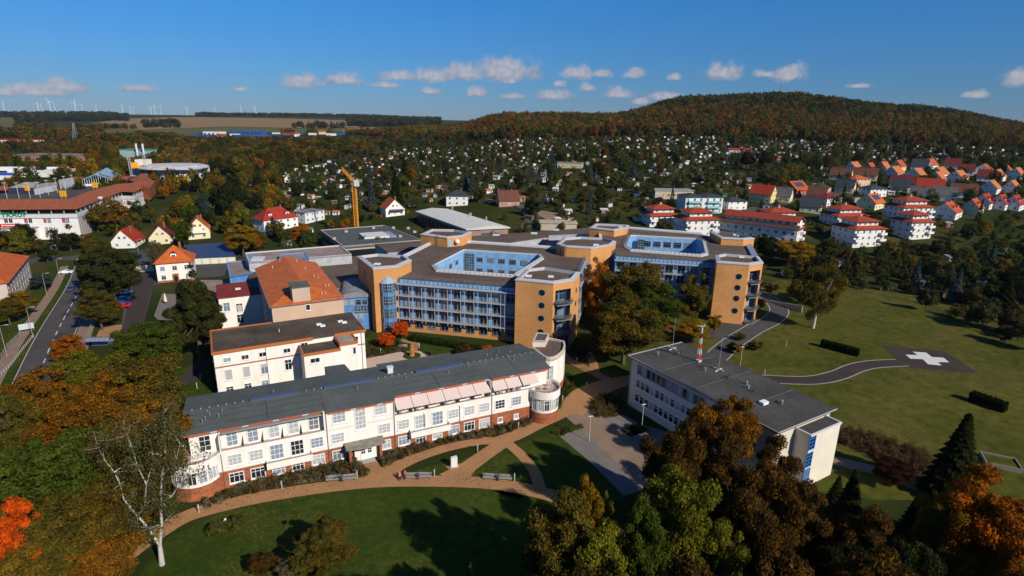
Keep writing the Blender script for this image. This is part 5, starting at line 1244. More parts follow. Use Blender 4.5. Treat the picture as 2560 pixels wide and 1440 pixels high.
houseL((662,582),(746,566), 11, 5.4, 5.2, WH, (0.36, 0.03, 0.015), 'h', 'long white house with bright red hipped roof and dormers', dormers=2)
houseL((764,560),(812,548), 9, 5.2, .8, (0.66, 0.66, 0.62), (0.2, 0.2, 0.2), 'f', 'pale two-storey house with grey flat roof beside the red-roofed house', chimney=False)
h = houseL((965,543),(1012,537), 12, 4.0, 5.0, WH, ORG, 'y', 'white gabled house with orange roof and dark balcony behind the crane'); MB().box(-3.2, 4.4, -1.4, -.02, 2.7, 3.7).build('balcony', 'metal', h, (0.05, 0.06, 0.09))
houseL((1116,516),(1169,513), 11, 5.6, 3.2, WH, SLATE, 'h', 'white villa with dark hipped roof above the white-roofed hall')
houseL((1248,518),(1299,515), 10, 3.6, 5.0, (0.45, 0.24, 0.17), BRN, 'x', 'brown house with big brown gabled roof beside the red sports ground')
# villa by the car park
def villa():
    A, B = P(396, 708), P(487, 700); d = B-A; W_ = d.length
    r = house((A+B)/2, math.degrees(math.atan2(d.y, d.x)), W_, 11.5, 7.0, 5.2, WH, ORG, 'h', 'white two-storey villa with big orange hipped roof by the car park', dormers=1, wins=False, found=0, over=.7)
    for x in (-W_*.33, 0, W_*.33): win(r, x, 0, 4.2, 1.5, 1.7, 0, 2, 2)
    for x in (-W_*.33, W_*.33): win(r, x, 0, 1.0, 1.5, 1.7, 0, 2, 2)
    MB().box(-W_/2-.05, W_/2+.05, -.05, 11.55, -.3, .7).build('brick_base', 'brick', r)
    MB().box(-.9, .9, -.6, -.02, 0, 3.0).build('porch', 'brick', r); MB().box(-.5, .5, -.66, -.6, .1, 2.2).build('door', 'dark', r)
villa()
# orange-roofed block at the left edge
def street_block():
    w = [P(72, 640, 8.5), P(20, 705, 8.5)]; a, b = w[1], w[0]; d = Vector((b.x-a.x, b.y-a.y))
    F_ = Fr((a.x, a.y), math.degrees(math.atan2(d.y, d.x))); L_ = 42
    r = F_.root('street_block', 'long pale block with orange hipped roof at the left edge beside the street', 'building')
    MB().box(0, d.length+.5, .5, 14, 0, 8.3).build('wall', 'wall', r, (0.55, 0.45, 0.37))
    m_ = MB(); hip_roof(m_, 0, d.length+.5, .5, 14, 8.3, 4.0, over=.6); m_.build('roof', 'roof', r, ORG)
    n = 9
    for i in range(n):
        for z in (6.0, 3.4, .9): win1(r, d.length*(i+.5)/n, .5, z, 1.3, 1.6, 0)
    exc(F_.w(d.length/2, 5), 20)
street_block()
# garages
def boxb(name, label, cat, pts, z1, z0, wallc, roofc, roofm='flat', roof_t=.25, group=None, edge=None):
    w = PX(pts, z1); c = (sum(p[0] for p in w)/len(w), sum(p[1] for p in w)/len(w))
    a = math.degrees(math.atan2(w[1][1]-w[0][1], w[1][0]-w[0][0])); F_ = Fr(c, a); q = [F_.to(p) for p in w]
    if sum(q[i][0]*q[(i+1) % len(q)][1]-q[(i+1) % len(q)][0]*q[i][1] for i in range(len(q))) < 0: q = q[::-1]
    r = F_.root(name, label, cat, group); MB().prism(inset(q, .25), z0, z1-roof_t, cap=False).build('wall', 'wall', r, wallc); MB().prism(q, z1-roof_t, z1, bottom=True).build('roof', roofm, r, roofc)
    if edge: MB().ring(q, .35, z1-roof_t-.1, z1+.25).build('roof_edge', 'trim', r, edge)
    R0 = max(Vector(p).length for p in q); exc(c, min(R0, 22)); r['_q'] = 0; del r['_q']
    return r, F_, q
def garages():
    M['bluetarp'] = mat('blue_patched_felt', (0.05, 0.06, 0.08), col2=(0.015, 0.055, 0.19), scale=.16, rough=.7, detail=3, fine=.3)
    r, F_, q = boxb('garage_row', 'row of cream garages with blue-patched felt roof beside the orange-roofed villa', 'garages', [(480,645),(590,640),(565,606),(462,612)], 2.8, 0, (0.6, 0.53, 0.36), (0.05, 0.06, 0.08), 'bluetarp')
    for i in range(5):
        x = q[0][0]+1.6+i*3.1; MB().box(x-1.1, x+1.1, q[0][1]+.1, q[0][1]+.2, .05, 2.2).build('garage_door', 'trim', r, (0.7, 0.66, 0.55))
    r, F_, q = boxb('garage_row', 'row of cream garages with dark flat roof left of the villa', 'garages', [(308,664),(385,660),(362,624),(300,628)], 2.8, 0, (0.66, 0.58, 0.4), (0.06, 0.065, 0.07))
garages()
for _u in range(-10, 108, 12):
    for _v in range(0, 100, 12): exc(FD.w(_u, _v), 9)
for _a in ((1100,545),(1150,560),(1200,560),(1090,530),(1130,530),(1230,575),(1180,545),(850,600),(900,590),(950,590),(1000,590),(930,575),(980,575),(1158,560),(1140,545),(1170,575),(1120,550),(1080,550),(1210,580),(1110,535),(1160,535)): exc(P(_a[0], _a[1], 5), 11); exc(G(*_a), 12)
# ---- tiered apartment blocks with red roofs
def tiered(p, ang, W_, D_, floors, label, top=True, wall=(0.74, 0.70, 0.64), roofc=(0.40, 0.058, 0.018), balc=True, top_w=.62):
    r = thing('apartment_block', label, 'apartment block', p, R_(ang), 'white apartment blocks with tiered red roofs')
    hb = floors*2.85; x0, x1 = -W_/2, W_/2
    MB().box(x0, x1, 0, D_, -3, hb).build('wall', 'wall', r, wall)
    m_ = MB(); o = .9; k = (1-top_w)/2; i0, i1, j0, j1 = x0+W_*k*.8, x1-W_*k*.8, D_*k*.8, D_-D_*k*.8; zt = hb+1.25
    O_ = [(x0-o, -o), (x1+o, -o), (x1+o, D_+o), (x0-o, D_+o)]; I_ = [(i0, j0), (i1, j0), (i1, j1), (i0, j1)]
    for i in range(4):
        j = (i+1) % 4; m_.face((*O_[i], hb), (*O_[j], hb), (*I_[j], zt), (*I_[i], zt)); m_.face((*O_[j], hb-.15), (*O_[i], hb-.15), (*O_[i], hb), (*O_[j], hb))
    m_.face(*[(*q, hb-.15) for q in reversed(O_)]); m_.build('skirt_roof', 'roof', r, roofc)
    MB().box(i0, i1, j0, j1, hb, hb+3.2).build('top_storey', 'wall', r, wall)
    m_ = MB(); hip_roof(m_, i0, i1, j0, j1, hb+3.2, 1.9, over=1.3); rf = m_.build('top_roof', 'roof', r, roofc)
    MB().box(-.5, .5, D_*.5-.4, D_*.5+.4, hb+4.2, hb+5.9).build('chimney', 'wall', rf, (0.45, 0.4, 0.36))
    n = max(3, int(W_/2.9)); nd = max(2, int(D_/3.2))
    for f in range(floors):
        for i in range(n): win1(r, x0+W_*(i+.5)/n, 0, .8+f*2.85, 1.1, 1.4, 0)
        for i in range(nd): win1(r, x0, D_*(i+.5)/nd, .8+f*2.85, 1.1, 1.4, -90); win1(r, x1, D_*(i+.5)/nd, .8+f*2.85, 1.1, 1.4, 90)
        if balc and f > 0:
            for s, cx in ((-1, x0+1.6), (1, x1-1.6)): 
                b = MB().box(cx-1.7, cx+1.7, -1.5, -.02, f*2.85-.1, f*2.85+.05).box(cx-1.7, cx+1.7, -1.5, -1.4, f*2.85+.05, f*2.85+1.0).box(cx-1.7, cx-1.6, -1.4, -.02, f*2.85+.05, f*2.85+1.0).box(cx+1.6, cx+1.7, -1.4, -.02, f*2.85+.05, f*2.85+1.0); b.build('balcony', 'wall', r, (0.76, 0.74, 0.7))
    for i in range(max(2, int((i1-i0)/2.8))): win1(r, i0+(i1-i0)*(i+.5)/max(2, int((i1-i0)/2.8)), j0, hb+1.5, 1.1, 1.2, 0)
    for i in range(3): win1(r, i0, j0+(j1-j0)*(i+.5)/3, hb+1.5, 1.1, 1.2, -90); win1(r, i1, j0+(j1-j0)*(i+.5)/3, hb+1.5, 1.1, 1.2, 90)
    exc(p, 8); c = r.matrix_basis @ Vector((0, D_/2, 0)); exc(c, max(W_, D_)*.6); clear_front(p, W_, 6)
    return r
def Z3(x, y): return 1660+x/2.844, 220+y/2.844
tiered(G(*Z3(262,1060)), 12, 17, 13, 3, 'white apartment block with tiered red roof nearest behind the hospital roof')
tiered(G(*Z3(0,985)), 12, 16, 12, 2, 'white apartment block with tiered red roof, leftmost of its group')
tiered(G(*Z3(850,1010)), 10, 20, 13, 2, 'white apartment block with tiered red roof above the long red-roofed terrace')
tiered(G(*Z3(1445,1130)), 14, 17, 14, 3, 'white apartment block with tiered red roof and corner balconies, centre front of the group')
tiered(G(*Z3(1330,985)), 12, 18, 13, 2, 'white apartment block with tiered red roof behind the centre front block')
tiered(G(*Z3(1815,1075)), 14, 13, 12, 3, 'narrow white apartment block with tiered red roof and glazed bay, beside yellow tree')
tiered(G(*Z3(1790,960)), 12, 19, 13, 3, 'white apartment block with tiered red roof, rearmost on the right')
def terrace():
    A = Vector(G(*Z3(935,1110))); r = thing('terraced_block', 'long stepped white terrace with red tiled roofs running back behind the hospital', 'apartment block', A, R_(-38), None)
    L_ = 38; D_ = 12
    MB().box(-L_, 0, 0, D_, -3, 7).build('wall', 'wall', r, (0.72, 0.69, 0.65)); MB().box(-L_+3, -1, 3.5, D_, 7, 10).build('top_storey', 'wall', r, (0.74, 0.72, 0.68))
    m_ = MB(); gable(m_, -L_+2.6, -.6, 3.2, D_+.4, 10, 2.0, 'x', .8); m_.build('top_roof', 'roof', r, (0.34, 0.05, 0.02))
    m_ = MB(); m_.face((-L_-.5, -.9, 6.9), (.5, -.9, 6.9), (.5, 3.5, 8.3), (-L_-.5, 3.5, 8.3)); m_.face((-L_-.5, -.9, 6.75), (.5, -.9, 6.75), (.5, -.9, 6.9), (-L_-.5, -.9, 6.9)); m_.build('lower_roof', 'roof', r, (0.1, 0.05, 0.04))
    m_ = MB(); m_.face((0, 0, 7), (1.3, 0, 6.6), (1.3, D_, 6.6), (0, D_, 7)); m_.build('end_roof', 'roof', r, (0.34, 0.05, 0.02))
    for i in range(10):
        win1(r, -L_+2+i*3.8, 0, 4, 1.4, 1.5, 0); win1(r, -L_+2+i*3.8, 0, 1, 1.4, 1.5, 0); win1(r, -L_+4.5+i*3.5, 3.5, 8.3, 1.3, 1.2, 0)
    for z in (1, 4): 
        for v in (3, 6, 9): win1(r, 0, v, z, 1.2, 1.5, 90)
        MB().box(0.02, 1.5, 7.5, 11, z-.3, z+.8).build('balcony', 'wall', r, (0.74, 0.72, 0.7))
    win1(r, -1, 6, 8.2, 1.4, 1.5, 90)
    for i in range(6): exc(r.matrix_basis @ Vector((-i*7, 6, 0)), 11)
    clear_front(A, 16, 10)
terrace()
# ---- houses on the right-hand slope: (x, y, width in px of the enlarged view, type, roof, wall, extra)
TL = (0.12, 0.28, 0.26); PCH = (0.66, 0.42, 0.28); GRY = (0.12, 0.115, 0.11); YEL = (0.70, 0.55, 0.24)
HS = [(1245,655,150,'A',BRN,CRM),(1385,606,120,'B',OR2,WH),(1495,612,100,'B',RORG,TL),(1592,604,100,'B',OR2,CRM),(1700,590,105,'B',RORG,CRM),(1812,580,110,'A',SLATE,WH),(1925,578,105,'B',RORG,WH),(2045,575,105,'A',DRED,WH),
 (1425,655,160,'A',BRN,CRM),(1410,700,165,'H',ORG,PCH),(1680,640,125,'B',OR2,WH),(1838,655,130,'B',OR2,WH),(2000,645,130,'B',OR2,WH),(1985,683,125,'B',OR2,WH),(2145,620,100,'A',DRED,WH),(2135,672,130,'B',OR2,WH),
 (2330,622,160,'B',RORG,WH),(2462,618,105,'B',RORG,WH),(2415,662,120,'B',OR2,WH),(2285,665,110,'A',DRED,WH),(2545,648,90,'B',OR2,WH),(675,812,170,'A',RED,YEL),(825,812,120,'A',GRY,CRM),(985,765,180,'Bs',RORG,(0.3,0.08,0.04)),
 (1135,762,125,'H',SLATE,PCH),(1275,745,130,'A',SLATE,CRM),(1520,775,160,'H',SLATE,WH),(1672,740,120,'A',SLATE,CRM),(1690,715,180,'A',DRED,WH),(1885,740,180,'A',RED,WH),(1808,805,130,'A',GRY,WH),(1980,805,165,'A',GRY,WH),
 (2120,782,175,'A',BRN,WH),(2375,752,140,'B',OR2,WH),(2515,750,120,'B',OR2,WH),(1530,862,170,'Bs',ORG,CRM),(1035,888,150,'A',SLATE,CRM),(1205,842,170,'H',(0.25,0.02,0.02),WH),(2090,930,210,'Bd',RORG,WH),(2250,900,150,'Bd',RORG,CRM),
 (2330,860,150,'Bd',RED,WH),(2440,865,130,'Bd',RED,WH),(2540,870,110,'Bd',RED,WH),(520,870,170,'H',SLATE,WH),(1075,800,60,'A',BRN,CRM)]
RN = {id(BRN): 'brown', id(OR2): 'pale orange', id(RORG): 'red-orange', id(SLATE): 'slate', id(DRED): 'dark maroon', id(ORG): 'bright orange', id(RED): 'red', id(GRY): 'grey'}
WN = {id(CRM): 'cream', id(WH): 'white', id(TL): 'teal', id(PCH): 'peach', id(YEL): 'yellow'}
for (x, y, w, t, rc, wc) in HS:
    px, py = Z3(x, y); p = G(px, py); s = depth(p)/FP; wm = w/2.844*s
    W_ = max(10.5, min(16, wm*.9)); D_ = max(8, W_*.82); tt = t[0]
    lab = '%s house with %s %s' % (WN.get(id(wc), 'brick'), RN.get(id(rc), 'dark red'), {'A': 'gabled roof, its gable to the right', 'B': 'pitched roof, its gable to the left', 'H': 'hipped roof'}[tt])
    if 's' in t: lab += ' and solar panels'
    if 'd' in t: lab += ' and dormers'
    ang = {'A': -36, 'B': 38, 'H': 20}[tt]+rnd.uniform(-5, 5)
    house(p, ang, W_, D_, 5.2 if wc is YEL else (3.8 if tt != 'H' else 5.0), 4.9 if tt != 'H' else 2.4, wc, rc, 'h' if tt == 'H' else 'x', lab+' on the right slope', group='houses on the right slope', solar='s' in t, dormers=2 if 'd' in t else 0)
# flat modern block with pale blue balconies
def modern():
    p = G(*Z3(278,890)); r = thing('apartment_block', 'white apartment block with dark flat hipped roofs and pale turquoise balconies', 'apartment block', p, R_(8))
    MB().box(-11, 11, 0, 12, -2, 9).build('wall', 'wall', r, (0.72, 0.70, 0.64)); m_ = MB(); hip_roof(m_, -11, -.5, 0, 12, 9, 1.6, over=.8); hip_roof(m_, .5, 11, 0, 12, 9, 1.6, over=.8); m_.build('roof', 'flat', r, SLATE)
    for f in range(3):
        for cx in (-5.5, 5.5): MB().box(cx-4, cx+4, -1.6, -.02, f*2.9+.1, f*2.9+1.1).build('balcony', 'wall', r, (0.30, 0.55, 0.55))
        for i in range(6): win1(r, -9.5+i*3.8, 0, f*2.9+.9, 1.3, 1.6, 0)
    exc(p, 14); clear_front(p, 20, 10)
    p = G(*Z3(70,790)); r = thing('long_building', 'long low building with pale flat roof behind the leftmost apartment block', 'building', p, R_(5)); MB().box(-12, 12, 0, 10, -1, 5).build('wall', 'wall', r, (0.5, 0.4, 0.25)); MB().box(-12.5, 12.5, -.4, 10.4, 5, 5.4).build('roof', 'flat', r, (0.3, 0.29, 0.28))
    for i in range(7): win1(r, -10.5+i*3.5, 0, 1.6, 1.6, 1.6, 0)
    exc(p, 12)
modern()
# club houses among the allotments
for (x, y, w, d, hh, rc, wc, l) in ((540,462,22,9,3,(0.36,0.03,0.015),(0.5,0.45,0.38),'long garden clubhouse with red roof among the far allotments'),(270,520,17,8,3.2,(0.3,0.26,0.22),(0.55,0.45,0.3),'')):
    if l: p = G(*Z3(x, y)); house(p, -4, w, d, hh, 1.4, wc, rc, 'x', l, name='clubhouse', cat='building', chimney=False)
p = G(800+1775/2.844, 220+570/2.844); house(p, -12, 20, 8, 4, .5, (0.5, 0.42, 0.28), (0.25, 0.2, 0.16), 'f', 'long two-storey flat-roofed clubhouse among the middle allotments', name='clubhouse', cat='building', chimney=False)
houseL((712,457),(738,457), 7, 3.2, 3.4, WH, RORG, 'y', 'small white gabled cottage with red-orange roof amid trees left of the crane')
# ---- shopping centre on the left
def mall():
    oe = [(-260,530),(0,524.6),(191,523),(254,498),(304.7,479.5),(335,480.5),(371.7,465)]; ie = [(-260,500),(0,498),(172.7,497),(229.5,475.5),(292.5,460),(330,457),(357.5,454)]
    Z = 15.3; O = P(191, 523, Z); F_ = Fr((O.x, O.y), 0)
    r = F_.root('shopping_centre', 'large white shopping centre with orange tile roof band and rooftop car park', 'building')
    o = [F_.to(P(a, b, Z)) for a, b in oe]; i_ = [F_.to(P(a, b, 18.2)) for a, b in ie]
    wl = [(p[0]-1.2, p[1]+1.2) for p in o]
    w = MB(); dk = MB(); par = MB(); rf = MB()
    for k in range(len(o)-1):
        a, b = wl[k], wl[k+1]; w.face((*a, -1), (*b, -1), (*b, 12.3), (*a, 12.3))
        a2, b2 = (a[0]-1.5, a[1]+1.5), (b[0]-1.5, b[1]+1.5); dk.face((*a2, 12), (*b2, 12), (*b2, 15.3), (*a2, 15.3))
        a3, b3 = (a[0]+.4, a[1]-.4), (b[0]+.4, b[1]-.4); par.face((*a3, 11.3), (*b3, 11.3), (*b3, 12.9), (*a3, 12.9)).face((*a3, 12.9), (*b3, 12.9), (*b2, 12.9), (*a2, 12.9)).face((*b3, 11.3), (*a3, 11.3), (*a, 11.3), (*b, 11.3))
        rf.face((*o[k], Z), (*o[k+1], Z), (*i_[k+1], 18.2), (*i_[k], 18.2)); rf.face((*i_[k+1], 18.2), (*i_[k], 18.2), (i_[k][0]-3, i_[k][1]+3, 16.5), (i_[k+1][0]-3, i_[k+1][1]+3, 16.5))
    w.build('wall', 'wall', r, (0.76, 0.73, 0.68)); dk.build('car_deck_opening', 'dark', r); par.build('parapet', 'trim', r, (0.6, 0.6, 0.58)); rf.build('roof', 'roof', r, (0.36, 0.10, 0.035))
    pst = MB()
    for k in range(1, len(o)-1):
        a, b = Vector(wl[k]), Vector(wl[k+1]); n = int((b-a).length/5)
        for q in range(n): c = a+(b-a)*q/n; pst.box(c.x-.15, c.x+.15, c.y-.15, c.y+.15, 12.9, 15.4)
    pst.build('deck_post', 'metal', r, (0.4, 0.42, 0.45))
    # roof end pieces
    e = [F_.to(P(a, b, 17)) for a, b in ((322,447),(357,438),(386,452),(372,465),(340,462))]; zs = [17, 19, 17, 16, 17]
    MB().prism(e, 9, 16, z1s=[16.5, 18.5, 16.5, 15.5, 18]).build('end_roof', 'roof', r, (0.36, 0.10, 0.035))
    dkp = [F_.to(P(a, b, 13.2)) for a, b in ((-260,500),(0,498.5),(173,497.5),(230,477),(293,463),(340,455),(330,440),(250,447),(180,452),(100,462),(0,472),(-260,480))]
    MB().flat([dkp], 13.2).build('car_deck', 'asphalt', r)
    deck = lambda px, py, z=13.2: F_.to(P(px, py, z))
    # glass hall
    g = [deck(*p) for p in ((208,466),(277,462),(305,452),(240,448))]
    MB().prism(g, 13.2, 17.2).build('hall_base', 'wall', r, (0.6, 0.62, 0.6)); m_ = MB()
    c0, c1, c2, c3 = [Vector((*p, 17.2)) for p in g]; ap = (c0+c1)/2+Vector((0, 0, 3.2)); ap2 = (c2+c3)/2+Vector((0, 0, 4.4))
    m_.face(c0, c1, ap).face(c1, c2, ap2, ap).face(c3, c0, ap, ap2).face(c2, c3, ap2); m_.build('glass_roof', mat_tile('panel_glass_roof', (0.22, 0.33, 0.38), row=1.2, bwid=2.5, mortar=.12, mcol=(0.5,0.55,0.56), var=.1, rough=.2), r)
    t = (c1-c0).normalized(); fg = MB(); n = 12; nn = Vector((t.y, -t.x, 0))*.06
    for q in range(n):
        a, b = c0+(c1-c0)*(q+.1)/n, c0+(c1-c0)*(q+.9)/n; ht_ = lambda p: 17.0+3.0*(1-abs(2*((p-c0).dot(t)/(c1-c0).length)-1)); fg.face(a+nn+Vector((0,0,-2.6)), b+nn+Vector((0,0,-2.6)), Vector((b.x+nn.x, b.y+nn.y, ht_(b))), Vector((a.x+nn.x, a.y+nn.y, ht_(a))))
    fg.build('hall_glazing', 'pane', r)
    # roof boxes
    def bx(name, pts, z0, z1, c, rc=(0.4,0.4,0.4)):
        q = [F_.to(P(a, b, z1)) for a, b in pts]
        if sum(q[i][0]*q[(i+1) % len(q)][1]-q[(i+1) % len(q)][0]*q[i][1] for i in range(len(q))) < 0: q = q[::-1]
        o_ = MB().prism(q, z0, z1-.2, cap=False).build(name, 'wall', r, c); MB().prism(q, z1-.2, z1, bottom=True).build('roof', 'flat', o_, rc); return o_
    bx('ramp_canopy', ((22,469),(84,468),(94,456),(62,455)), 13.2, 17.0, (0.03, 0.03, 0.05), (0.34, 0.34, 0.33))
    bx('ramp_wall', ((84,472),(138,462),(143,455),(92,460)), 13.2, 16.6, (0.55, 0.56, 0.56), (0.3, 0.28, 0.27))
    bx('white_plant_box', ((147,456),(184,447),(182,443),(146,450)), 13.2, 17.4, (0.55, 0.56, 0.58))
    bx('covered_walk', ((175,447),(340,444),(345,440),(180,442)), 16, 17.0, (0.25, 0.06, 0.03), (0.3, 0.09, 0.04))
    bx('covered_ramp', ((-200,476),(20,470),(20,465),(-200,470)), 15, 16.2, (0.2, 0.05, 0.03), (0.45, 0.11, 0.04))
    # facade: windows, red sign, entrance lean-to, lettering
    a, b = Vector(wl[1]), Vector(wl[2]); t = (b-a).normalized(); an = math.degrees(math.atan2(t.y, t.x)); L_ = (b-a).length
    S4 = lambda x, y: (x/4.923, 380+y/4.923)
    ff = Fr((F_.O.x+a.x, F_.O.y+a.y), an)
    def onwall(px, py): u, z = ff.hit(px, py, v=0); return a+t*u, z
    for x in (75, 132, 320, 375, 555, 607, 785, 833): c, z = onwall(*S4(x, 845)); win1(r, c.x, c.y, z-1.1, 1.6, 2.4, an)
    for x in (576, 628): c, z = onwall(*S4(x, 955)); win1(r, c.x, c.y, z-1.2, 1.6, 2.5, an)
    c, z = onwall(*S4(115, 903)); sg = MB().box(-4.6, 4.6, -.2, -.03, -.7, .7).build('red_sign', 'trim', r, (0.65, 0.01, 0.015)); sg.location = (c.x, c.y, z); sg.rotation_euler = (0, 0, R_(an))
    MB().box(-2.9, -2.2, -.26, -.205, -.3, .3).box(-1.9, 2.6, -.25, -.205, -.18, .18).build('sign_strip', 'trim', sg, (0.8, 0.7, 0.7))
    for x, h_, z_ in ((320,1.2,0),(555,1.2,0),(785,1.2,0)):
        c, z = onwall(*S4(x, 845)); q = MB().box(-.6, .6, -.12, -.08, -.9, .9).build('red_blind', 'trim', r, (0.5, 0.06, 0.1)); q.location = (c.x, c.y, z); q.rotation_euler = (0, 0, R_(an))
    c, z = onwall(*S4(290, 1000)); q = MB().box(-6.5, 6.5, -4, -.03, -8, 1.5).build('lean_to', 'wall', r, (0.74, 0.71, 0.66)); q.location = (c.x, c.y, z+1.2); q.rotation_euler = (0, 0, R_(an)); MB().box(-6.8, 6.8, -4.3, -.02, 1.503, 1.8).build('lean_to_roof', 'flat', q, (0.3, 0.29, 0.28)); MB().box(2.5, 6.2, -4.03, -4.003, -5, .8).build('gate_opening', 'dark', q)
    cu = bpy.data.curves.new('lettering', 'FONT'); cu.body = 'TKAUF'; cu.size = 3.0; cu.extrude = .08; cu.offset = .06; cu.space_character = 1.12
    ob = bpy.data.objects.new('tmp', cu); COL.objects.link(ob); bpy.context.view_layer.update(); me = bpy.data.meshes.new_from_object(ob); bpy.data.objects.remove(ob)
    me.materials.clear(); me.materials.append(M['trim']); c, z = onwall(*S4(14, 797)); o_ = put('green_lettering', me, r, (0.01, 0.22, 0.13)); o_.location = (c.x+.55, c.y-.55, z); o_.rotation_euler = (R_(90), 0, R_(an))
    # long side: upright ribs
    a, b = Vector(wl[2]), Vector(wl[4]); rb = MB(); n = 34
    for q in range(n): c = a+(b-a)*(q+.5)/n; rb.box(c.x-.1, c.x+.4, c.y-.25, c.y+.1, 1, 10.8)
    rb.build('wall_rib', 'trim', r, (0.22, 0.2, 0.2))
    m_ = MB(); c = Vector(wl[3]); m_.box(c.x-.4, c.x+1.0, c.y-1.4, c.y, -1, 16.5); m_.build('stair_pier', 'trim', r, (0.72, 0.72, 0.7))
    for k in range(6): exc(F_.w(-12-22*k, 20), 26); exc(F_.w(-10, 20+14*k), 22); exc(F_.w(-30-15*k, 55), 24)
    # lamps and yellow signs on the deck
    for n, (px, py, h_) in enumerate(((18,496,5),(48,496,5),(76,496,5),(101,494,5),(122,488,5),(144,482,5),(165,476,5),(184,472,5))):
        p = P(px, py, 13.2); l = thing('deck_lamp', 'slim white lamp post on the rooftop car park', 'lamp post', p, 0, 'slim lamp posts on the rooftop car park'); MB().tube((0,0,0),(0,0,8),.14,.1,n=6).build('pole', 'metal', l, (0.5,0.5,0.5)); MB().box(-.9,.9,-.2,.2,8,8.25).build('lamp_head', 'metal', l, (0.6,0.6,0.6))
    for px, py, l in ((69,482,'yellow double sign standing on the rooftop car park, left of the others'),(160,497,'yellow sign at the front edge of the rooftop car park'),(239,474,'yellow sign on the tile roof in front of the glass hall')):
        p = P(px, py, 14); s = depth(p)/FP; q = thing('deck_sign', l, 'sign', p, 0, 'yellow signs on the shopping centre'); MB().box(-1.7, 1.7, -.15, .15, 1.2, 4.2).build('panel', 'trim', q, (0.85, 0.38, 0.01)); MB().box(-.6, -.3, -.18, .18, 1.5, 4).box(.3, .6, -.18, .18, 1.5, 4).build('sign_bar', 'trim', q, (0.6, 0.25, 0.01)); MB().bar((-1, 0, -1), (-1, 0, 1.2), .15).bar((1, 0, -1), (1, 0, 1.2), .15).build('post', 'metal', q, (0.4,0.4,0.4))
mall()
# ---- round-roofed store, power plant, far sheds, trucks
def store():
    c = G(430, 452); r = thing('round_roofed_store', 'round grey-roofed store with white walls and yellow letters beyond the shopping centre', 'building', c, R_(6))
    s = depth(c)/FP; w = 168*s; c = G(418, 450); r.location = c
    MB().box(-w*.05, w*.45, -8, 22, -3, 8.2).build('wall', 'wall', r, (0.74, 0.72, 0.66)); MB().box(-w*.5, w*.1, 0, 26, -3, 8.0).build('side_wall', 'wall', r, (0.5, 0.42, 0.4))
    m_ = MB(); n = 40; cc = (w*.02, 10)
    for i in range(n):
        a, b = 2*math.pi*i/n, 2*math.pi*(i+1)/n; A_ = (cc[0]+w*.49*math.cos(a), cc[1]+24*math.sin(a)); B_ = (cc[0]+w*.49*math.cos(b), cc[1]+24*math.sin(b)); A2 = (cc[0]+w*.42*math.cos(a), cc[1]+20*math.sin(a)); B2 = (cc[0]+w*.42*math.cos(b), cc[1]+20*math.sin(b))
        m_.face((*A_, 8.4), (*B_, 8.4), (*B_, 9.2), (*A_, 9.2)).face((*A_, 9.2), (*B_, 9.2), (*B2, 10.3), (*A2, 10.3)).face((*A2, 10.3), (*B2, 10.3), (*cc, 11.4)).face((*B_, 8.4), (*A_, 8.4), (*cc, 8.4))
    m_.build('roof', 'flat', r, (0.46, 0.47, 0.47))
    MB().box(w*.28, w*.52, -12, 6, 8.5, 9.5).build('canopy', 'trim', r, (0.6, 0.6, 0.6))
    for k in range(9): MB().box(-w*.33+k*2.6, -w*.33+k*2.6+1.7, -6, -5.7, 9.6, 11.0).build('yellow_letter_block', 'trim', r, (0.8, 0.35, 0.01))
    MB().box(-w*.4, -w*.4+4, -7, -6, 9.2, 13).build('yellow_sign', 'trim', r, (0.85, 0.4, 0.01)); MB().box(-w*.35, -w*.2, -.3, -.02, 3, 7.5).build('red_poster', 'trim', r, (0.65, 0.05, 0.06)); MB().box(-w*.5, -w*.5+8, 8, 16, 8, 14).build('rear_tower', 'wall', r, (0.7, 0.66, 0.58))
    MB().box(w*.02, w*.4, -8.3, -8.02, 0.5, 2.5).build('yellow_band', 'trim', r, (0.8, 0.5, 0.03))
    for k in range(12): win1(r, w*.0+k*w*.036, -8, 5.4, 1.2, 1.6, 0)
    f = thing('steel_frame', 'tall grey steel frame of two lattice posts in front of the round store', 'steel frame', c+Vector((-w*.28, -10, 0)))
    for x in (-5.5, 5.5):
        q = MB()
        for dx in (-.7, .7): q.bar((x+dx, 0, 0), (x+dx, 0, 20), .3)
        for k in range(9): q.bar((x-.7, 0, k*2), (x+.7, 0, k*2+2), .18)
        q.build('lattice_post', 'metal', f, (0.42, 0.42, 0.42))
    MB().bar((-6, 0, 20), (6, 0, 20), .4).bar((-6, 0, 18.4), (6, 0, 18.4), .3).build('cross_beam', 'metal', f, (0.42, 0.42, 0.42))
    pp = G(385, 412); h = thing('power_plant', 'green-trimmed boiler house with two pale chimneys behind the round store', 'power plant', pp)
    MB().box(-30, -4, 0, 14, -2, 13).box(4, 26, 0, 12, -2, 9).build('wall', 'wall', h, (0.28, 0.4, 0.34)); MB().box(-30.4, -3.6, -.4, 14.4, 13, 13.6).box(3.6, 26.4, -.4, 12.4, 9, 9.6).build('roof', 'flat', h, (0.04, 0.24, 0.18))
    for x in (-11, -5): MB().tube((x, -4, -2), (x-.3, -4, 19), .9, .8, n=12).build('chimney', 'wall', h, (0.62, 0.66, 0.66))
    exc(c, 38); clear_front(c, 50, 15)
    for k in (-1, 0, 1): exc(c+Vector((k*28, 5, 0)), 24)
store()
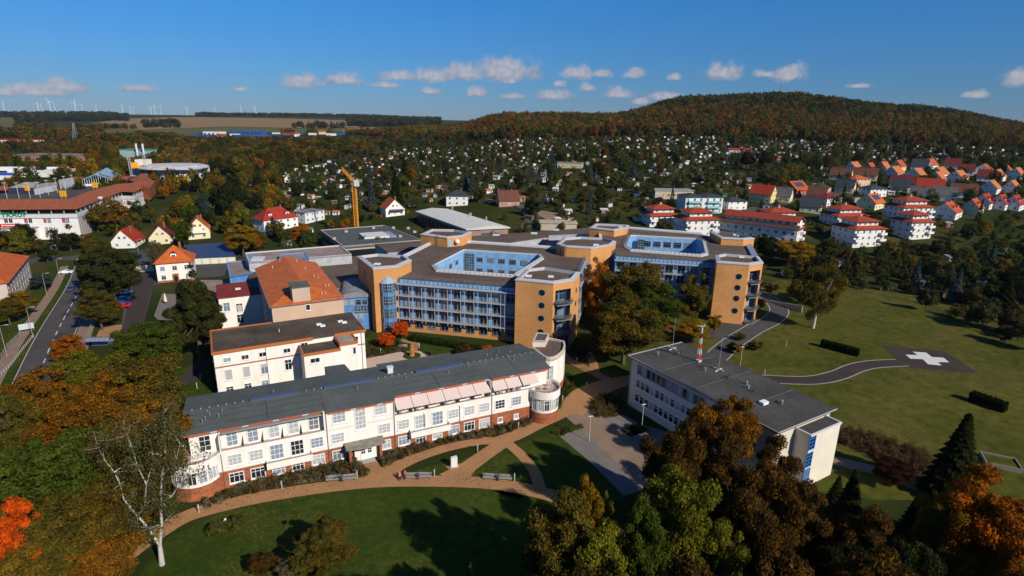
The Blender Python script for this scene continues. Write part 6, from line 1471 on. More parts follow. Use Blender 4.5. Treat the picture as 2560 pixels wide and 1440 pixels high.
def box_far(px, py, wpx, hpx, dm, wc, rc, name, label, cat='building', ang=0, group=None, roof='f'):
    p = G(px, py); s = depth(p)/FP; w = wpx*s; h = max(3.0, hpx*s)
    r = thing(name, label, cat, p, R_(ang), group); MB().box(-w/2, w/2, 0, dm, -4, h).build('wall', 'wall', r, wc)
    if roof == 'f': MB().box(-w/2-.4, w/2+.4, -.4, dm+.4, h, h+.6).build('roof', 'flat', r, rc)
    else: m_ = MB(); gable(m_, -w/2, w/2, 0, dm, h, dm*.25, 'x', .6); m_.build('roof', 'roof', r, rc)
    if w > 25:
        d = MB(); n = int(w/9)
        for k in range(n): d.box(-w/2+w*(k+.2)/n, -w/2+w*(k+.7)/n, -.08, -.02, 1.2, min(h*.6, 4.5))
        d.build('window_band', 'dark', r)
    exc(p, max(w*.5, 8)); clear_front(p, w, 30)
    return r
Z1 = lambda x, y: (x/2.977, 220+y/2.977)
BL = (0.03, 0.10, 0.30); Wt = (0.72, 0.70, 0.66)
for i, (x, y, w, h, wc, rc, rf, l) in enumerate([(1470,368,140,18,BL,BL,'f','long blue warehouse'),(1575,352,125,26,Wt,(0.4,0.38,0.36),'f','tall white warehouse'),(1830,345,240,24,BL,BL,'f','large dark blue warehouse'),(1990,365,320,15,(0.03,0.06,0.12),BL,'f','long low navy warehouse'),
   (1850,372,240,18,BL,(0.05,0.12,0.3),'f','blue warehouse in front'),(1420,390,160,14,Wt,(0.45,0.42,0.4),'f','low white shed'),(1570,390,160,12,Wt,(0.5,0.48,0.46),'f','low white shed with grey roof'),(1640,372,60,18,Wt,RED,'g','white house with red roof'),(2150,362,90,18,Wt,RED,'g','white building with red roof'),
   (2200,362,40,20,Wt,RORG,'g','white gabled building'),(2230,345,55,12,BL,BL,'f','small blue shed'),(2320,350,50,14,Wt,(0.4,0.4,0.4),'f','small white workshop'),(2395,345,45,18,CRM,ORG,'g','cream house with orange roof'),(2460,355,65,16,Wt,(0.5,0.5,0.5),'f','white workshop'),(2050,342,50,10,Wt,(0.4,0.4,0.4),'f','tiny white shed'),
   (1740,355,60,14,Wt,(0.4,0.4,0.4),'f','white shed'),(1870,384,60,12,Wt,(0.5,0.5,0.5),'f','small white shed'),(2540,350,60,14,BL,BL,'f','blue shed'),(60,425,290,36,Wt,(0.5,0.02,0.02),'f','white hall with red roof edge'),(70,380,110,22,(0.6,0.5,0.42),RED,'g','house group with red roofs'),
   (260,360,70,12,(0.5,0.4,0.33),RED,'g','small red-roofed house'),(330,545,450,40,(0.30,0.17,0.12),(0.2,0.16,0.14),'f','long derelict brick hall'),(630,410,80,12,(0.3,0.45,0.6),(0.5,0.5,0.5),'f','pale blue shed'),(380,428,40,16,(0.5,0.36,0.25),BRN,'g','tan gabled house'),(2160,680,60,10,Wt,ORG,'f','')]):
    if not l: continue
    px, py = Z1(x, y); where = ' on the industrial estate below the fields' if px > 440 else ' in the valley at the far left'
    box_far(px, py, w/2.977, h/2.977, 30 if w > 100 else 12, wc, rc, 'warehouse' if w > 100 else 'building', l+where, 'building', group='far buildings in the valley', roof=rf)
# parked lorries and trailers behind the shopping centre
for i, (x, y, w, c, l) in enumerate([(60,640,85,(0.75,0.75,0.73),''),(150,655,130,(0.78,0.78,0.75),''),(190,640,60,(0.7,0.7,0.7),''),(40,690,90,(0.02,0.08,0.42),'blue'),(200,690,100,(0.75,0.74,0.7),''),(290,690,90,(0.72,0.7,0.64),''),(330,668,110,(0.6,0.6,0.58),''),(430,660,110,(0.6,0.62,0.62),''),(500,655,80,(0.78,0.78,0.75),''),(440,640,100,(0.74,0.74,0.72),''),(10,712,70,(0.7,0.7,0.7),'')]):
    px, py = Z1(x, y); p = G(px, py); r = thing('lorry_trailer', '%s box trailer parked behind the shopping centre' % ('bright blue' if l else 'white'), 'trailer', p+Vector((0, 0, 1.5)), R_(rnd.uniform(10, 22)), 'box trailers parked behind the shopping centre')
    L_ = 13.6; MB().box(-L_/2, L_/2, -1.25, 1.25, 1.1, 4.0).build('cargo_box', 'paint', r, c); MB().box(-L_/2+1, L_/2-1, -.9, .9, .7, 1.1).build('chassis', 'metal', r, (0.04,0.04,0.04))
    for xx in (-5, -3.8, -2.6): MB().tube((xx, -1.2, .5), (xx, 1.2, .5), .5, n=10).build('wheel', 'metal', r, (0.02,0.02,0.02))
    exc(p, 9)
# ============================================================ street and garden things
def dup(root, loc, rz=None, label=None, scale=None):
    c = root.copy(); COL.objects.link(c); c.location = loc
    if rz is not None: c.rotation_euler = (0, 0, rz)
    if label: c['label'] = label
    if scale is not None: c.scale = scale
    for ch in root.children:
        d = ch.copy(); COL.objects.link(d); d.parent = c
        for g in ch.children:
            e = g.copy(); COL.objects.link(e); e.parent = d
    if 'kind' not in c: THINGS.append(c)
    return c
def lathe(mb, prof, n=10, c=(0, 0)):
    for (r0, z0), (r1, z1) in zip(prof, prof[1:]): mb.tube((c[0], c[1], z0), (c[0], c[1], z1), r0, r1, n, cap=True)
    return mb
# benches with slatted seats in pairs, bins between
def bench(p, rz, label):
    b = thing('park_bench', label, 'bench', p, rz, 'grey garden benches along the clay path')
    s = MB()
    for k in range(4): s.box(-1.15, 1.15, -.28+k*.14, -.17+k*.14, .43, .47)
    s.build('seat', 'trim', b, (0.30, 0.28, 0.27)); s = MB()
    for k in range(3): s.box(-1.15, 1.15, .3+k*.03, .34+k*.03, .55+k*.14, .66+k*.14)
    s.build('backrest', 'trim', b, (0.30, 0.28, 0.27))
    for x in (-.9, .9): MB().box(x-.04, x+.04, -.25, -.2, 0, .43).box(x-.04, x+.04, .28, .33, 0, .95).box(x-.04, x+.04, -.2, .28, .38, .42).build('bench_frame', 'metal', b, (0.08, 0.08, 0.08))
    return b
def facing(a, b):
    A, B = P(*a), P(*b); d = B-A; return (A+B)/2, math.atan2(d.y, d.x)
for a, b, l in (((818,1205),(848,1202),'left bench of the pair in front of the entrance flower bed'),((858,1202),(888,1199),'right bench of the pair in front of the entrance flower bed'),
                ((1018,1197),(1040,1197),'bench right beside the two people in red'),((1047,1196),(1075,1196),'bench between the two people in red and a bollard light'),
                ((1211,1198),(1238,1200),'left bench of the pair on the small shaded lawn'),((1249,1200),(1276,1202),'right bench of the pair on the small shaded lawn'),
                ((1000,872),(1016,870),'pale bench beside the courtyard terrace')):
    p, rz = facing(a, b); bench(p, rz, l)
for a, l in (((853,1203),'dark litter bin between the two benches by the entrance flower bed'),((1044,1197),'dark litter bin between the two benches near the people in red'),((1243,1201),'dark litter bin between the benches on the shaded lawn')):
    t = thing('litter_bin', l, 'bin', P(*a), 0, 'dark litter bins between benches'); lathe(MB(), [(.24, 0), (.28, .8), (.3, .82)]).build('body', 'metal', t, (0.02, 0.02, 0.025)); lathe(MB(), [(.3, .82), (.2, .92)]).build('lid', 'metal', t, (0.04, 0.04, 0.045))
# bollard lights
BOL = [(498,1282,'grey bollard light left of the long brick wall end'),(705,1222,'grey bollard light in the flower bed below the left balcony'),(893,1196,'grey bollard light right of the entrance bench pair'),(1086,1192,'grey bollard light right of the benches near the people in red'),
 (1194,1128,'grey bollard light on the lawn tip where two paths meet'),(1286,1203,'grey bollard light right of the shaded bench pair'),(1296,1072,'grey bollard light by the flower bed below the awnings'),(1406,1004,'grey bollard light below the round terrace'),(1442,908,'grey bollard light on the small lawn behind the round tower'),(1466,970,'grey bollard light in the shade right of the round tower'),
 (1048,870,'grey bollard light on the courtyard lawn'),(952,884,'grey bollard light left of the courtyard terrace'),(502,951,'grey bollard light on the lawn left of the white block'),(493,972,'short grey bollard beside the dark drive left of the white block'),(1965,866,'white marker post by the access road'),(1911,938,'white marker post at the start of the helipad path')]
bl0 = None
for px, py, l in BOL:
    if bl0 is None:
        bl0 = thing('bollard_light', l, 'bollard light', P(px, py), 0, 'bollard lights in the hospital garden')
        MB().tube((0, 0, 0), (0, 0, 1.05), .1, n=8).build('post', 'metal', bl0, (0.38, 0.37, 0.35)); MB().tube((0, 0, 1.05), (0, 0, 1.35), .1, n=8).build('lens', 'metal', bl0, (0.6, 0.6, 0.58)); MB().tube((0, 0, 1.35), (0, 0, 1.45), .13, n=8).build('cap', 'metal', bl0, (0.3, 0.3, 0.3))
    else: dup(bl0, P(px, py), 0, l)
# stele, sculpture
t = thing('stele', 'tall white stone stele on a small clay plinth by the garden path', 'sculpture', P(1135, 1167), .3); mb = MB(); mb.prism([(-.55,-.3),(.55,-.3),(.5,.3),(-.5,.3)], .15, 2.0, z1s=[1.85, 2.0, 2.0, 1.85]); mb.build('stone', 'trim', t, (0.72, 0.70, 0.66)); MB().box(-.75, .75, -.5, .5, 0, .15).build('base', 'trim', t, (0.4, 0.36, 0.3))
t = thing('wood_sculpture', 'brown carved wooden sculpture on the courtyard terrace', 'sculpture', P(1030, 890), 0); lathe(MB(), [(.75, 0), (.6, .8), (.65, 1.6), (.45, 2.2), (.5, 2.7), (.2, 3.1)], 9).build('figure', 'wall', t, (0.35, 0.15, 0.05)); MB().tube((0, 0, 0), (0, 0, .12), 2.2, n=20).build('planting_ring', 'lawn', t)
t = thing('curved_bench', 'dark curved bench around the sculpture terrace', 'bench', P(1058, 890), 0); mb = MB()
for k in range(7):
    a, b = R_(-70+k*20), R_(-50+k*20); mb.bar((2.2*math.cos(a), 2.2*math.sin(a), .45), (2.2*math.cos(b), 2.2*math.sin(b), .45), .5, .08)
mb.build('seat', 'metal', t, (0.05, 0.045, 0.04)); mb = MB()
for k in range(8): a = R_(-70+k*20); mb.bar((2.2*math.cos(a), 2.2*math.sin(a), 0), (2.2*math.cos(a), 2.2*math.sin(a), .42), .08)
mb.build('leg', 'metal', t, (0.05, 0.045, 0.04))
# red hydrant figure on the lawn
t = thing('hydrant', 'small red hydrant with white cap between two round bushes on the lawn', 'hydrant', P(565, 1313), 0); lathe(MB(), [(.2, 0), (.2, .75), (.26, .8), (.22, .95)]).build('body', 'paint', t, (0.7, 0.02, 0.02)); lathe(MB(), [(.22, .95), (.16, 1.1), (.02, 1.2)]).build('cap', 'paint', t, (0.7, 0.65, 0.6)); MB().tube((-.36, 0, .7), (.36, 0, .7), .08, n=6).build('outlet', 'paint', t, (0.7, 0.6, 0.55))
# people: continuous skinned bodies
def skin_body(name, joints, edges, parent, mats_by_z=None, color=(0.5, 0.3, 0.2), mat_='trim'):
    me = bpy.data.meshes.new(name); me.from_pydata([j[0] for j in joints], edges, []); o = bpy.data.objects.new(name, me); COL.objects.link(o)
    md = o.modifiers.new('skin', 'SKIN'); sv = me.skin_vertices[0].data
    for i, j in enumerate(joints): sv[i].radius = (j[1], j[1])
    sv[0].use_root = True
    s = o.modifiers.new('sub', 'SUBSURF'); s.levels = s.render_levels = 1; md.use_smooth_shade = True
    dg = bpy.context.evaluated_depsgraph_get(); m2 = bpy.data.meshes.new_from_object(o.evaluated_get(dg)); bpy.data.objects.remove(o)
    m2.materials.clear(); m2.materials.append(M[mat_]); return put(name, m2, parent, color)
def person(p, rz, label, top, trousers, sitting=False):
    r = thing('person', label, 'person', p, rz)
    if not sitting:
        J = [((0,0,.95),.15),((0,0,1.2),.14),((0,.01,1.42),.16),((0,.01,1.53),.06),((0,.0,1.68),.105),((.11,0,.88),.1),((.13,.04,.48),.065),((.14,-.02,.08),.05),((.14,-.16,.04),.045),((-.11,0,.88),.1),((-.12,-.16,.5),.065),((-.12,-.05,.1),.05),((-.12,-.2,.05),.045),
             ((.2,0,1.43),.06),((.26,-.12,1.18),.045),((.22,-.38,1.05),.035),((-.2,0,1.43),.06),((-.26,-.12,1.18),.045),((-.22,-.38,1.05),.035)]
        E_ = [(0,1),(1,2),(2,3),(3,4),(0,5),(5,6),(6,7),(7,8),(0,9),(9,10),(10,11),(11,12),(2,13),(13,14),(14,15),(2,16),(16,17),(17,18)]
    else:
        J = [((0,.1,.6),.16),((0,.12,.85),.15),((0,.1,1.05),.15),((0,.08,1.17),.06),((0,.05,1.3),.1),((.1,-.1,.6),.09),((.11,-.38,.58),.065),((.11,-.45,.16),.05),((.11,-.58,.12),.04),((-.1,-.1,.6),.09),((-.11,-.38,.58),.065),((-.11,-.45,.16),.05),((-.11,-.58,.12),.04),
             ((.2,.08,1.03),.055),((.25,-.04,.82),.045),((.12,-.25,.74),.035),((-.2,.08,1.03),.055),((-.25,-.04,.82),.045),((-.12,-.25,.74),.035)]
        E_ = [(0,1),(1,2),(2,3),(3,4),(0,5),(5,6),(6,7),(7,8),(0,9),(9,10),(10,11),(11,12),(2,13),(13,14),(14,15),(2,16),(16,17),(17,18)]
    skin_body('body', J, E_, r, color=(0.45, 0.27, 0.19))
    dz = 0 if not sitting else -.38; y0 = 0 if not sitting else .1
    jt = [0, 1, 2, 13, 14, 16, 17]; Jt = [(J[i][0], J[i][1]+.025) for i in jt]+[(tuple((a*.25+b*.75) for a, b in zip(J[14][0], J[15][0])), .055), (tuple((a*.25+b*.75) for a, b in zip(J[17][0], J[18][0])), .055)]
    skin_body('jacket', Jt, [(0,1),(1,2),(2,3),(3,4),(4,7),(2,5),(5,6),(6,8)], r, color=top)
    Jl = [(J[0][0], J[0][1]+.015)]+[(J[i][0], J[i][1]+.02) for i in (5, 6, 7, 9, 10, 11)]
    skin_body('trousers', Jl, [(0,1),(1,2),(2,3),(0,4),(4,5),(5,6)], r, color=trousers)
    hd = J[4][0]; MB().dome((hd[0], hd[1]+.025, hd[2]+.03), .115, .12, 10, 4).build('hair', 'trim', r, (0.2, 0.15, 0.1) if not sitting else (0.5, 0.48, 0.45))
    fc = MB(); fc.dome((hd[0], hd[1]-.115, hd[2]-.01), .018, .022, 6, 3); 
    fc.build('nose', 'trim', r, (0.45, 0.27, 0.19)); ey = MB()
    for s in (-.035, .035): ey.dome((s, hd[1]-.1, hd[2]+.02), .012, .01, 6, 2)
    ey.build('eye', 'trim', r, (0.03, 0.02, 0.02))
    return r
person(P(1013, 1199), R_(65), 'standing person in a pink-red top and dark trousers beside the benches', (0.55, 0.06, 0.08), (0.05, 0.05, 0.07))
person(P(1000, 1199), R_(20), 'person in a bright red jacket sitting in a wheelchair on the clay path', (0.8, 0.03, 0.01), (0.03, 0.03, 0.035), True)
wc = thing('wheelchair', 'dark wheelchair carrying the person in the bright red jacket', 'wheelchair', P(1000, 1199), R_(20))
for s in (-.3, .3):
    mb = MB(); k = 16
    for i in range(k): a, b = 2*math.pi*i/k, 2*math.pi*(i+1)/k; mb.bar((s, .15+.3*math.cos(a), .31+.3*math.sin(a)), (s, .15+.3*math.cos(b), .31+.3*math.sin(b)), .035)
    for i in range(6): a = math.pi*i/6; mb.bar((s, .15+.29*math.cos(a), .31+.29*math.sin(a)), (s, .15-.29*math.cos(a), .31-.29*math.sin(a)), .012)
    mb.build('wheel', 'metal', wc, (0.03, 0.03, 0.03))
    MB().tube((s*.8, -.42, .09), (s*.8+.04, -.42, .09), .09, n=8).build('front_wheel', 'metal', wc, (0.03, 0.03, 0.03))
MB().box(-.25, .25, -.2, .28, .42, .46).build('seat', 'metal', wc, (0.02, 0.02, 0.03)); MB().box(-.25, .25, .28, .32, .46, .95).build('backrest', 'metal', wc, (0.02, 0.02, 0.03))
MB().bar((-.25, .32, .95), (-.25, .48, .97), .03).bar((.25, .32, .95), (.25, .48, .97), .03).bar((-.25, -.2, .44), (-.2, -.45, .1), .03).bar((.25, -.2, .44), (.2, -.45, .1), .03).box(-.18, .18, -.58, -.42, .08, .1).build('frame', 'metal', wc, (0.2, 0.2, 0.2))
# cars
def car_meshes():
    prof = [(-2.15,.35),(-2.2,.75),(-1.9,.95),(-1.15,1.02),(-.55,1.45),(.95,1.48),(1.65,1.05),(2.1,.98),(2.2,.6),(2.15,.35)]
    mb = MB(); n = len(prof)
    for s, w in ((-1, .86), (1, .86)):
        pts = [(x, s*(w if z < 1.1 else .68), z) for x, z in prof]; mb.face(*(pts if s < 0 else pts[::-1]))
    for i in range(n):
        (x0, z0), (x1, z1) = prof[i], prof[(i+1) % n]; w0 = .86 if z0 < 1.1 else .68; w1 = .86 if z1 < 1.1 else .68
        mb.face((x0, w0, z0), (x0, -w0, z0), (x1, -w1, z1), (x1, w1, z1))
    body = mb.mesh('body', 'paint'); g = MB()
    g.face((-1.08, .66, 1.09), (-1.08, -.66, 1.09), (-.6, -.6, 1.44), (-.6, .6, 1.44)); g.face((1.0, .6, 1.48), (1.0, -.6, 1.48), (1.58, -.66, 1.12), (1.58, .66, 1.12))
    for s in (-1, 1): g.face((-.98, s*.835, 1.06), (-.55, s*.70, 1.41), (.95, s*.70, 1.44), (1.45, s*.84, 1.1))
    glass = g.mesh('window_glass', 'dark')
    w = MB().tube((0, -.1, 0), (0, .1, 0), .33, n=12); tyre = w.mesh('wheel', 'dark')
    h = MB().box(-.03, .03, -.16, .16, -.08, .08).mesh('headlight', 'metal')
    return body, glass, tyre, h
CARM = car_meshes()
def car(p, rz, col, label, group=None):
    r = thing('parked_car', label, 'car', p, rz, group); put('body', CARM[0], r, col); put('window_glass', CARM[1], r)
    for x in (-1.35, 1.35):
        for y in (-.78, .78): put('wheel', CARM[2], r, None, None, (x, y, .33))
    for y in (-.6, .6): put('headlight', CARM[3], r, (0.7, 0.7, 0.7), None, (-2.17, y, .72)); put('tail_light', CARM[3], r, (0.4, 0.01, 0.01), None, (2.17, y, .75))
    return r
rd = math.atan2((P(204,715)-P(158,800)).y, (P(204,715)-P(158,800)).x)
car(P(178, 726), rd+math.pi, (0.03, 0.05, 0.12), 'dark blue car driving down the street')
car(P(166, 684), R_(15), (0.75, 0.76, 0.78), 'white estate car waiting at the side street')
for px, py, c, l in ((313,735,(0.75,0.75,0.73),'white car parked under the big roadside tree'),(306,752,(0.08,0.2,0.5),'blue car parked beside the dark drive'),(303,764,(0.02,0.05,0.2),'dark blue car parked beside the dark drive'),(308,769,(0.4,0.02,0.02),'red car, lowest of the row beside the dark drive')): car(P(px, py), R_(14), c, l, 'cars parked beside the drive')
for i, (px, py, c, l) in enumerate(((702,610,(0.5,0.52,0.55),'silver car'),(706,615,(0.1,0.2,0.45),'blue car'),(697,605,(0.6,0.6,0.6),'pale car'),(712,620,(0.45,0.03,0.03),'red car'),(692,600,(0.02,0.02,0.03),'black car'),(630,607,(0.75,0.75,0.75),'white car'))): car(P(px, py), R_(10), c, l+' in the small car park under orange trees', 'cars in the small car park')
car(G(1425, 560), R_(12), (0.6, 0.01, 0.02), 'bright red car on the edge of the red sports ground')
car(G(1128, 447), R_(-30), (0.5, 0.01, 0.02), 'small red car on the lane through the allotments')
for i, (px, py, c) in enumerate(((277,418,(0.7,0.7,0.7)),(272,408,(0.7,0.7,0.7)),(279,432,(0.05,0.05,0.08)),(268,425,(0.4,0.4,0.45)),(275,402,(0.75,0.75,0.75)),(282,446,(0.6,0.6,0.6)),(274,440,(0.1,0.1,0.2)))): car(G(px, py)+Vector((0, 0, .55)), R_(80), c, ('white' if c[0] > .6 else 'dark' if c[0] < .2 else 'grey')+' car on the distant road beyond the shopping centre', 'cars on the distant road')
car(P(28, 1108), R_(70), (0.10, 0.12, 0.13), 'grey car half hidden by the trees at the left edge of the street')
# street lamps
def street_lamp(a, top_y, label, side=1):
    p = P(*a); lo, hi = 0, 20
    for _ in range(30):
        m_ = (lo+hi)/2
        if proj((p.x, p.y, m_))[1] > top_y: lo = m_
        else: hi = m_
    h = lo; l = thing('street_lamp', label, 'street lamp', p, 0, 'street lamps along the left street')
    MB().tube((0, 0, 0), (0, 0, h), .085, .05, n=8).build('pole', 'metal', l, (0.30, 0.29, 0.27)); MB().bar((0, 0, h), (1.6*side, 0, h+.35), .06).build('arm', 'metal', l, (0.45, 0.44, 0.42)); MB().box(min(1.3*side, 2.2*side), max(1.3*side, 2.2*side), -.11, .11, h+.28, h+.4).build('lamp_head', 'metal', l, (0.5, 0.5, 0.5))
for a, ty, l in (((18,893),815,'street lamp nearest on the left, by the brown hedge'),((83,844),770,'street lamp beside the white board at the left pavement'),((118,742),685,'street lamp beside the blue-green bush'),((150,697),648,'street lamp beside the white estate car'),((133,643),615,'street lamp at the far street junction'),((350,655),600,'street lamp by the garage yard')): street_lamp(a, ty, l)
def park_lamp(a, top_y, label, n=1):
    p = P(*a); h = 5.2; l = thing('park_lamp', label, 'lamp post', p, R_(20), 'post lamps by the parking area'); MB().tube((0,0,0),(0,0,h),.07,.05,n=6).build('pole', 'metal', l, (0.5,0.5,0.48)); MB().box(-.45,.45,-.1,.1,h,h+.1).build('lamp_head', 'metal', l, (0.6,0.6,0.6))
park_lamp((1604,1072), 1025, 'lamp post in the planted bed between the parking bays'); park_lamp((1850,917), 872, 'twin-headed lamp post beside the helipad path'); park_lamp((1473,1104), 1080, 'small dark lamp post at the corner of the parking area'); park_lamp((866,613), 590, 'lamp post by the small car park')
# picket fence / grey fence along the yard, low rail along street
def fence(name, label, pts, h, step=2.2, solid=True, col=(0.35, 0.33, 0.30), terrain=False, rails=2, cat='fence'):
    q = [(G(*a) if terrain else P(*a)) for a in pts]; r = thing(name, label, cat, q[0]); pa = MB(); pm_ = MB().box(-.05, .05, -.05, .05, -.1, h).mesh('post', 'trim')
    for a, b in zip(q, q[1:]):
        L_ = (b-a).length; k = max(1, int(L_/step))
        for i in range(k+1 if b is q[-1] else k):
            c = a+(b-a)*i/k; z = (hz(c.x, c.y) if terrain else 0)-q[0].z; c = c-q[0]; put('post', pm_, r, col, None, (c.x, c.y, z))
            if i < k:
                d = a+(b-a)*(i+1)/k; zd = (hz(d.x, d.y) if terrain else 0)-q[0].z; d = d-q[0]
                if solid: pa.bar((c.x, c.y, z+h*.5), (d.x, d.y, zd+h*.5), h*.9, .05) if False else pa.face((c.x, c.y, z+.1), (d.x, d.y, zd+.1), (d.x, d.y, zd+h*.95), (c.x, c.y, z+h*.95))
                else:
                    for j in range(rails): pa.bar((c.x, c.y, z+h*(j+1)/rails-.06), (d.x, d.y, zd+h*(j+1)/rails-.06), .05)
    put('post', po, r, col) if False else None; pa.build('fence_panels' if solid else 'rails', 'trim', r, col); return r
fence('fence', 'weathered grey board fence along the right side of the street', [(212,873),(236,795),(240,780)], 1.3)
fence('fence', 'grey board fence beside the left pavement', [(0,903),(20,870),(50,842)], 1.3, col=(0.25, 0.24, 0.2))
fence('railing', 'low pale railing on the verge along the left street', [(-20,960),(28,915),(60,872),(84,842)], .8, 1.2, False, (0.5, 0.48, 0.45), rails=1)
fence('fence', 'thin wire fence along the top of the helipad meadow', [(2205,740),(2290,762),(2400,795),(2500,835),(2640,890)], 1.2, 4, False, (0.09, 0.09, 0.08))
fence('fence', 'pale paling fence running up through the gardens right of the meadow', [(2200,728),(2260,718),(2330,700),(2390,680),(2420,668)], 1.2, 2.2, False, (0.2, 0.18, 0.15))
# bike shelter with barrel roof
t = thing('bicycle_shelter', 'blue bicycle shelter with ribbed barrel roof beside the clay yard', 'shelter', P(253, 868), R_(6)); mb = MB()
for i in range(6):
    a, b = math.pi*i/6, math.pi*(i+1)/6; mb.face((-2.8, -1.1*math.cos(a), 2.0+.7*math.sin(a)), (2.8, -1.1*math.cos(a), 2.0+.7*math.sin(a)), (2.8, -1.1*math.cos(b), 2.0+.7*math.sin(b)), (-2.8, -1.1*math.cos(b), 2.0+.7*math.sin(b)))
mb.build('barrel_roof', 'metal', t, (0.22, 0.21, 0.24)); mb = MB()
for i in range(6):
    x = -2.8+i*1.12
    for k in range(6): a, b = math.pi*k/6, math.pi*(k+1)/6; mb.bar((x, -1.14*math.cos(a), 2.02+.73*math.sin(a)), (x, -1.14*math.cos(b), 2.02+.73*math.sin(b)), .07)
mb.build('roof_rib', 'metal', t, (0.05, 0.1, 0.3)); MB().box(-2.8, 2.8, 1.05, 1.1, .1, 2.0).build('rear_panel', 'metal', t, (0.15, 0.25, 0.45)); mb = MB()
for x in (-2.8, 2.8):
    for y in (-1.1, 1.1): mb.box(x-.05, x+.05, y-.05, y+.05, 0, 2.0)
mb.build('post', 'metal', t, (0.05, 0.1, 0.3))
# closed cream parasol in villa garden, white notice board
t = thing('parasol', 'closed cream parasol on the paved garden beside the dark pine', 'parasol', P(415, 760), 0); lathe(MB(), [(.05, 0), (.05, .9)], 6).build('pole', 'trim', t, (0.4, 0.3, 0.2)); lathe(MB(), [(.5, .9), (.35, 2.2), (.06, 3.6)], 10).build('canopy', 'wall', t, (0.75, 0.6, 0.42))
t = thing('notice_board', 'white notice board beside the left pavement', 'sign', P(68, 828), R_(40)); MB().box(-1.6, 1.6, -.06, .06, .6, 2.2).build('panel', 'trim', t, (0.5, 0.55, 0.56)); MB().box(-1.5, -1.4, -.05, .05, 0, .6).box(1.4, 1.5, -.05, .05, 0, .6).build('post', 'metal', t, (0.3, 0.3, 0.3))
# barrier lamp in car park
t = thing('parking_barrier', 'white barrier arm with yellow ticket box at the small car park', 'barrier', P(658, 607), R_(8)); MB().box(-.4, .4, -.4, .4, 0, 1.5).build('ticket_box', 'paint', t, (0.85, 0.45, 0.02)); MB().bar((-5.5, 0, 1.5), (0, 0, 1.5), .16).build('barrier_arm', 'trim', t, (0.75, 0.73, 0.7)); MB().tube((.1, 0, 1.5), (.1, 0, 3.8), .06, n=6).build('post', 'metal', t, (0.4, 0.4, 0.4))
# playground slide
t = thing('playground_slide', 'bright red playground slide in the shade behind the dark office roof', 'slide', P(1668, 832), R_(-40)); MB().bar((0, 0, 1.9), (3.2, 0, .25), .7, .1).bar((0, -.35, 2.1), (3.2, -.35, .45), .06, .3).bar((0, .35, 2.1), (3.2, .35, .45), .06, .3).build('chute', 'paint', t, (0.8, 0.02, 0.02)); MB().box(-1.0, 0, -.5, .5, 1.8, 1.9).bar((-1, -.4, 0), (-1, -.4, 2.6), .1).bar((-1, .4, 0), (-1, .4, 2.6), .1).bar((0, -.4, 0), (0, -.4, 2.6), .1).bar((0, .4, 0), (0, .4, 2.6), .1).build('ladder_frame', 'trim', t, (0.25, 0.12, 0.06))
t = thing('raised_bed', 'rectangular timber raised bed on the meadow right of the dark spruce', 'raised bed', P(2500, 1160), R_(-25)); MB().box(-2.6, 2.6, -2.0, -1.8, 0, .8).box(-2.6, 2.6, 1.8, 2.0, 0, .8).box(-2.6, -2.4, -1.8, 1.8, 0, .8).box(2.4, 2.6, -1.8, 1.8, 0, .8).build('timber_frame', 'trim', t, (0.22, 0.19, 0.15)); MB().box(-2.4, 2.4, -1.8, 1.8, 0, .55).build('planting', 'meadow', t)
t = thing('retaining_wall', 'pale retaining wall beside the bend of the access road', 'wall', P(1962, 768), R_(-62)); MB().prism([(-6, 0), (6, 0), (6, .35), (-6, .35)], 0, 2, z1s=[.6, 2.2, 2.2, .6]).build('wall', 'trim', t, (0.32, 0.28, 0.24))
# hedge walls behind the left blocks etc.: tower crane
def crane():
    p = P(892, 571, 6.0); r = thing('tower_crane', 'orange tower crane rising behind the flat grey-roofed building', 'crane', (p.x, p.y, 0))
    H_ = 0
    lo, hi = 0, 120
    for _ in range(40):
        m_ = (lo+hi)/2
        if proj((p.x, p.y, m_))[1] > 462: lo = m_
        else: hi = m_
    H_ = lo; OC = (0.72, 0.27, 0.02); n = 17; w = .75
    q = MB(); bz = 0
    for k in range(n):
        z0, z1 = H_*k/n, H_*(k+1)/n
        for a, b in (((-w,-w),(w,-w)),((w,-w),(w,w)),((w,w),(-w,w)),((-w,w),(-w,-w))): q.bar((*a, z0), (*b, z1), .16); q.bar((*a, z1), (*b, z1), .14)
    for a in ((-w,-w),(w,-w),(w,w),(-w,w)): q.bar((*a, 0), (*a, H_), .28)
    q.build('mast', 'trim', r, OC)
    c = MB().box(.3, 2.4, -1.6, .2, H_-.6, H_+2.2); c.build('cab', 'trim', r, (0.6, 0.6, 0.58)); MB().box(-1.1, 1.1, -1.1, 1.1, H_, H_+1.0).build('turntable', 'trim', r, (0.25, 0.22, 0.2))
    # jib folded up towards the left
    j = MB(); A = Vector((0, 0, H_+1.2)); B = A+Vector((-7.0, 5, 5.4)); d = (B-A)/9; up = Vector((.35, -.2, 1)).normalized()*1.2; s = Vector((.5, .85, 0))*.5
    for k in range(9):
        a, b = A+d*k, A+d*(k+1); j.bar(a-s, b-s, .2).bar(a+s, b+s, .2).bar(a+up, b+up, .22).bar(a-s, b+up, .13).bar(a+s, b+up, .13).bar(a+up, a+s, .12).bar(a+up, a-s, .12)
    j.build('jib', 'trim', r, OC)
    k_ = MB(); k_.bar(A, A+Vector((1.8, 0, 1.5)), .8, .8).build('counter_jib', 'trim', r, OC); MB().tube(B, B+Vector((-1.0, -1, -2.5)), .12, n=6).build('hook_rope', 'metal', r, (0.1, 0.1, 0.1))
crane()
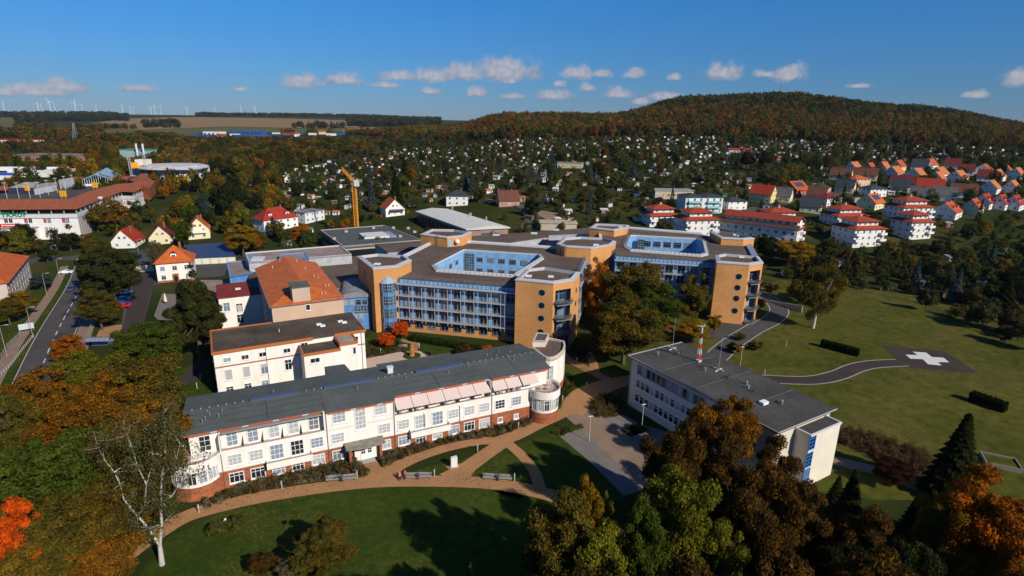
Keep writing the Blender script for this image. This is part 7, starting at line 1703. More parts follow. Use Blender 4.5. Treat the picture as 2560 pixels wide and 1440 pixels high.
# wind turbines on the far plateau
def turbine_proto():
    t = MB().tube((0, 0, 0), (0, 0, 1), .022, .012, n=8).mesh('tower', 'trim'); n = MB().box(-.02, .05, -.015, .015, .99, 1.025).mesh('nacelle', 'trim'); hb = MB().dome((-.03, 0, 1.007), .014, .014, 8, 3).mesh('hub', 'trim')
    bl = MB(); bl.face((-.005, -.006, .01), (-.005, .02, .08), (-.005, .006, .42), (-.005, -.003, .42)).face((.003, -.003, .42), (.003, .006, .42), (.003, .02, .08), (.003, -.006, .01)); b = bl.mesh('blade', 'trim'); return t, n, hb, b
TP = turbine_proto()
WT = [(12,283,258,1.0),(98,285,262,.75),(107,286,264,.7),(128,284,257,1.0),(140,285,262,.7),(155,287,275,.4),(191,286,259,1.05),(208,286,265,.8),(243,286,266,.75),(309,290,265,.9),(328,289,268,.65),(336,289,271,.6),(380,292,271,.75),(389,289,266,.7),(404,292,270,.95),(470,291,272,.65),(539,284,270,.5),(603,279,266,.45)]
for i, (px, py, ty, sc) in enumerate(WT):
    D_ = 5200 if sc < .7 else 4300; d = ray(px, py); t = D_/d.y; x, y = d.x*t, d.y*t; zb = hz(x, y); zb2 = H+d.z*t; z0 = min(zb, zb2)-3; h = (py-ty)/FP*D_*1.0+(zb2-z0)
    r = thing('wind_turbine', 'white wind turbine on the far left horizon', 'wind turbine', (x, y, z0), R_(rnd.uniform(60, 120)), 'white wind turbines on the far left horizon'); r.scale = (h*1.0, h*1.0, h)
    wcol = (0.8, 0.8, 0.8)
    put('tower', TP[0], r, wcol); put('nacelle', TP[1], r, wcol); put('hub', TP[2], r, wcol); ph = rnd.uniform(0, 120)
    for k in range(3): b = put('blade', TP[3], r, wcol, None, (-.035, 0, 1.007)); b.rotation_euler = (R_(ph+120*k), 0, 0); b.scale = (.9, .9, .88)
# masts
def lattice(name, label, cat, p, h, w, col, n=8):
    r = thing(name, label, cat, p); q = MB()
    for sx in (-1, 1):
        for sy in (-1, 1): q.bar((sx*w, sy*w, -3), (sx*w*.15, sy*w*.15, h), w*.09)
    for k in range(n):
        z0, z1 = h*k/n, h*(k+1)/n; a, b = w*(1-.85*k/n), w*(1-.85*(k+1)/n); q.bar((-a, -a, z0), (b, -b, z1), w*.05).bar((a, -a, z0), (-b, -b, z1), w*.05).bar((-a, a, z0), (-a, -a, z0), w*.05).bar((-a, -a, z0), (a, -a, z0), w*.05)
    q.build('lattice_mast', 'metal', r, col); return r
d = ray(1948, 246); t = 1330/d.y; lattice('radio_mast', 'dark lattice radio mast on top of the wooded hill', 'radio mast', (d.x*t, 1330, H+d.z*t-4), 32, 2.0, (0.12, 0.13, 0.16)); r_ = COL.objects['radio_mast'] if 'radio_mast' in COL.objects else None
if r_: MB().box(-2.6, 2.6, -.3, .3, 20, 21).box(-1.6, 1.6, -.3, .3, 25, 26).build('antenna_bracket', 'metal', r_, (0.2, 0.2, 0.24))
d = ray(638, 280); t = 4000/d.y; m_ = lattice('transmission_tower', 'white lattice transmission tower among the trees on the left skyline', 'tower', (d.x*t, 4000, H+d.z*t-4), 48, 7, (0.7, 0.7, 0.7)); 
p = G(193, 362); lattice('electricity_pylon', 'grey lattice pylon in the valley left of the fields', 'pylon', p, 30, 3.5, (0.3, 0.3, 0.32))
# hedges on the meadow
def hedge(a, b, h, w, label, col=(0.012, 0.02, 0.004, 0)):
    A, B = P(*a), P(*b); L_ = (B-A).length; r = thing('hedge', label, 'hedge', (A+B)/2, math.atan2((B-A).y, (B-A).x))
    me = leaf_box(L_, w, h, int(L_*260), .22); put('foliage', me, r, col); MB().box(-L_/2+.15, L_/2-.15, -w/2+.15, w/2-.15, 0, h-.15).build('inner_twigs', 'bark', r)
def leaf_box(L_, w, h, n, s):
    rg = np.random.default_rng(5); V = []; F = []
    for i in range(n):
        f = rg.integers(0, 4); 
        x, y, z = rg.uniform(-L_/2, L_/2), rg.uniform(-w/2, w/2), rg.uniform(0, h)
        if f == 0: y = -w/2
        elif f == 1: z = h
        elif f == 2: y = w/2
        else: x = rg.choice([-L_/2, L_/2])
        c = Vector((x, y, z))+Vector(rg.normal(0, .06, 3)); a = Vector(rg.normal(0, 1, 3)).normalized()*s; b = a.cross(Vector(rg.normal(0, 1, 3))).normalized()*s; k = len(V); V += [tuple(c-a), tuple(c+b), tuple(c+a), tuple(c-b)]; F.append((k, k+1, k+2, k+3))
    me = bpy.data.meshes.new('foliage'); me.from_pydata(V, [], F); me.materials.append(M['leaf']); return me
hedge((2053,866), (2143,890), 1.8, 1.5, 'clipped dark hedge on the meadow left of the helipad')
hedge((2425,1000), (2510,1030), 2.0, 1.8, 'clipped dark hedge on the meadow below the helipad')
hedge((330,668), (385,664), 1.2, 1.0, 'low hedge by the garages')
hedge((1030,850), (1290,893), 1.2, 2.0, 'dark shrub border along the blue hospital front', (0.02, 0.03, 0.006, .1))
# ============================================================ trees
def leaf_mesh(name, lobes, n, size, seed, matn='leaf', droop=0.0, core=.55, up=.3):
    """crown of small leaf sprays: quads scattered through the outer part of overlapping lobes"""
    rg = np.random.default_rng(seed); L_ = np.array(lobes, dtype=float)
    vol = (L_[:, 3]*L_[:, 4]*L_[:, 5])**(2/3); pr = vol/vol.sum(); idx = rg.choice(len(L_), n, p=pr)
    d = rg.normal(0, 1, (n, 3)); d /= np.linalg.norm(d, axis=1)[:, None]
    rr = core+(1.06-core)*rg.random(n)**.6; lb = L_[idx]
    c = lb[:, :3]+d*rr[:, None]*lb[:, 3:6]
    c += rg.normal(0, size*.5, (n, 3))
    nrm = d*0.9+rg.normal(0, .55, (n, 3)); nrm[:, 2] += up; nrm /= np.linalg.norm(nrm, axis=1)[:, None]
    rv = rg.normal(0, 1, (n, 3)); a = np.cross(nrm, rv); a /= np.linalg.norm(a, axis=1)[:, None]; b = np.cross(nrm, a)
    if droop: a = a*(1-droop)+np.array([0, 0, -1])*droop
    s = size*(.55+.9*rg.random(n)); A = a*s[:, None]; B = b*(s*rg.uniform(.35, .75, n))[:, None]
    V = np.stack([c-A, c+B-A*.15, c+A, c-B+A*.1], 1).reshape(-1, 3)
    me = bpy.data.meshes.new(name); me.vertices.add(4*n); me.vertices.foreach_set('co', V.ravel())
    me.loops.add(4*n); me.loops.foreach_set('vertex_index', np.arange(4*n)); me.polygons.add(n); me.polygons.foreach_set('loop_start', np.arange(0, 4*n, 4)); me.polygons.foreach_set('loop_total', np.full(n, 4))
    me.update(calc_edges=True); me.materials.append(M[matn]); return me
def crown_lobes(h, R0, z0, n, seed, lr=.36, flat=.85, shape='round'):
    rg = random.Random(seed); out = []; zc = (z0+h)/2; rz = (h-z0)/2
    for i in range(n):
        k = (i+.5)/n; ph = i*2.39996+rg.uniform(-.3, .3); ct_ = 1-2*k; s_ = math.sqrt(max(0, 1-ct_*ct_)); q = rg.uniform(.5, .8)
        lr_ = lr*R0*rg.uniform(.6, 1.35); q = rg.uniform(.42, .92)
        if n > 16 and rg.random() < .14: continue
        x, y, z = q*R0*s_*math.cos(ph), q*R0*s_*math.sin(ph), zc+q*rz*ct_*1.0
        if shape == 'cone': f = 1-(z-z0)/(h-z0)*.75; x *= f*1.25; y *= f*1.25
        if shape == 'vase': f = .55+(z-z0)/(h-z0)*.6; x *= f; y *= f
        out.append((x, y, z, lr_, lr_, lr_*flat))
    out.append((0, 0, zc, R0*.45, R0*.45, rz*.5)); return out
def trunk_mesh(h, r0, lobes, seed, mat_='bark', nl=7, z0=None):
    rg = random.Random(seed); mb = MB(); z0 = z0 or h*.25; pts = [Vector((0, 0, -.3))]
    for i in range(1, 5): pts.append(Vector((rg.uniform(-.15, .15)*i*.5, rg.uniform(-.15, .15)*i*.5, h*.72*i/4)))
    for i in range(4): mb.tube(pts[i], pts[i+1], r0*(1-.21*i), r0*(1-.21*(i+1)), 7, cap=False)
    for l in rg.sample(lobes[:-1], min(nl, len(lobes)-1)):
        e = Vector(l[:3]); k = rg.uniform(.3, .75); s = pts[0].lerp(pts[4], k); m_ = s.lerp(e, .5)+Vector((0, 0, -.3)); r1 = r0*(1-.8*k)*.6; mb.tube(s, m_, r1, r1*.65, 5, cap=False).tube(m_, e, r1*.65, r1*.2, 5, cap=False)
    return mb.mesh('trunk', mat_)
def spruce_mesh(name, h, R0, n, size, seed, matn='leaf'):
    rg = np.random.default_rng(seed); tiers = int(h*1.3); V = []; c = []; dirs = []
    for i in range(n):
        k = rg.random()**1.35; t_ = np.floor(k*tiers)/tiers; r_t = R0*(1-t_)*(.82+.35*rg.random()); ph = rg.random()*2*math.pi; br = np.sin(ph*7+t_*40)*.14+.9
        rr = r_t*br*math.sqrt(rg.uniform(.15, 1)); z = h*(.06+.94*(t_))+(h/tiers)*.9*(1-rr/max(r_t, .01))-rr*.18
        c.append((rr*math.cos(ph), rr*math.sin(ph), z)); dirs.append((math.cos(ph), math.sin(ph), -.45))
    c = np.array(c); d = np.array(dirs); n_ = len(c); d += rg.normal(0, .25, d.shape); d /= np.linalg.norm(d, axis=1)[:, None]
    rv = rg.normal(0, .4, (n_, 3))+np.array([0, 0, 1]); b = np.cross(d, rv); b /= np.linalg.norm(b, axis=1)[:, None]
    s = size*(.6+.8*rg.random(n_)); A = d*s[:, None]; B = b*(s*.5)[:, None]
    V = np.stack([c-A, c+B, c+A, c-B], 1).reshape(-1, 3); me = bpy.data.meshes.new(name); me.vertices.add(4*n_); me.vertices.foreach_set('co', V.ravel()); me.loops.add(4*n_); me.loops.foreach_set('vertex_index', np.arange(4*n_))
    me.polygons.add(n_); me.polygons.foreach_set('loop_start', np.arange(0, 4*n_, 4)); me.polygons.foreach_set('loop_total', np.full(n_, 4)); me.update(calc_edges=True); me.materials.append(M[matn]); return me
TREES = {}
def reg(kind, crown, trunk, h, R0): TREES.setdefault(kind, []).append((crown, trunk, h, R0))
for s in range(3):
    lb = crown_lobes(12, 4.9, 2.0, 52, 20+s, .24, .62); reg('broad', leaf_mesh('crown', lb, 36000, .135, s, core=.3, up=.15), trunk_mesh(12, .32, lb, s, nl=26), 12, 5.3)
for s in range(2):
    lb = crown_lobes(12, 4.3, 2.0, 44, 40+s, .2, shape='vase'); reg('loose', leaf_mesh('crown', lb, 17000, .13, 10+s, core=.2), trunk_mesh(12, .26, lb, 5+s, nl=22), 12, 4.9)
lb = crown_lobes(14, 3.6, 2.0, 38, 61, .24, 1.5); reg('weeping', leaf_mesh('crown', lb, 26000, .15, 21, droop=.6, core=.3), trunk_mesh(14, .24, lb, 7, 'birchbark', nl=24), 14, 4.1)
lb = crown_lobes(16, 5.2, 1.2, 58, 71, .22, .6, shape='cone'); lb = [(x, y, z, rx*(1.15-z/22), ry*(1.15-z/22), rz) for x, y, z, rx, ry, rz in lb]; reg('pine', leaf_mesh('crown', lb, 46000, .15, 22, core=.3), trunk_mesh(16, .4, lb, 8, nl=20), 16, 5.5)
reg('spruce', spruce_mesh('crown', 14, 3.4, 16000, .34, 23), MB().tube((0, 0, -.3), (0, 0, 13), .28, .03, 7).mesh('trunk', 'bark'), 14, 3.4)
for s in range(4):
    lb = crown_lobes(9, 3.8, 1.4, 17, 80+s, .32); reg('mbroad', leaf_mesh('crown', lb, 4500, .26, 30+s), trunk_mesh(9, .22, lb, s, nl=4), 9, 4.4)
for s in range(2):
    lb = crown_lobes(9, 3.4, 1.2, 14, 90+s, .3, shape='vase'); reg('mloose', leaf_mesh('crown', lb, 1300, .3, 36+s, core=.2), trunk_mesh(9, .2, lb, s+3, nl=10), 9, 3.9)
for s in range(2): reg('mspruce', spruce_mesh('crown', 14, 3.2, 2600, .6, 40+s), MB().tube((0, 0, -.3), (0, 0, 13), .25, .03, 6).mesh('trunk', 'bark'), 14, 3.2)
for s in range(2):
    lb = crown_lobes(2, 1.3, .1, 9, 95+s, .45); reg('shrub', leaf_mesh('crown', lb, 1800, .13, 50+s), MB().tube((0, 0, -.2), (0, 0, 1.2), .06, .02, 5).tube((0, 0, 0), (.5, .2, 1.3), .04, .01, 5).tube((0, 0, 0), (-.4, .3, 1.3), .04, .01, 5).mesh('stems', 'bark'), 2, 1.4)
GRN = (0.052, 0.070, 0.009, 0.22); DGR = (0.024, 0.030, 0.008, 0.12); OLV = (0.075, 0.066, 0.012, 0.40); BRW = (0.10, 0.062, 0.011, 0.50); ORA = (0.24, 0.085, 0.008, 0.36); YOR = (0.19, 0.12, 0.009, 0.36); YGR = (0.115, 0.115, 0.011, 0.25); REDT = (0.52, 0.075, 0.006, 0.1); BLU = (0.05, 0.075, 0.07, 0.0); DBR = (0.055, 0.036, 0.010, 0.42); GRY_ = (0.11, 0.09, 0.04, 0.05); PUR = (0.035, 0.014, 0.009, 0)
CN = {GRN: 'green', DGR: 'dark green', OLV: 'olive green', BRW: 'russet brown', ORA: 'orange', YOR: 'golden orange', YGR: 'yellow-green', REDT: 'flaming red-orange', BLU: 'blue-green', DBR: 'dark brown', GRY_: 'thin grey-olive', PUR: 'dark purple'}
PINE = (0.038, 0.040, 0.011, 0.25); CN[PINE] = 'dark olive'
NTREE = 0
def tree(p, h, w, kind, col, label, vi=None, cat=None, group=None, rz=None, name=None):
    """h: height in m, w: crown width in m"""
    global NTREE
    v = TREES[kind][(NTREE if vi is None else vi) % len(TREES[kind])]; NTREE += 1
    nm = name or {'spruce': 'spruce_tree', 'mspruce': 'spruce_tree', 'pine': 'pine_tree', 'weeping': 'birch_tree', 'shrub': 'shrub'}.get(kind, 'broadleaf_tree')
    r = thing(nm, label, cat or ('shrub' if kind == 'shrub' else 'tree'), p, rnd.uniform(0, 6.28) if rz is None else rz, group)
    s = w/2/v[3]; r.scale = (s, s, h/v[2]); k = rnd.uniform(.85, 1.15)
    put('crown', v[0], r, (col[0]*k, col[1]*k, col[2]*k, col[3])); put('trunk' if kind != 'shrub' else 'stems', v[1], r); return r
def top(px, py, h, wpx, kind, col, label, **k):
    """tree whose top shows at a pixel, given its height"""
    p = P(px, py, h) 
    s = depth(p)/FP; p.z = 0; return tree(p, h, wpx*s, kind, col, label, **k)
T_ = [
 (165,836,8,95,'broad',ORA,'small orange tree beside the street above the big left trees'),(205,878,15,210,'broad',YGR,'yellow-green tree at the top of the big left tree group'),(355,808,13,180,'broad',GRN,'green tree in front of the dark pine'),
 (250,935,16,190,'broad',BRW,'russet brown tree in the middle of the left tree group'),(350,885,17,250,'broad',OLV,'large olive tree left of the dark drive'),(90,920,16,200,'broad',BRW,'russet tree over the street at the left edge'),(30,985,15,170,'broad',OLV,'olive tree at the far left edge over the street'),
 (160,985,17,230,'broad',BRW,'brown tree above the large green tree on the left'),(370,1000,16,200,'broad',BRW,'brown tree left of the long wing roof'),(255,1060,15,170,'broad',OLV,'olive tree behind the birch'),(110,1088,16,300,'broad',GRN,'large fresh green tree at the left'),(-40,1120,13,200,'broad',GRN,'green tree cut by the left edge'),
 (20,1245,14,160,'broad',REDT,'flaming red-orange tree at the left edge'),(190,1225,13,270,'broad',OLV,'broad olive brown tree below the green tree'),(300,1190,10,170,'broad',BRW,'russet tree directly left of the birch trunk'),(90,1330,10,260,'broad',OLV,'olive tree in the bottom left corner'),(235,1350,9,230,'broad',BRW,'brown tree at the bottom left of the birch'),(420,1135,7,110,'loose',OLV,'thin olive tree at the left end of the brick wing'),
 (470,653,24.6,190,'pine',PINE,'tall dark pine left of the tan block'),(515,735,14,100,'pine',PINE,'smaller dark pine growing into the tall pine'),(262,612,20,165,'broad',PINE,'big dark green tree between the street and the drive'),(235,720,12,110,'broad',OLV,'olive roadside tree below the big dark green tree'),(206,640,12,60,'broad',DGR,'dark tree at the street junction'),
 (385,598,14,50,'weeping',GRY_,'nearly bare pale birch in front of the villa'),(30,725,9,120,'loose',YOR,'orange and green tree in front of the left edge block'),(10,745,8,80,'broad',OLV,'dark olive tree at the left edge beside the block'),(98,688,5,55,'broad',BLU,'round blue-green bush tree beside the left street lamp'),
 (1497,640,21,120,'loose',ORA,'tall orange-brown tree beside the near corner tower'),(1590,650,21,190,'broad',OLV,'tall olive tree in front of the right blue gallery'),(1640,700,17,160,'broad',GRN,'green tree at the right of the group before the gallery'),(1570,745,17,235,'broad',OLV,'wide olive brown tree in front of the hospital'),(1530,790,11,120,'broad',DBR,'dark brown tree in front of the near tower'),
 (1745,682,17,130,'loose',OLV,'loose olive tree in front of the right gallery'),(1735,800,6.5,95,'broad',YOR,'golden orange tree behind the red and white mast'),(1790,785,6,60,'loose',YOR,'small golden tree right of the mast top'),(2062,655,20,130,'weeping',OLV,'tall birch on the meadow beside the access road'),(2010,700,8,80,'mbroad',OLV,'olive tree above the access road bend'),
 (1985,597,12,110,'broad',YOR,'golden tree between the hospital and the apartment blocks'),(1925,590,12,70,'broad',DGR,'dark tree right of the hospital roof vents'),(2220,535,9,55,'broad',YGR,'yellow tree between the apartment blocks'),
 (1003,803,5,50,'broad',REDT,'bright red tree in front of the glass bay'),(965,832,4.2,50,'broad',REDT,'lower bright red tree beside the glass bay'),(1225,868,2.6,45,'shrub',REDT,'red shrub in the border of the blue front'),(1165,862,2.8,50,'shrub',DBR,'brown shrub in the border of the blue front'),
 (600,560,14,90,'broad',YOR,'tall golden green tree by the small car park'),(625,580,9,60,'broad',ORA,'orange tree low beside the tall golden tree'),(745,562,9,75,'broad',ORA,'orange tree beside the parked cars'),(770,575,8,50,'broad',GRN,'green tree right of the parked cars'),(680,543,11,34,'mspruce',BLU,'narrow blue spruce in front of the red-roofed house'),
 (860,545,8,40,'mbroad',ORA,'small orange tree left of the crane foot'),(830,552,7,35,'mbroad',YOR,'small golden tree left of the crane foot'),(1017,522,8,35,'mbroad',YOR,'small golden tree beside the dark balcony house'),(948,538,6,30,'mbroad',ORA,'small orange tree in front of the dark balcony house'),
 (1470,1190,19,110,'broad',YOR,'golden tree at the corner of the parking area'),(1415,1215,20,240,'broad',OLV,'broad olive-yellow tree beside the lawn'),(1490,1295,17,230,'broad',YGR,'yellow-green tree below the golden tree'),(1385,1355,13,130,'weeping',ORA,'orange birch at the bottom centre'),(1520,1225,16,90,'loose',YGR,'yellow-green thin tree right of the golden tree'),
 (1720,1168,20,230,'broad',YGR,'bright yellow-green tree at the bottom centre right'),(1725,1035,20,110,'loose',DBR,'thin brown tree rising behind the russet crowns'),(1620,1240,18,160,'broad',GRN,'green tree left of the bright yellow-green tree'),(1810,1290,16,160,'broad',YGR,'yellow-green tree low at the bottom right of the bright tree'),(1840,994,15,165,'broad',BRW,'tall russet tree in front of the office block'),(1748,1004,20,150,'broad',BRW,'russet tree hiding the office windows'),
 (1690,1058,20,180,'broad',DBR,'thin brown tree at the end of the parking area'),(1795,1062,19,190,'broad',DBR,'thin dark brown tree below the russet tree'),(1950,1095,16,150,'broad',DBR,'dark brown tree in front of the stair tower'),(1880,1150,17,220,'broad',DBR,'large dark brown tree below the office block'),(2010,1200,16,190,'broad',DBR,'dark brown tree right of the large dark tree'),(1930,1290,15,220,'broad',DBR,'dark brown tree near the bottom right'),(2050,1290,10,150,'broad',DBR,'dark brown tree beside the small spruce'),
 (2425,1033,15,135,'spruce',DGR,'tall dark spruce on the meadow at the right'),(2142,1172,10,85,'spruce',DGR,'dark spruce right of the stair tower'),(2100,1190,6,60,'spruce',DGR,'small dark spruce beside the stair tower foot'),(2240,1150,5,110,'broad',PUR,'dark purple bush tree right of the stair tower'),
 (2470,1172,18,230,'broad',ORA,'large orange tree in the bottom right corner'),(2390,1215,15,150,'broad',YOR,'golden tree left of the large orange tree'),(2550,1250,16,180,'broad',ORA,'orange tree at the right edge'),(2350,1310,10,170,'broad',OLV,'olive tree low in the bottom right'),(2480,1340,10,200,'broad',YOR,'golden tree at the bottom right edge'),
 (800,1288,8,210,'pine',OLV,'broad dark yew on the lawn at the bottom'),(1175,1405,9,60,'spruce',OLV,'tip of a young conifer at the bottom centre'),(650,1385,3,110,'loose',DBR,'bare twiggy shrub at the bottom left of the yew'),(720,1395,3,90,'loose',GRY_,'grey twiggy shrub below the yew'),
 (2190,1262,15,190,'broad',DBR,'very dark tree in the shade right of the small spruces'),(2270,1340,14,200,'broad',DGR,'very dark tree low at the bottom right'),(2130,1370,12,200,'broad',DGR,'very dark tree at the bottom edge right of centre'),(2300,1235,9,90,'spruce',DGR,'small dark conifer below the purple bush'),
 (2545,660,12,70,'broad',DGR,'very dark tree at the right edge above the meadow'),(2530,690,12,60,'spruce',DGR,'very dark spruce at the right edge above the meadow'),(1640,775,9,80,'broad',OLV,'olive tree by the playground'),(1480,700,12,60,'loose',ORA,'slim orange tree at the side of the near tower'),(1850,860,3,40,'loose',YOR,'young golden sapling beside the access road'),(1905,745,4,30,'mbroad',YOR,'small yellow tree by the foot of the far tower'),
 (1880,950,0.1,0,'','','')]
for t in T_:
    if not t[4]: continue
    top(t[0], t[1], t[2], t[3], t[4], t[5], t[6])
for x_, y_, h_, w_ in ((-2, 39, 20, 12), (7, 39, 20, 13), (16, 40, 20, 12), (26, 42, 19, 13), (36, 44, 18, 12), (48, 40, 20, 14), (60, 44, 20, 13), (72, 52, 20, 13)): tree((x_, y_, 0), h_, w_, 'broad', DBR, 'dark brown tree at the bottom edge below the long lawn', group='trees along the bottom edge')
# the big white birch in the left foreground
def birch():
    p = P(405, 1412); r = thing('birch_tree', 'tall white-barked birch with forked trunk in the left foreground', 'tree', p)
    s = depth(p)/FP; rg = random.Random(4)
    def at(px, py, dy):
        d = ray(px, py); t = (p.y+dy)/d.y; return Vector((d.x*t, d.y*t, H+d.z*t))-p
    mb = MB(); tips = []
    def limb(pts, r0, r1):
        n = len(pts)-1
        for i in range(n): mb.tube(pts[i], pts[i+1], r0+(r1-r0)*i/n, r0+(r1-r0)*(i+1)/n, 8, cap=False)
        for i in range(1, n+1):
            a = pts[i]; tips.append(a)
            for k in range(3):
                e = a+Vector((rg.uniform(-1, 1), rg.uniform(-1, 1), rg.uniform(-.2, 1)))*1.5; mb.tube(a, e, r1*.8+.01, .01, 4, cap=False); tips.append(e)
                e2 = e+Vector((rg.uniform(-1, 1), rg.uniform(-1, 1), rg.uniform(-.6, .5)))*1.0; mb.tube(e, e2, .015, .006, 4, cap=False); tips.append(e2)
    base = Vector((0, 0, -.2)); f = at(400, 1365, 0)
    mb.tube(base, f, .36, .25, 10, cap=False)
    limb([f, at(404,1310,0), at(402,1255,0), at(405,1190,-.4), at(413,1140,-.3), at(408,1080,.2)], .2, .04)
    limb([f, at(370,1320,.5), at(345,1290,.8), at(310,1250,1.2), at(300,1210,1.6), at(285,1180,2)], .15, .035)
    limb([at(345,1290,.8), at(362,1262,0), at(366,1210,-.5), at(345,1170,-.8), at(330,1120,-1)], .12, .04)
    limb([at(413,1140,-.3), at(414,1100,-1), at(412,1060,-1.4), at(405,1040,-1.5)], .08, .03)
    limb([at(285,1180,2), at(262,1150,2.4), at(245,1120,2.6)], .06, .02); limb([at(330,1120,-1), at(318,1090,-1), at(310,1075,0)], .05, .02)
    limb([at(402,1255,0), at(430,1240,1), at(455,1200,1.6), at(465,1150,2)], .09, .03); limb([at(366,1210,-.5), at(385,1150,.6), at(375,1100,1), at(372,1060,1.2)], .07, .02)
    limb([at(405,1190,-.4), at(440,1150,-1), at(450,1110,-1.4)], .06, .02)
    mb.build('trunk', 'birchbark', r)
    lobes = [(t.x, t.y, t.z-.3, 1.0, 1.0, 1.5) for t in tips if t.z > 4]+[(0, 0, 9, 1, 1, 1)]
    put('crown', leaf_mesh('crown', lobes, 20000, .14, 77, droop=.6, core=.05), r, (0.085, 0.08, 0.022, 0.1))
birch()
# flower beds: mixed shrubs and perennials
def bed(name, label, pts, n, cols, hmin, hmax, soil=True, seed=3):
    q = [P(*a) for a in pts]; c = sum(q, Vector())/len(q); r = thing(name, label, 'flower bed', (c.x, c.y, 0)); poly = [(p.x-c.x, p.y-c.y) for p in q]
    MB().flat([poly], .03).build('soil', 'soil', r); rg = random.Random(seed)
    def inside(x, y):
        k = False
        for i in range(len(poly)):
            (x0, y0), (x1, y1) = poly[i], poly[i-1]
            if (y0 > y) != (y1 > y) and x < (x1-x0)*(y-y0)/(y1-y0)+x0: k = not k
        return k
    xs = [p[0] for p in poly]; ys = [p[1] for p in poly]; L_ = {k: [] for k in range(len(cols))}; cnt = 0; tries = 0
    while cnt < n and tries < n*40:
        tries += 1; x, y = rg.uniform(min(xs), max(xs)), rg.uniform(min(ys), max(ys))
        if not inside(x, y): continue
        k = int((noise.noise(Vector((x*.35, y*.35, seed)))*.5+.5+rg.uniform(-.25, .25))*len(cols)) % len(cols); h = rg.uniform(hmin, hmax); L_[k].append((x, y, h*.5, rg.uniform(.3, .6), rg.uniform(.3, .6), h*.55)); cnt += 1
    for k, lb in L_.items():
        if len(lb) > 1: o = put('plants', leaf_mesh('plants', lb, len(lb)*70, .10, seed*10+k, core=.2), r, cols[k])
    r['kind'] = 'stuff' if False else None; del r['kind']
PC = [(0.05, 0.055, 0.014, .2), (0.09, 0.075, 0.02, .2), (0.11, 0.062, 0.024, .1), (0.13, 0.12, 0.07, 0), (0.03, 0.042, 0.01, 0), (0.20, 0.13, 0.04, .1)]
bed('flower_bed', 'long mixed flower bed along the left half of the brick wing', [(500,1262),(600,1215),(700,1190),(800,1165),(870,1150),(890,1152),(925,1180),(918,1193),(800,1203),(700,1218),(600,1242),(520,1270)], 420, PC, .4, 1.2, seed=3)
bed('flower_bed', 'mixed flower bed along the right half of the brick wing', [(945,1140),(1000,1122),(1100,1102),(1200,1075),(1290,1050),(1335,1040),(1350,1050),(1310,1068),(1240,1092),(1160,1100),(1060,1125),(960,1170)], 380, PC, .4, 1.2, seed=4)
bed('flower_bed', 'green shrub bed around the foot of the round terrace', [(1340,1045),(1390,1030),(1405,960),(1420,935),(1440,960),(1410,1000),(1400,1020),(1360,1055)], 150, [PC[0], PC[4], PC[1]], .5, 1.3, seed=5)
bed('flower_bed', 'planted island between the clay plaza and the parking bays', [(1475,1010),(1500,992),(1550,985),(1560,1020),(1545,1040),(1500,1048),(1478,1035)], 150, [PC[0], PC[4], PC[2], PC[1]], .6, 1.6, seed=6)
bed('flower_bed', 'small planted island beside the lamp post', [(1556,1078),(1600,1062),(1617,1080),(1575,1092)], 40, [PC[0], PC[4]], .5, 1.1, seed=7)
bed('flower_bed', 'yellow-green strip of ground cover beside the parking area', [(1375,1080),(1455,1062),(1458,1068),(1400,1090)], 60, [(0.09, 0.11, 0.015, 0), PC[0]], .2, .5, seed=8)
bed('flower_bed', 'shrubs beside the courtyard terrace', [(900,880),(960,850),(1000,850),(1010,875),(960,890),(905,898)], 120, [PC[0], PC[4], PC[1]], .5, 1.4, seed=9)
bed('flower_bed', 'planting between the small tower lawn and the round tower', [(1425,880),(1460,870),(1480,885),(1440,895)], 50, [PC[4], PC[0]], .5, 1.4, seed=12)
bed('flower_bed', 'brown scrub strip between meadow and the pale stair tower', [(2085,1065),(2200,1095),(2330,1140),(2350,1180),(2270,1200),(2150,1130),(2080,1100)], 420, [(0.10, 0.05, 0.02, .1), (0.075, 0.045, 0.018, .1), (0.13, 0.075, 0.03, .1)], .6, 1.8, seed=10)
bed('flower_bed', 'scrubby planting by the foot of the near orange tower', [(1440,870),(1520,850),(1540,880),(1500,900),(1450,895)], 140, [PC[4], PC[0], PC[2]], .5, 1.6, seed=11)
for a, w, l in (((543,1335),42,'left round bush on the lawn beside the red hydrant'),((597,1318),46,'right round bush on the lawn beside the red hydrant')):
    p = P(*a); s = depth(p)/FP; tree(p, 2.0, w*s*1.1, 'shrub', (0.07, 0.075, 0.015, .05), l, cat='bush', name='round_bush')
for i, (a, h, w, c) in enumerate(((((1900,720)), 4, 6, OLV), ((2000,745), 4, 7, DBR), ((1930,730), 3, 6, DBR), ((1690,790), 3, 5, DGR), ((1780,700), 2.5, 3.5, GRN), ((1860,790), 2.5, 3, GRN), ((1890,875), 2.5, 5, OLV), ((1850,850), 2, 4, OLV), ((1830,880), 2.5, 4, DGR), ((60,640), 5, 6, YGR), ((120,655), 6, 8, DGR))):
    tree(P(*a), h, w, 'mbroad', c, CN[c]+' bush tree on the edge of the hospital grounds')
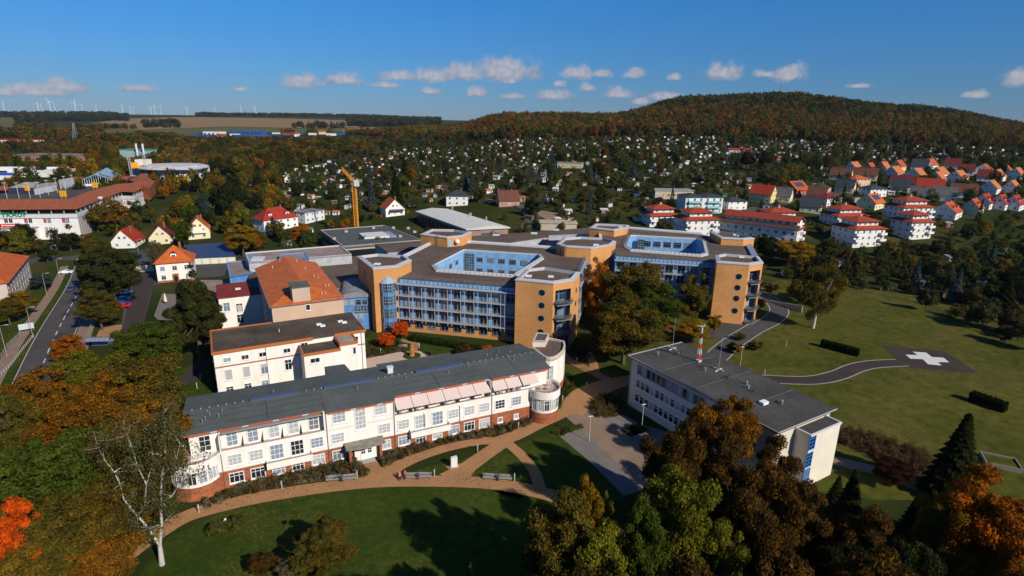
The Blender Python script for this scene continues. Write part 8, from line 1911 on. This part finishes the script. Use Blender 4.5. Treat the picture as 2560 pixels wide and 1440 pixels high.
# ---- garden trees, left woods and hillside: sample the land, keep what the picture shows
def topline(x): return np.interp(x, [0, 700, 900, 1000, 1150, 1300, 1500, 1700, 1900, 2100, 2300, 2560], [338, 336, 338, 345, 352, 348, 343, 340, 345, 358, 364, 372])
cand = []; gr = random.Random(99)
def blocked(x, y, r=0):
    for (a, b, c) in EXC:
        if (x-a)**2+(y-b)**2 < (c+r)**2: return True
    return False
PAL_W = [(0.07,0.06,0.015,.03), (0.10,0.055,0.014,.05), GRN, DGR, (0.06,0.042,0.012,.03), (0.15,0.09,0.014,.05), (0.075,0.06,0.015,.03), DBR, (0.17,0.065,0.012,0)]
GREENHILL = [DGR, (0.03,0.04,0.012,.02), OLV, (0.05,0.055,0.015,.05)]
HILL = [(0.085,0.07,0.015,.1), (0.10,0.062,0.014,.25), DBR, (0.105,0.062,0.013,.12), GRN, (0.17,0.075,0.012,.05), (0.14,0.095,0.014,.05), (0.08,0.07,0.015,.15), (0.07,0.045,0.013,.25), (0.15,0.052,0.012,.1), (0.12,0.085,0.014,.1), DGR]
GARD = [(0.05,0.06,0.013,0), (0.07,0.062,0.016,.03), GRN, DGR, (0.06,0.05,0.015,.05), (0.04,0.05,0.012,0), (0.055,0.058,0.015,.03), (0.07,0.065,0.02,.1), (0.045,0.05,0.014,0), (0.13,0.09,0.014,.1), (0.05,0.06,0.014,0), DGR, (0.055,0.06,0.016,0), (0.09,0.06,0.02,.1)]
def Y_OK(y): return y > 200
def zone(px, py, x, y):
    if px < -60 or px > 2700 or py > (760 if px < 2240 else 905): return None
    tl = topline(px)
    if px > 700 and py < tl: return 'hill'
    if px < 440 and py < 350: return None
    if px <= 1000 and py < 356: return None
    if 380 < px < 1020 and py < 365+ (1020-px)*.19 and py < 475: return 'woods'
    if px < 400 and py < 415: return 'valley'
    if px < 700: return 'gardl' if py < 640 and Y_OK(y) else None
    if py < 640: return 'gard'
    if px > 1960 and py < 700+(px-1960)*.17+(0 if px < 2250 else (px-2250)*.28): return 'gard'
    return None
y = 118.0
while y < 1550:
    sp = 6.2 if y < 245 else 8.2 if y < 420 else (9.0 if y < 800 else 10.5); x = -y*1.0
    while x < y*1.02:
        X, Y = x+gr.uniform(-.5, .5)*sp, y+gr.uniform(-.5, .5)*sp; z = hz(X, Y); px, py = proj((X, Y, z)); x += sp
        zn = zone(px, py, X, Y)
        if zn is None or blocked(X, Y, 1): continue
        u = gr.random()
        if zn == 'hill':
            if Y > 1450: continue
            n_ = noise.noise(Vector((X/70, Y/70, 1)))+gr.uniform(-.35, .35); pal = HILL[:9] if n_ > -.1 else HILL; c = HILL[int((n_*.5+.5)*len(HILL)) % len(HILL)]
            if gr.random() < .25: c = gr.choice(HILL)
            if py < topline(px)-62 and px > 1600 and gr.random() < .72: c = gr.choice(GREENHILL)
            cand.append((X, Y, z, gr.uniform(8, 17), gr.uniform(8, 14), 'b' if gr.random() < .93 else 's', c, zn))
        elif zn == 'woods':
            n_ = noise.noise(Vector((X/50, Y/50, 5)))+gr.uniform(-.3, .3); c = PAL_W[int((n_*.5+.5)*9) % 9]; cand.append((X, Y, z, gr.uniform(8, 13), gr.uniform(8, 11), 'b' if gr.random() < .93 else 's', c, zn))
        elif zn == 'valley':
            if noise.noise(Vector((X/60, Y/60, 2)))+gr.uniform(-.3, .3) < .0: continue
            cand.append((X, Y, z, gr.uniform(6, 11), gr.uniform(7, 10), 'b', gr.choice(PAL_W), zn))
        elif zn == 'gardl':
            if u < .38: continue
            cand.append((X, Y, z, gr.uniform(5, 12), gr.uniform(6, 10), 'b' if gr.random() < .9 else 's', gr.choice([OLV, GRN, DGR, OLV, BRW, GRN, DGR, YGR, YOR]), zn))
        else:
            if u < .15: continue
            k = 's' if gr.random() < .04 else 'b'; h_ = gr.uniform(2.0, 4.8)*(1.6 if Y < 260 else 1) if gr.random() < .9 else gr.uniform(7, 11)
            if k == 's': h_ = gr.uniform(6, 13)
            cand.append((X, Y, z, h_, h_*gr.uniform(.8, 1.15) if k == 'b' else h_*.4, k, BLU if k == 's' and gr.random() < .6 else (DGR if k == 's' else gr.choice(GARD)), zn))
    y += sp
# some single trees one can pick out on the slope
for px, py, h_, w_, k, c in ((990,520,22,10,'s',DGR),(1010,505,17,13,'b',GRN),(895,520,16,6,'s',BLU),(930,525,17,6,'s',BLU),(850,405,12,6,'s',BLU),(925,455,14,7,'s',BLU),(1165,475,13,6,'s',BLU),(1180,478,12,6,'s',BLU),(1377,465,13,5,'s',BLU),(1582,450,14,7,'s',BLU),(1222,355,13,6,'s',BLU),(1275,370,12,5,'s',BLU),(1310,372,12,5,'s',BLU),(835,432,12,7,'s',BLU),
    (565,540,19,17,'b',DGR),(517,545,14,9,'s',BLU),(1865,425,15,16,'b',PUR),(1905,430,17,15,'b',DGR),(600,440,14,13,'b',YOR),(645,432,14,12,'b',ORA),(190,590,11,13,'b',GRN),(245,580,13,14,'b',OLV),(290,570,14,16,'b',BRW),(345,560,13,12,'b',DGR),(60,640,8,11,'b',YGR),(15,620,9,10,'b',DGR),(230,410,13,12,'b',BRW),(1030,455,12,11,'b',ORA),(960,450,10,9,'b',BRW),(2500,440,11,10,'b',DGR),(1010,440,15,8,'s',DGR),(415,500,10,7,'b',ORA),(500,480,9,6,'b',ORA),(1485,402,13,12,'b',GRN),(1510,398,12,9,'b',BRW)):
    p = G(px, py); cand.append((p.x, p.y, p.z, h_, w_, k, c, 'solo'))
cand.sort(key=lambda t: -t[3]*t[4]/(t[1]**2)-(9 if t[7] == 'solo' else 0))
NI = 300-len([t for t in T_ if t[4]])-24
def zname(t):
    px, py = proj(t[:3])
    if t[7] == 'woods': return 'in the woods left of the allotments'
    if t[7] == 'valley': return 'in the valley at the far left'
    marks = [(100,560,'in front of the shopping centre'),(300,600,'near the shopping centre corner'),(400,560,'behind the three gabled houses'),(560,520,'beyond the gabled houses at the left'),(700,520,'near the long red-roofed house'),(880,470,'beside the orange crane'),(1000,480,'near the white gabled house right of the crane'),(1140,470,'near the dark-roofed villa'),(1270,470,'near the brown-roofed house'),(1400,540,'beside the red sports ground'),
             (1480,420,'on the middle of the allotment slope'),(1620,560,'near the leftmost apartment blocks'),(1750,450,'above the apartment blocks'),(1900,430,'among the allotments below the wooded hill'),(1930,580,'between hospital and long terrace'),(2100,650,'below the apartment blocks'),(2250,560,'beside the rear apartment blocks'),(2300,680,'in the gardens above the helipad meadow'),(2450,720,'in the dark gardens at the right edge'),(2450,450,'above the far right houses'),(2300,460,'among the houses on the right slope'),(2480,600,'in the gardens right of the apartment blocks')]
    return min(marks, key=lambda m: (m[0]-px)**2+((m[1]-py)*1.6)**2)[2]
for t in cand[:NI]:
    k = 'mspruce' if t[5] == 's' else ('mloose' if gr.random() < .15 else 'mbroad')
    tree((t[0], t[1], t[2]), t[3], t[4], k, t[6], '%s%s %s %s' % ('tall ' if t[3] > 8 else 'low ' if t[3] < 5 else '', CN.get(t[6], 'pale olive' if t[6][1] > .056 else 'dull green'), 'spruce' if t[5] == 's' else 'tree', zname(t)), group='trees in the town gardens')
# the rest: one woodland, grown from points
rest = [(t[0], t[1], t[2], t[3], t[4], t[5], t[6]) for t in cand[NI:]]
for (x0, x1, ya, yb, n, yd) in ((-40, 300, 287, 294, 520, 0), (120, 320, 293, 303, 500, 0), (490, 1000, 284, 292, 900, 0), (870, 1100, 296, 316, 900, 0), (0, 260, 330, 350, 300, 0), (360, 450, 312, 320, 90, 0), (730, 860, 316, 322, 50, 0), (185, 340, 320, 323, 90, 0), (40, 130, 298, 320, 260, 0), (340, 430, 350, 360, 100, 0), (200, 440, 352, 364, 300, 0)):
    for i in range(n):
        a, b = gr.uniform(x0, x1), gr.uniform(ya, yb); p = G(a, b)
        if p is None:
            d = ray(a, b); t = 3900/d.y; p = Vector((d.x*t, 3900, hz(d.x*t, 3900)))
        s = gr.uniform(.8, 1.3); big = 1.9 if p.y > 2200 else 1.2
        rest.append((p.x, p.y, p.z, 10*s*big, 11*s*big, 'b' if gr.random() < .6 else 's', gr.choice([DGR, DGR, (0.03, 0.04, 0.012, 0), OLV, (0.04,0.045,0.015,0)]) if p.y > 1800 else gr.choice([DGR, OLV, BRW, GRN])))
print('trees individual', NI, 'woodland', len(rest))
kit = bpy.data.collections.new('tree_kit'); kinds = []
for s in range(5):
    lb = crown_lobes(10, 4.6, .8, 11, 130+s, .42); me = leaf_mesh('far_crown', lb, 520 if s < 3 else 900, .75 if s < 3 else .55, 60+s, 'leafi'); o = bpy.data.objects.new('tree_kit_%02d' % s, me); kit.objects.link(o)
for s in range(2):
    me = spruce_mesh('far_spruce', 10, 4.2, 600, .7, 70+s, 'leafi'); o = bpy.data.objects.new('tree_kit_%02d' % (5+s), me); kit.objects.link(o)
me = bpy.data.meshes.new('woodland'); n = len(rest); me.vertices.add(n); me.vertices.foreach_set('co', np.array([(r[0], r[1], r[2]-.2) for r in rest], dtype=float).ravel())
at = me.attributes.new('tsize', 'FLOAT_VECTOR', 'POINT'); at.data.foreach_set('vector', np.array([(r[4]/10, r[4]/10, r[3]/10) for r in rest], dtype=float).ravel())
at = me.attributes.new('tint', 'FLOAT_COLOR', 'POINT'); cols = []
for r in rest: k = gr.uniform(.75, 1.25); cols += [r[6][0]*k, r[6][1]*k, r[6][2]*k, r[6][3]]
at.data.foreach_set('color', cols)
at = me.attributes.new('tkind', 'INT', 'POINT'); at.data.foreach_set('value', [gr.choice([5, 6]) if r[5] == 's' else (gr.choice([3, 4]) if r[1] < 650 else gr.choice([0, 1, 2])) for r in rest])
at = me.attributes.new('trot', 'FLOAT_VECTOR', 'POINT'); at.data.foreach_set('vector', np.array([(0, 0, gr.uniform(0, 6.28)) for r in rest]).ravel())
wo = bpy.data.objects.new('woodland', me); COL.objects.link(wo); wo['kind'] = 'stuff'; wo['label'] = 'autumn trees covering the hillside, woods and far ridges'; wo['category'] = 'woodland'
ng = bpy.data.node_groups.new('grow', 'GeometryNodeTree'); ng.interface.new_socket('Geometry', in_out='INPUT', socket_type='NodeSocketGeometry'); ng.interface.new_socket('Geometry', in_out='OUTPUT', socket_type='NodeSocketGeometry')
N = ng.nodes; L = ng.links; gi = N.new('NodeGroupInput'); go = N.new('NodeGroupOutput'); iop = N.new('GeometryNodeInstanceOnPoints'); ci = N.new('GeometryNodeCollectionInfo'); ci.inputs['Collection'].default_value = kit; ci.inputs['Separate Children'].default_value = True; ci.inputs['Reset Children'].default_value = True
iop.inputs['Pick Instance'].default_value = True
def nattr(nm, ty, sk):
    a = N.new('GeometryNodeInputNamedAttribute'); a.data_type = ty; a.inputs['Name'].default_value = nm; return [o for o in a.outputs if o.enabled][0] if False else a.outputs[0]
L.new(gi.outputs[0], iop.inputs['Points']); L.new(ci.outputs[0], iop.inputs['Instance']); L.new(nattr('tkind', 'INT', 0), iop.inputs['Instance Index']); L.new(nattr('trot', 'FLOAT_VECTOR', 0), iop.inputs['Rotation']); L.new(nattr('tsize', 'FLOAT_VECTOR', 0), iop.inputs['Scale']); L.new(iop.outputs[0], go.inputs[0])
md = wo.modifiers.new('grow', 'NODES'); md.node_group = ng
# ---- garden sheds
SH = []
def shed_meshes():
    out = {}
    for st in ('flat', 'pitch', 'lean'):
        w = MB().box(-2.2, 2.2, -1.7, 1.7, -1.5, 2.4)
        if st == 'pitch': w.face((-2.2, -1.7, 2.4), (-2.2, 0, 3.3), (-2.2, 1.7, 2.4)); w.face((2.2, -1.7, 2.4), (2.2, 1.7, 2.4), (2.2, 0, 3.3))
        r = MB()
        if st == 'flat': r.box(-2.5, 2.5, -2.2, 2.0, 2.4, 2.6)
        elif st == 'pitch': gable(r, -2.2, 2.2, -1.7, 1.7, 2.4, .9, 'x', .35, .12)
        else: r.face((-2.5, -2.2, 2.25), (2.5, -2.2, 2.25), (2.5, 2.0, 3.0), (-2.5, 2.0, 3.0)).face((-2.5, -2.2, 2.1), (2.5, -2.2, 2.1), (2.5, -2.2, 2.25), (-2.5, -2.2, 2.25)).face((-2.5, -2.2, 2.1), (-2.5, -2.2, 2.25), (-2.5, 2.0, 3.0), (-2.5, 2.0, 2.4))
        d = MB().box(.6, 1.5, -1.76, -1.7, 0, 1.95); wi = MB().box(-1.5, -.2, -1.76, -1.7, .9, 1.8)
        out[st] = (w.mesh('wall', 'wall'), r.mesh('roof', 'flat'), d.mesh('door', 'dark'), wi.mesh('window', 'pane'), w, r)
    return out
SM = shed_meshes()
WC = [((0.74,0.72,0.68),'white',12),((0.66,0.58,0.42),'cream',4),((0.22,0.10,0.05),'brown timber',4),((0.6,0.33,0.22),'terracotta',2),((0.13,0.2,0.12),'green',1),((0.35,0.36,0.38),'grey',3),((0.5,0.49,0.47),'white',5)]
RC = [((0.25,0.23,0.21),'grey',6),((0.10,0.09,0.085),'dark',4),((0.42,0.10,0.035),'red',3),((0.55,0.53,0.5),'pale',3)]
def wch(L_): return gr.choices(L_, [a[2] for a in L_])[0]
y = 170.0
while y < 760:
    sp = 14 if y < 420 else 12.5; x = -y*.55
    while x < y*.98:
        X, Y = x+gr.uniform(-.4, .4)*sp, y+gr.uniform(-.14, .14)*sp+7*math.sin(x/90); x += sp; z = hz(X, Y); px, py = proj((X, Y, z)); zn = zone(px, py, X, Y)
        if zn != 'gard' and not (zn == 'gardl' and px > 400 and gr.random() < .12): continue
        if gr.random() < (.22 if Y > 300 else .55) or blocked(X, Y, 2) or (px > 1850 and 395 < py < 560 and gr.random() < .75): continue
        SH.append((X, Y, z, gr.choice(['flat', 'flat', 'pitch', 'lean']), gr.uniform(-.5, .5)+(1.57 if gr.random() < .3 else 0), wch(WC), wch(RC), gr.uniform(.6, .98)*(.82 if Y > 430 else 1)))
    y += sp
SH.sort(key=lambda s: s[1]); print('sheds', len(SH))
for s in SH[:300]:
    st = SM[s[3]]; t = (s[0], s[1], s[2], 0, 0, 0, 0, 'g')
    r = thing('garden_shed', '%s garden shed with %s %s roof %s' % (s[5][1], s[6][1], {'flat': 'flat', 'pitch': 'pitched', 'lean': 'sloping'}[s[3]], zname(t)), 'shed', s[:3], s[4], 'garden sheds on the allotments'); r.scale = (s[7], s[7], s[7]*.95)
    put('wall', st[0], r, s[5][0]); put('roof', st[1], r, s[6][0]); put('door', st[2], r); put('window', st[3], r)
if len(SH) > 300:
    w = MB(); mats_ = []
    for s in SH[300:]:
        for src, mi, col in ((SM[s[3]][4], 0, s[5][0]), (SM[s[3]][5], 1, s[6][0])):
            n0 = len(w.V); c, q = math.cos(s[4]), math.sin(s[4]); w.V += [(s[0]+(v[0]*c-v[1]*q)*s[7], s[1]+(v[0]*q+v[1]*c)*s[7], s[2]+v[2]*s[7]) for v in src.V]; w.F += [tuple(n0+i for i in f) for f in src.F]
            k = {'white': 0, 'cream': 1}.get(s[5][1], 2) if mi == 0 else {'red': 3, 'pale': 4}.get(s[6][1], 5); w.I += [k]*len(src.F)
    ml = [mat('far_shed_%d' % i, c, var=.05) for i, c in enumerate([(0.78,0.76,0.72),(0.6,0.5,0.36),(0.2,0.1,0.06),(0.42,0.1,0.035),(0.5,0.48,0.45),(0.15,0.14,0.13)])]
    o = w.build('distant_sheds', ml); o['kind'] = 'stuff'; o['label'] = 'many tiny garden sheds on the far allotment slope'; o['category'] = 'sheds'
# ============================================================ air
hzb = MB().box(-8200, 8200, -8200, 8200, -4.5, 215); me = hzb.mesh('haze', 'wall'); me.materials.clear()
hm_ = bpy.data.materials.new('haze_air'); hm_.use_nodes = True; N = hm_.node_tree.nodes; N.remove(N['Principled BSDF']); pv = N.new('ShaderNodeVolumePrincipled')
pv.inputs['Color'].default_value = (0.62, 0.78, 1.0, 1); pv.inputs['Density'].default_value = HAZE; pv.inputs['Anisotropy'].default_value = 0.0
hm_.node_tree.links.new(pv.outputs[0], N['Material Output'].inputs['Volume']); me.materials.append(hm_)
hb = bpy.data.objects.new('haze', me); COL.objects.link(hb); hb['kind'] = 'stuff'; hb['label'] = 'thin blue haze over the far hills'
# ============================================================ labels: tell look-alikes apart
def finish_labels():
    by = {}
    for o in THINGS: by.setdefault(o.get('label', ''), []).append(o)
    ordn = ['leftmost', 'second from the left', 'third from the left', 'fourth from the left', 'fifth from the left', 'sixth from the left', 'seventh from the left', 'eighth from the left', 'ninth from the left', 'tenth from the left']
    for l, os_ in by.items():
        if len(os_) < 2: continue
        os_.sort(key=lambda o: proj(o.location)[0])
        if not os_[0].get('group'):
            for o in os_: o['group'] = l[:60]
        n = len(os_)
        for i, o in enumerate(os_):
            if n == 2: s = ('left', 'right')[i]+' one of two'
            elif i == n-1: s = 'rightmost'
            elif i < 10: s = ordn[i]
            elif n-1-i < 10: s = ordn[n-1-i].replace('left', 'right')
            else: s = None
            if s: o['label'] = (l+', '+s)
            if len(o['label'].split()) > 16:
                for q1, q2 in ((' garden shed', ' shed'), ('on the middle of the', 'on the mid'), ('from the left', 'from left'), ('from the right', 'from right'), (' among the allotments below the wooded hill', ' below the wooded hill'), (', its gable', ', gable'), (' on the right slope', ' on right slope'), (' in the gardens', ' in gardens'), (' right of the apartment blocks', ' by the apartment blocks')):
                    if len(o['label'].split()) > 16: o['label'] = o['label'].replace(q1, q2)
            if len(o['label'].split()) > 16:
                w_ = l.split(); o['label'] = ' '.join(w_[:16-len(s.split())])+', '+s if s else l
finish_labels()
for o in THINGS:
    if len(o.get('label', '').split()) > 16: o['label'] = ' '.join(o['label'].replace(', its gable to the', ', gable').split()[:16])
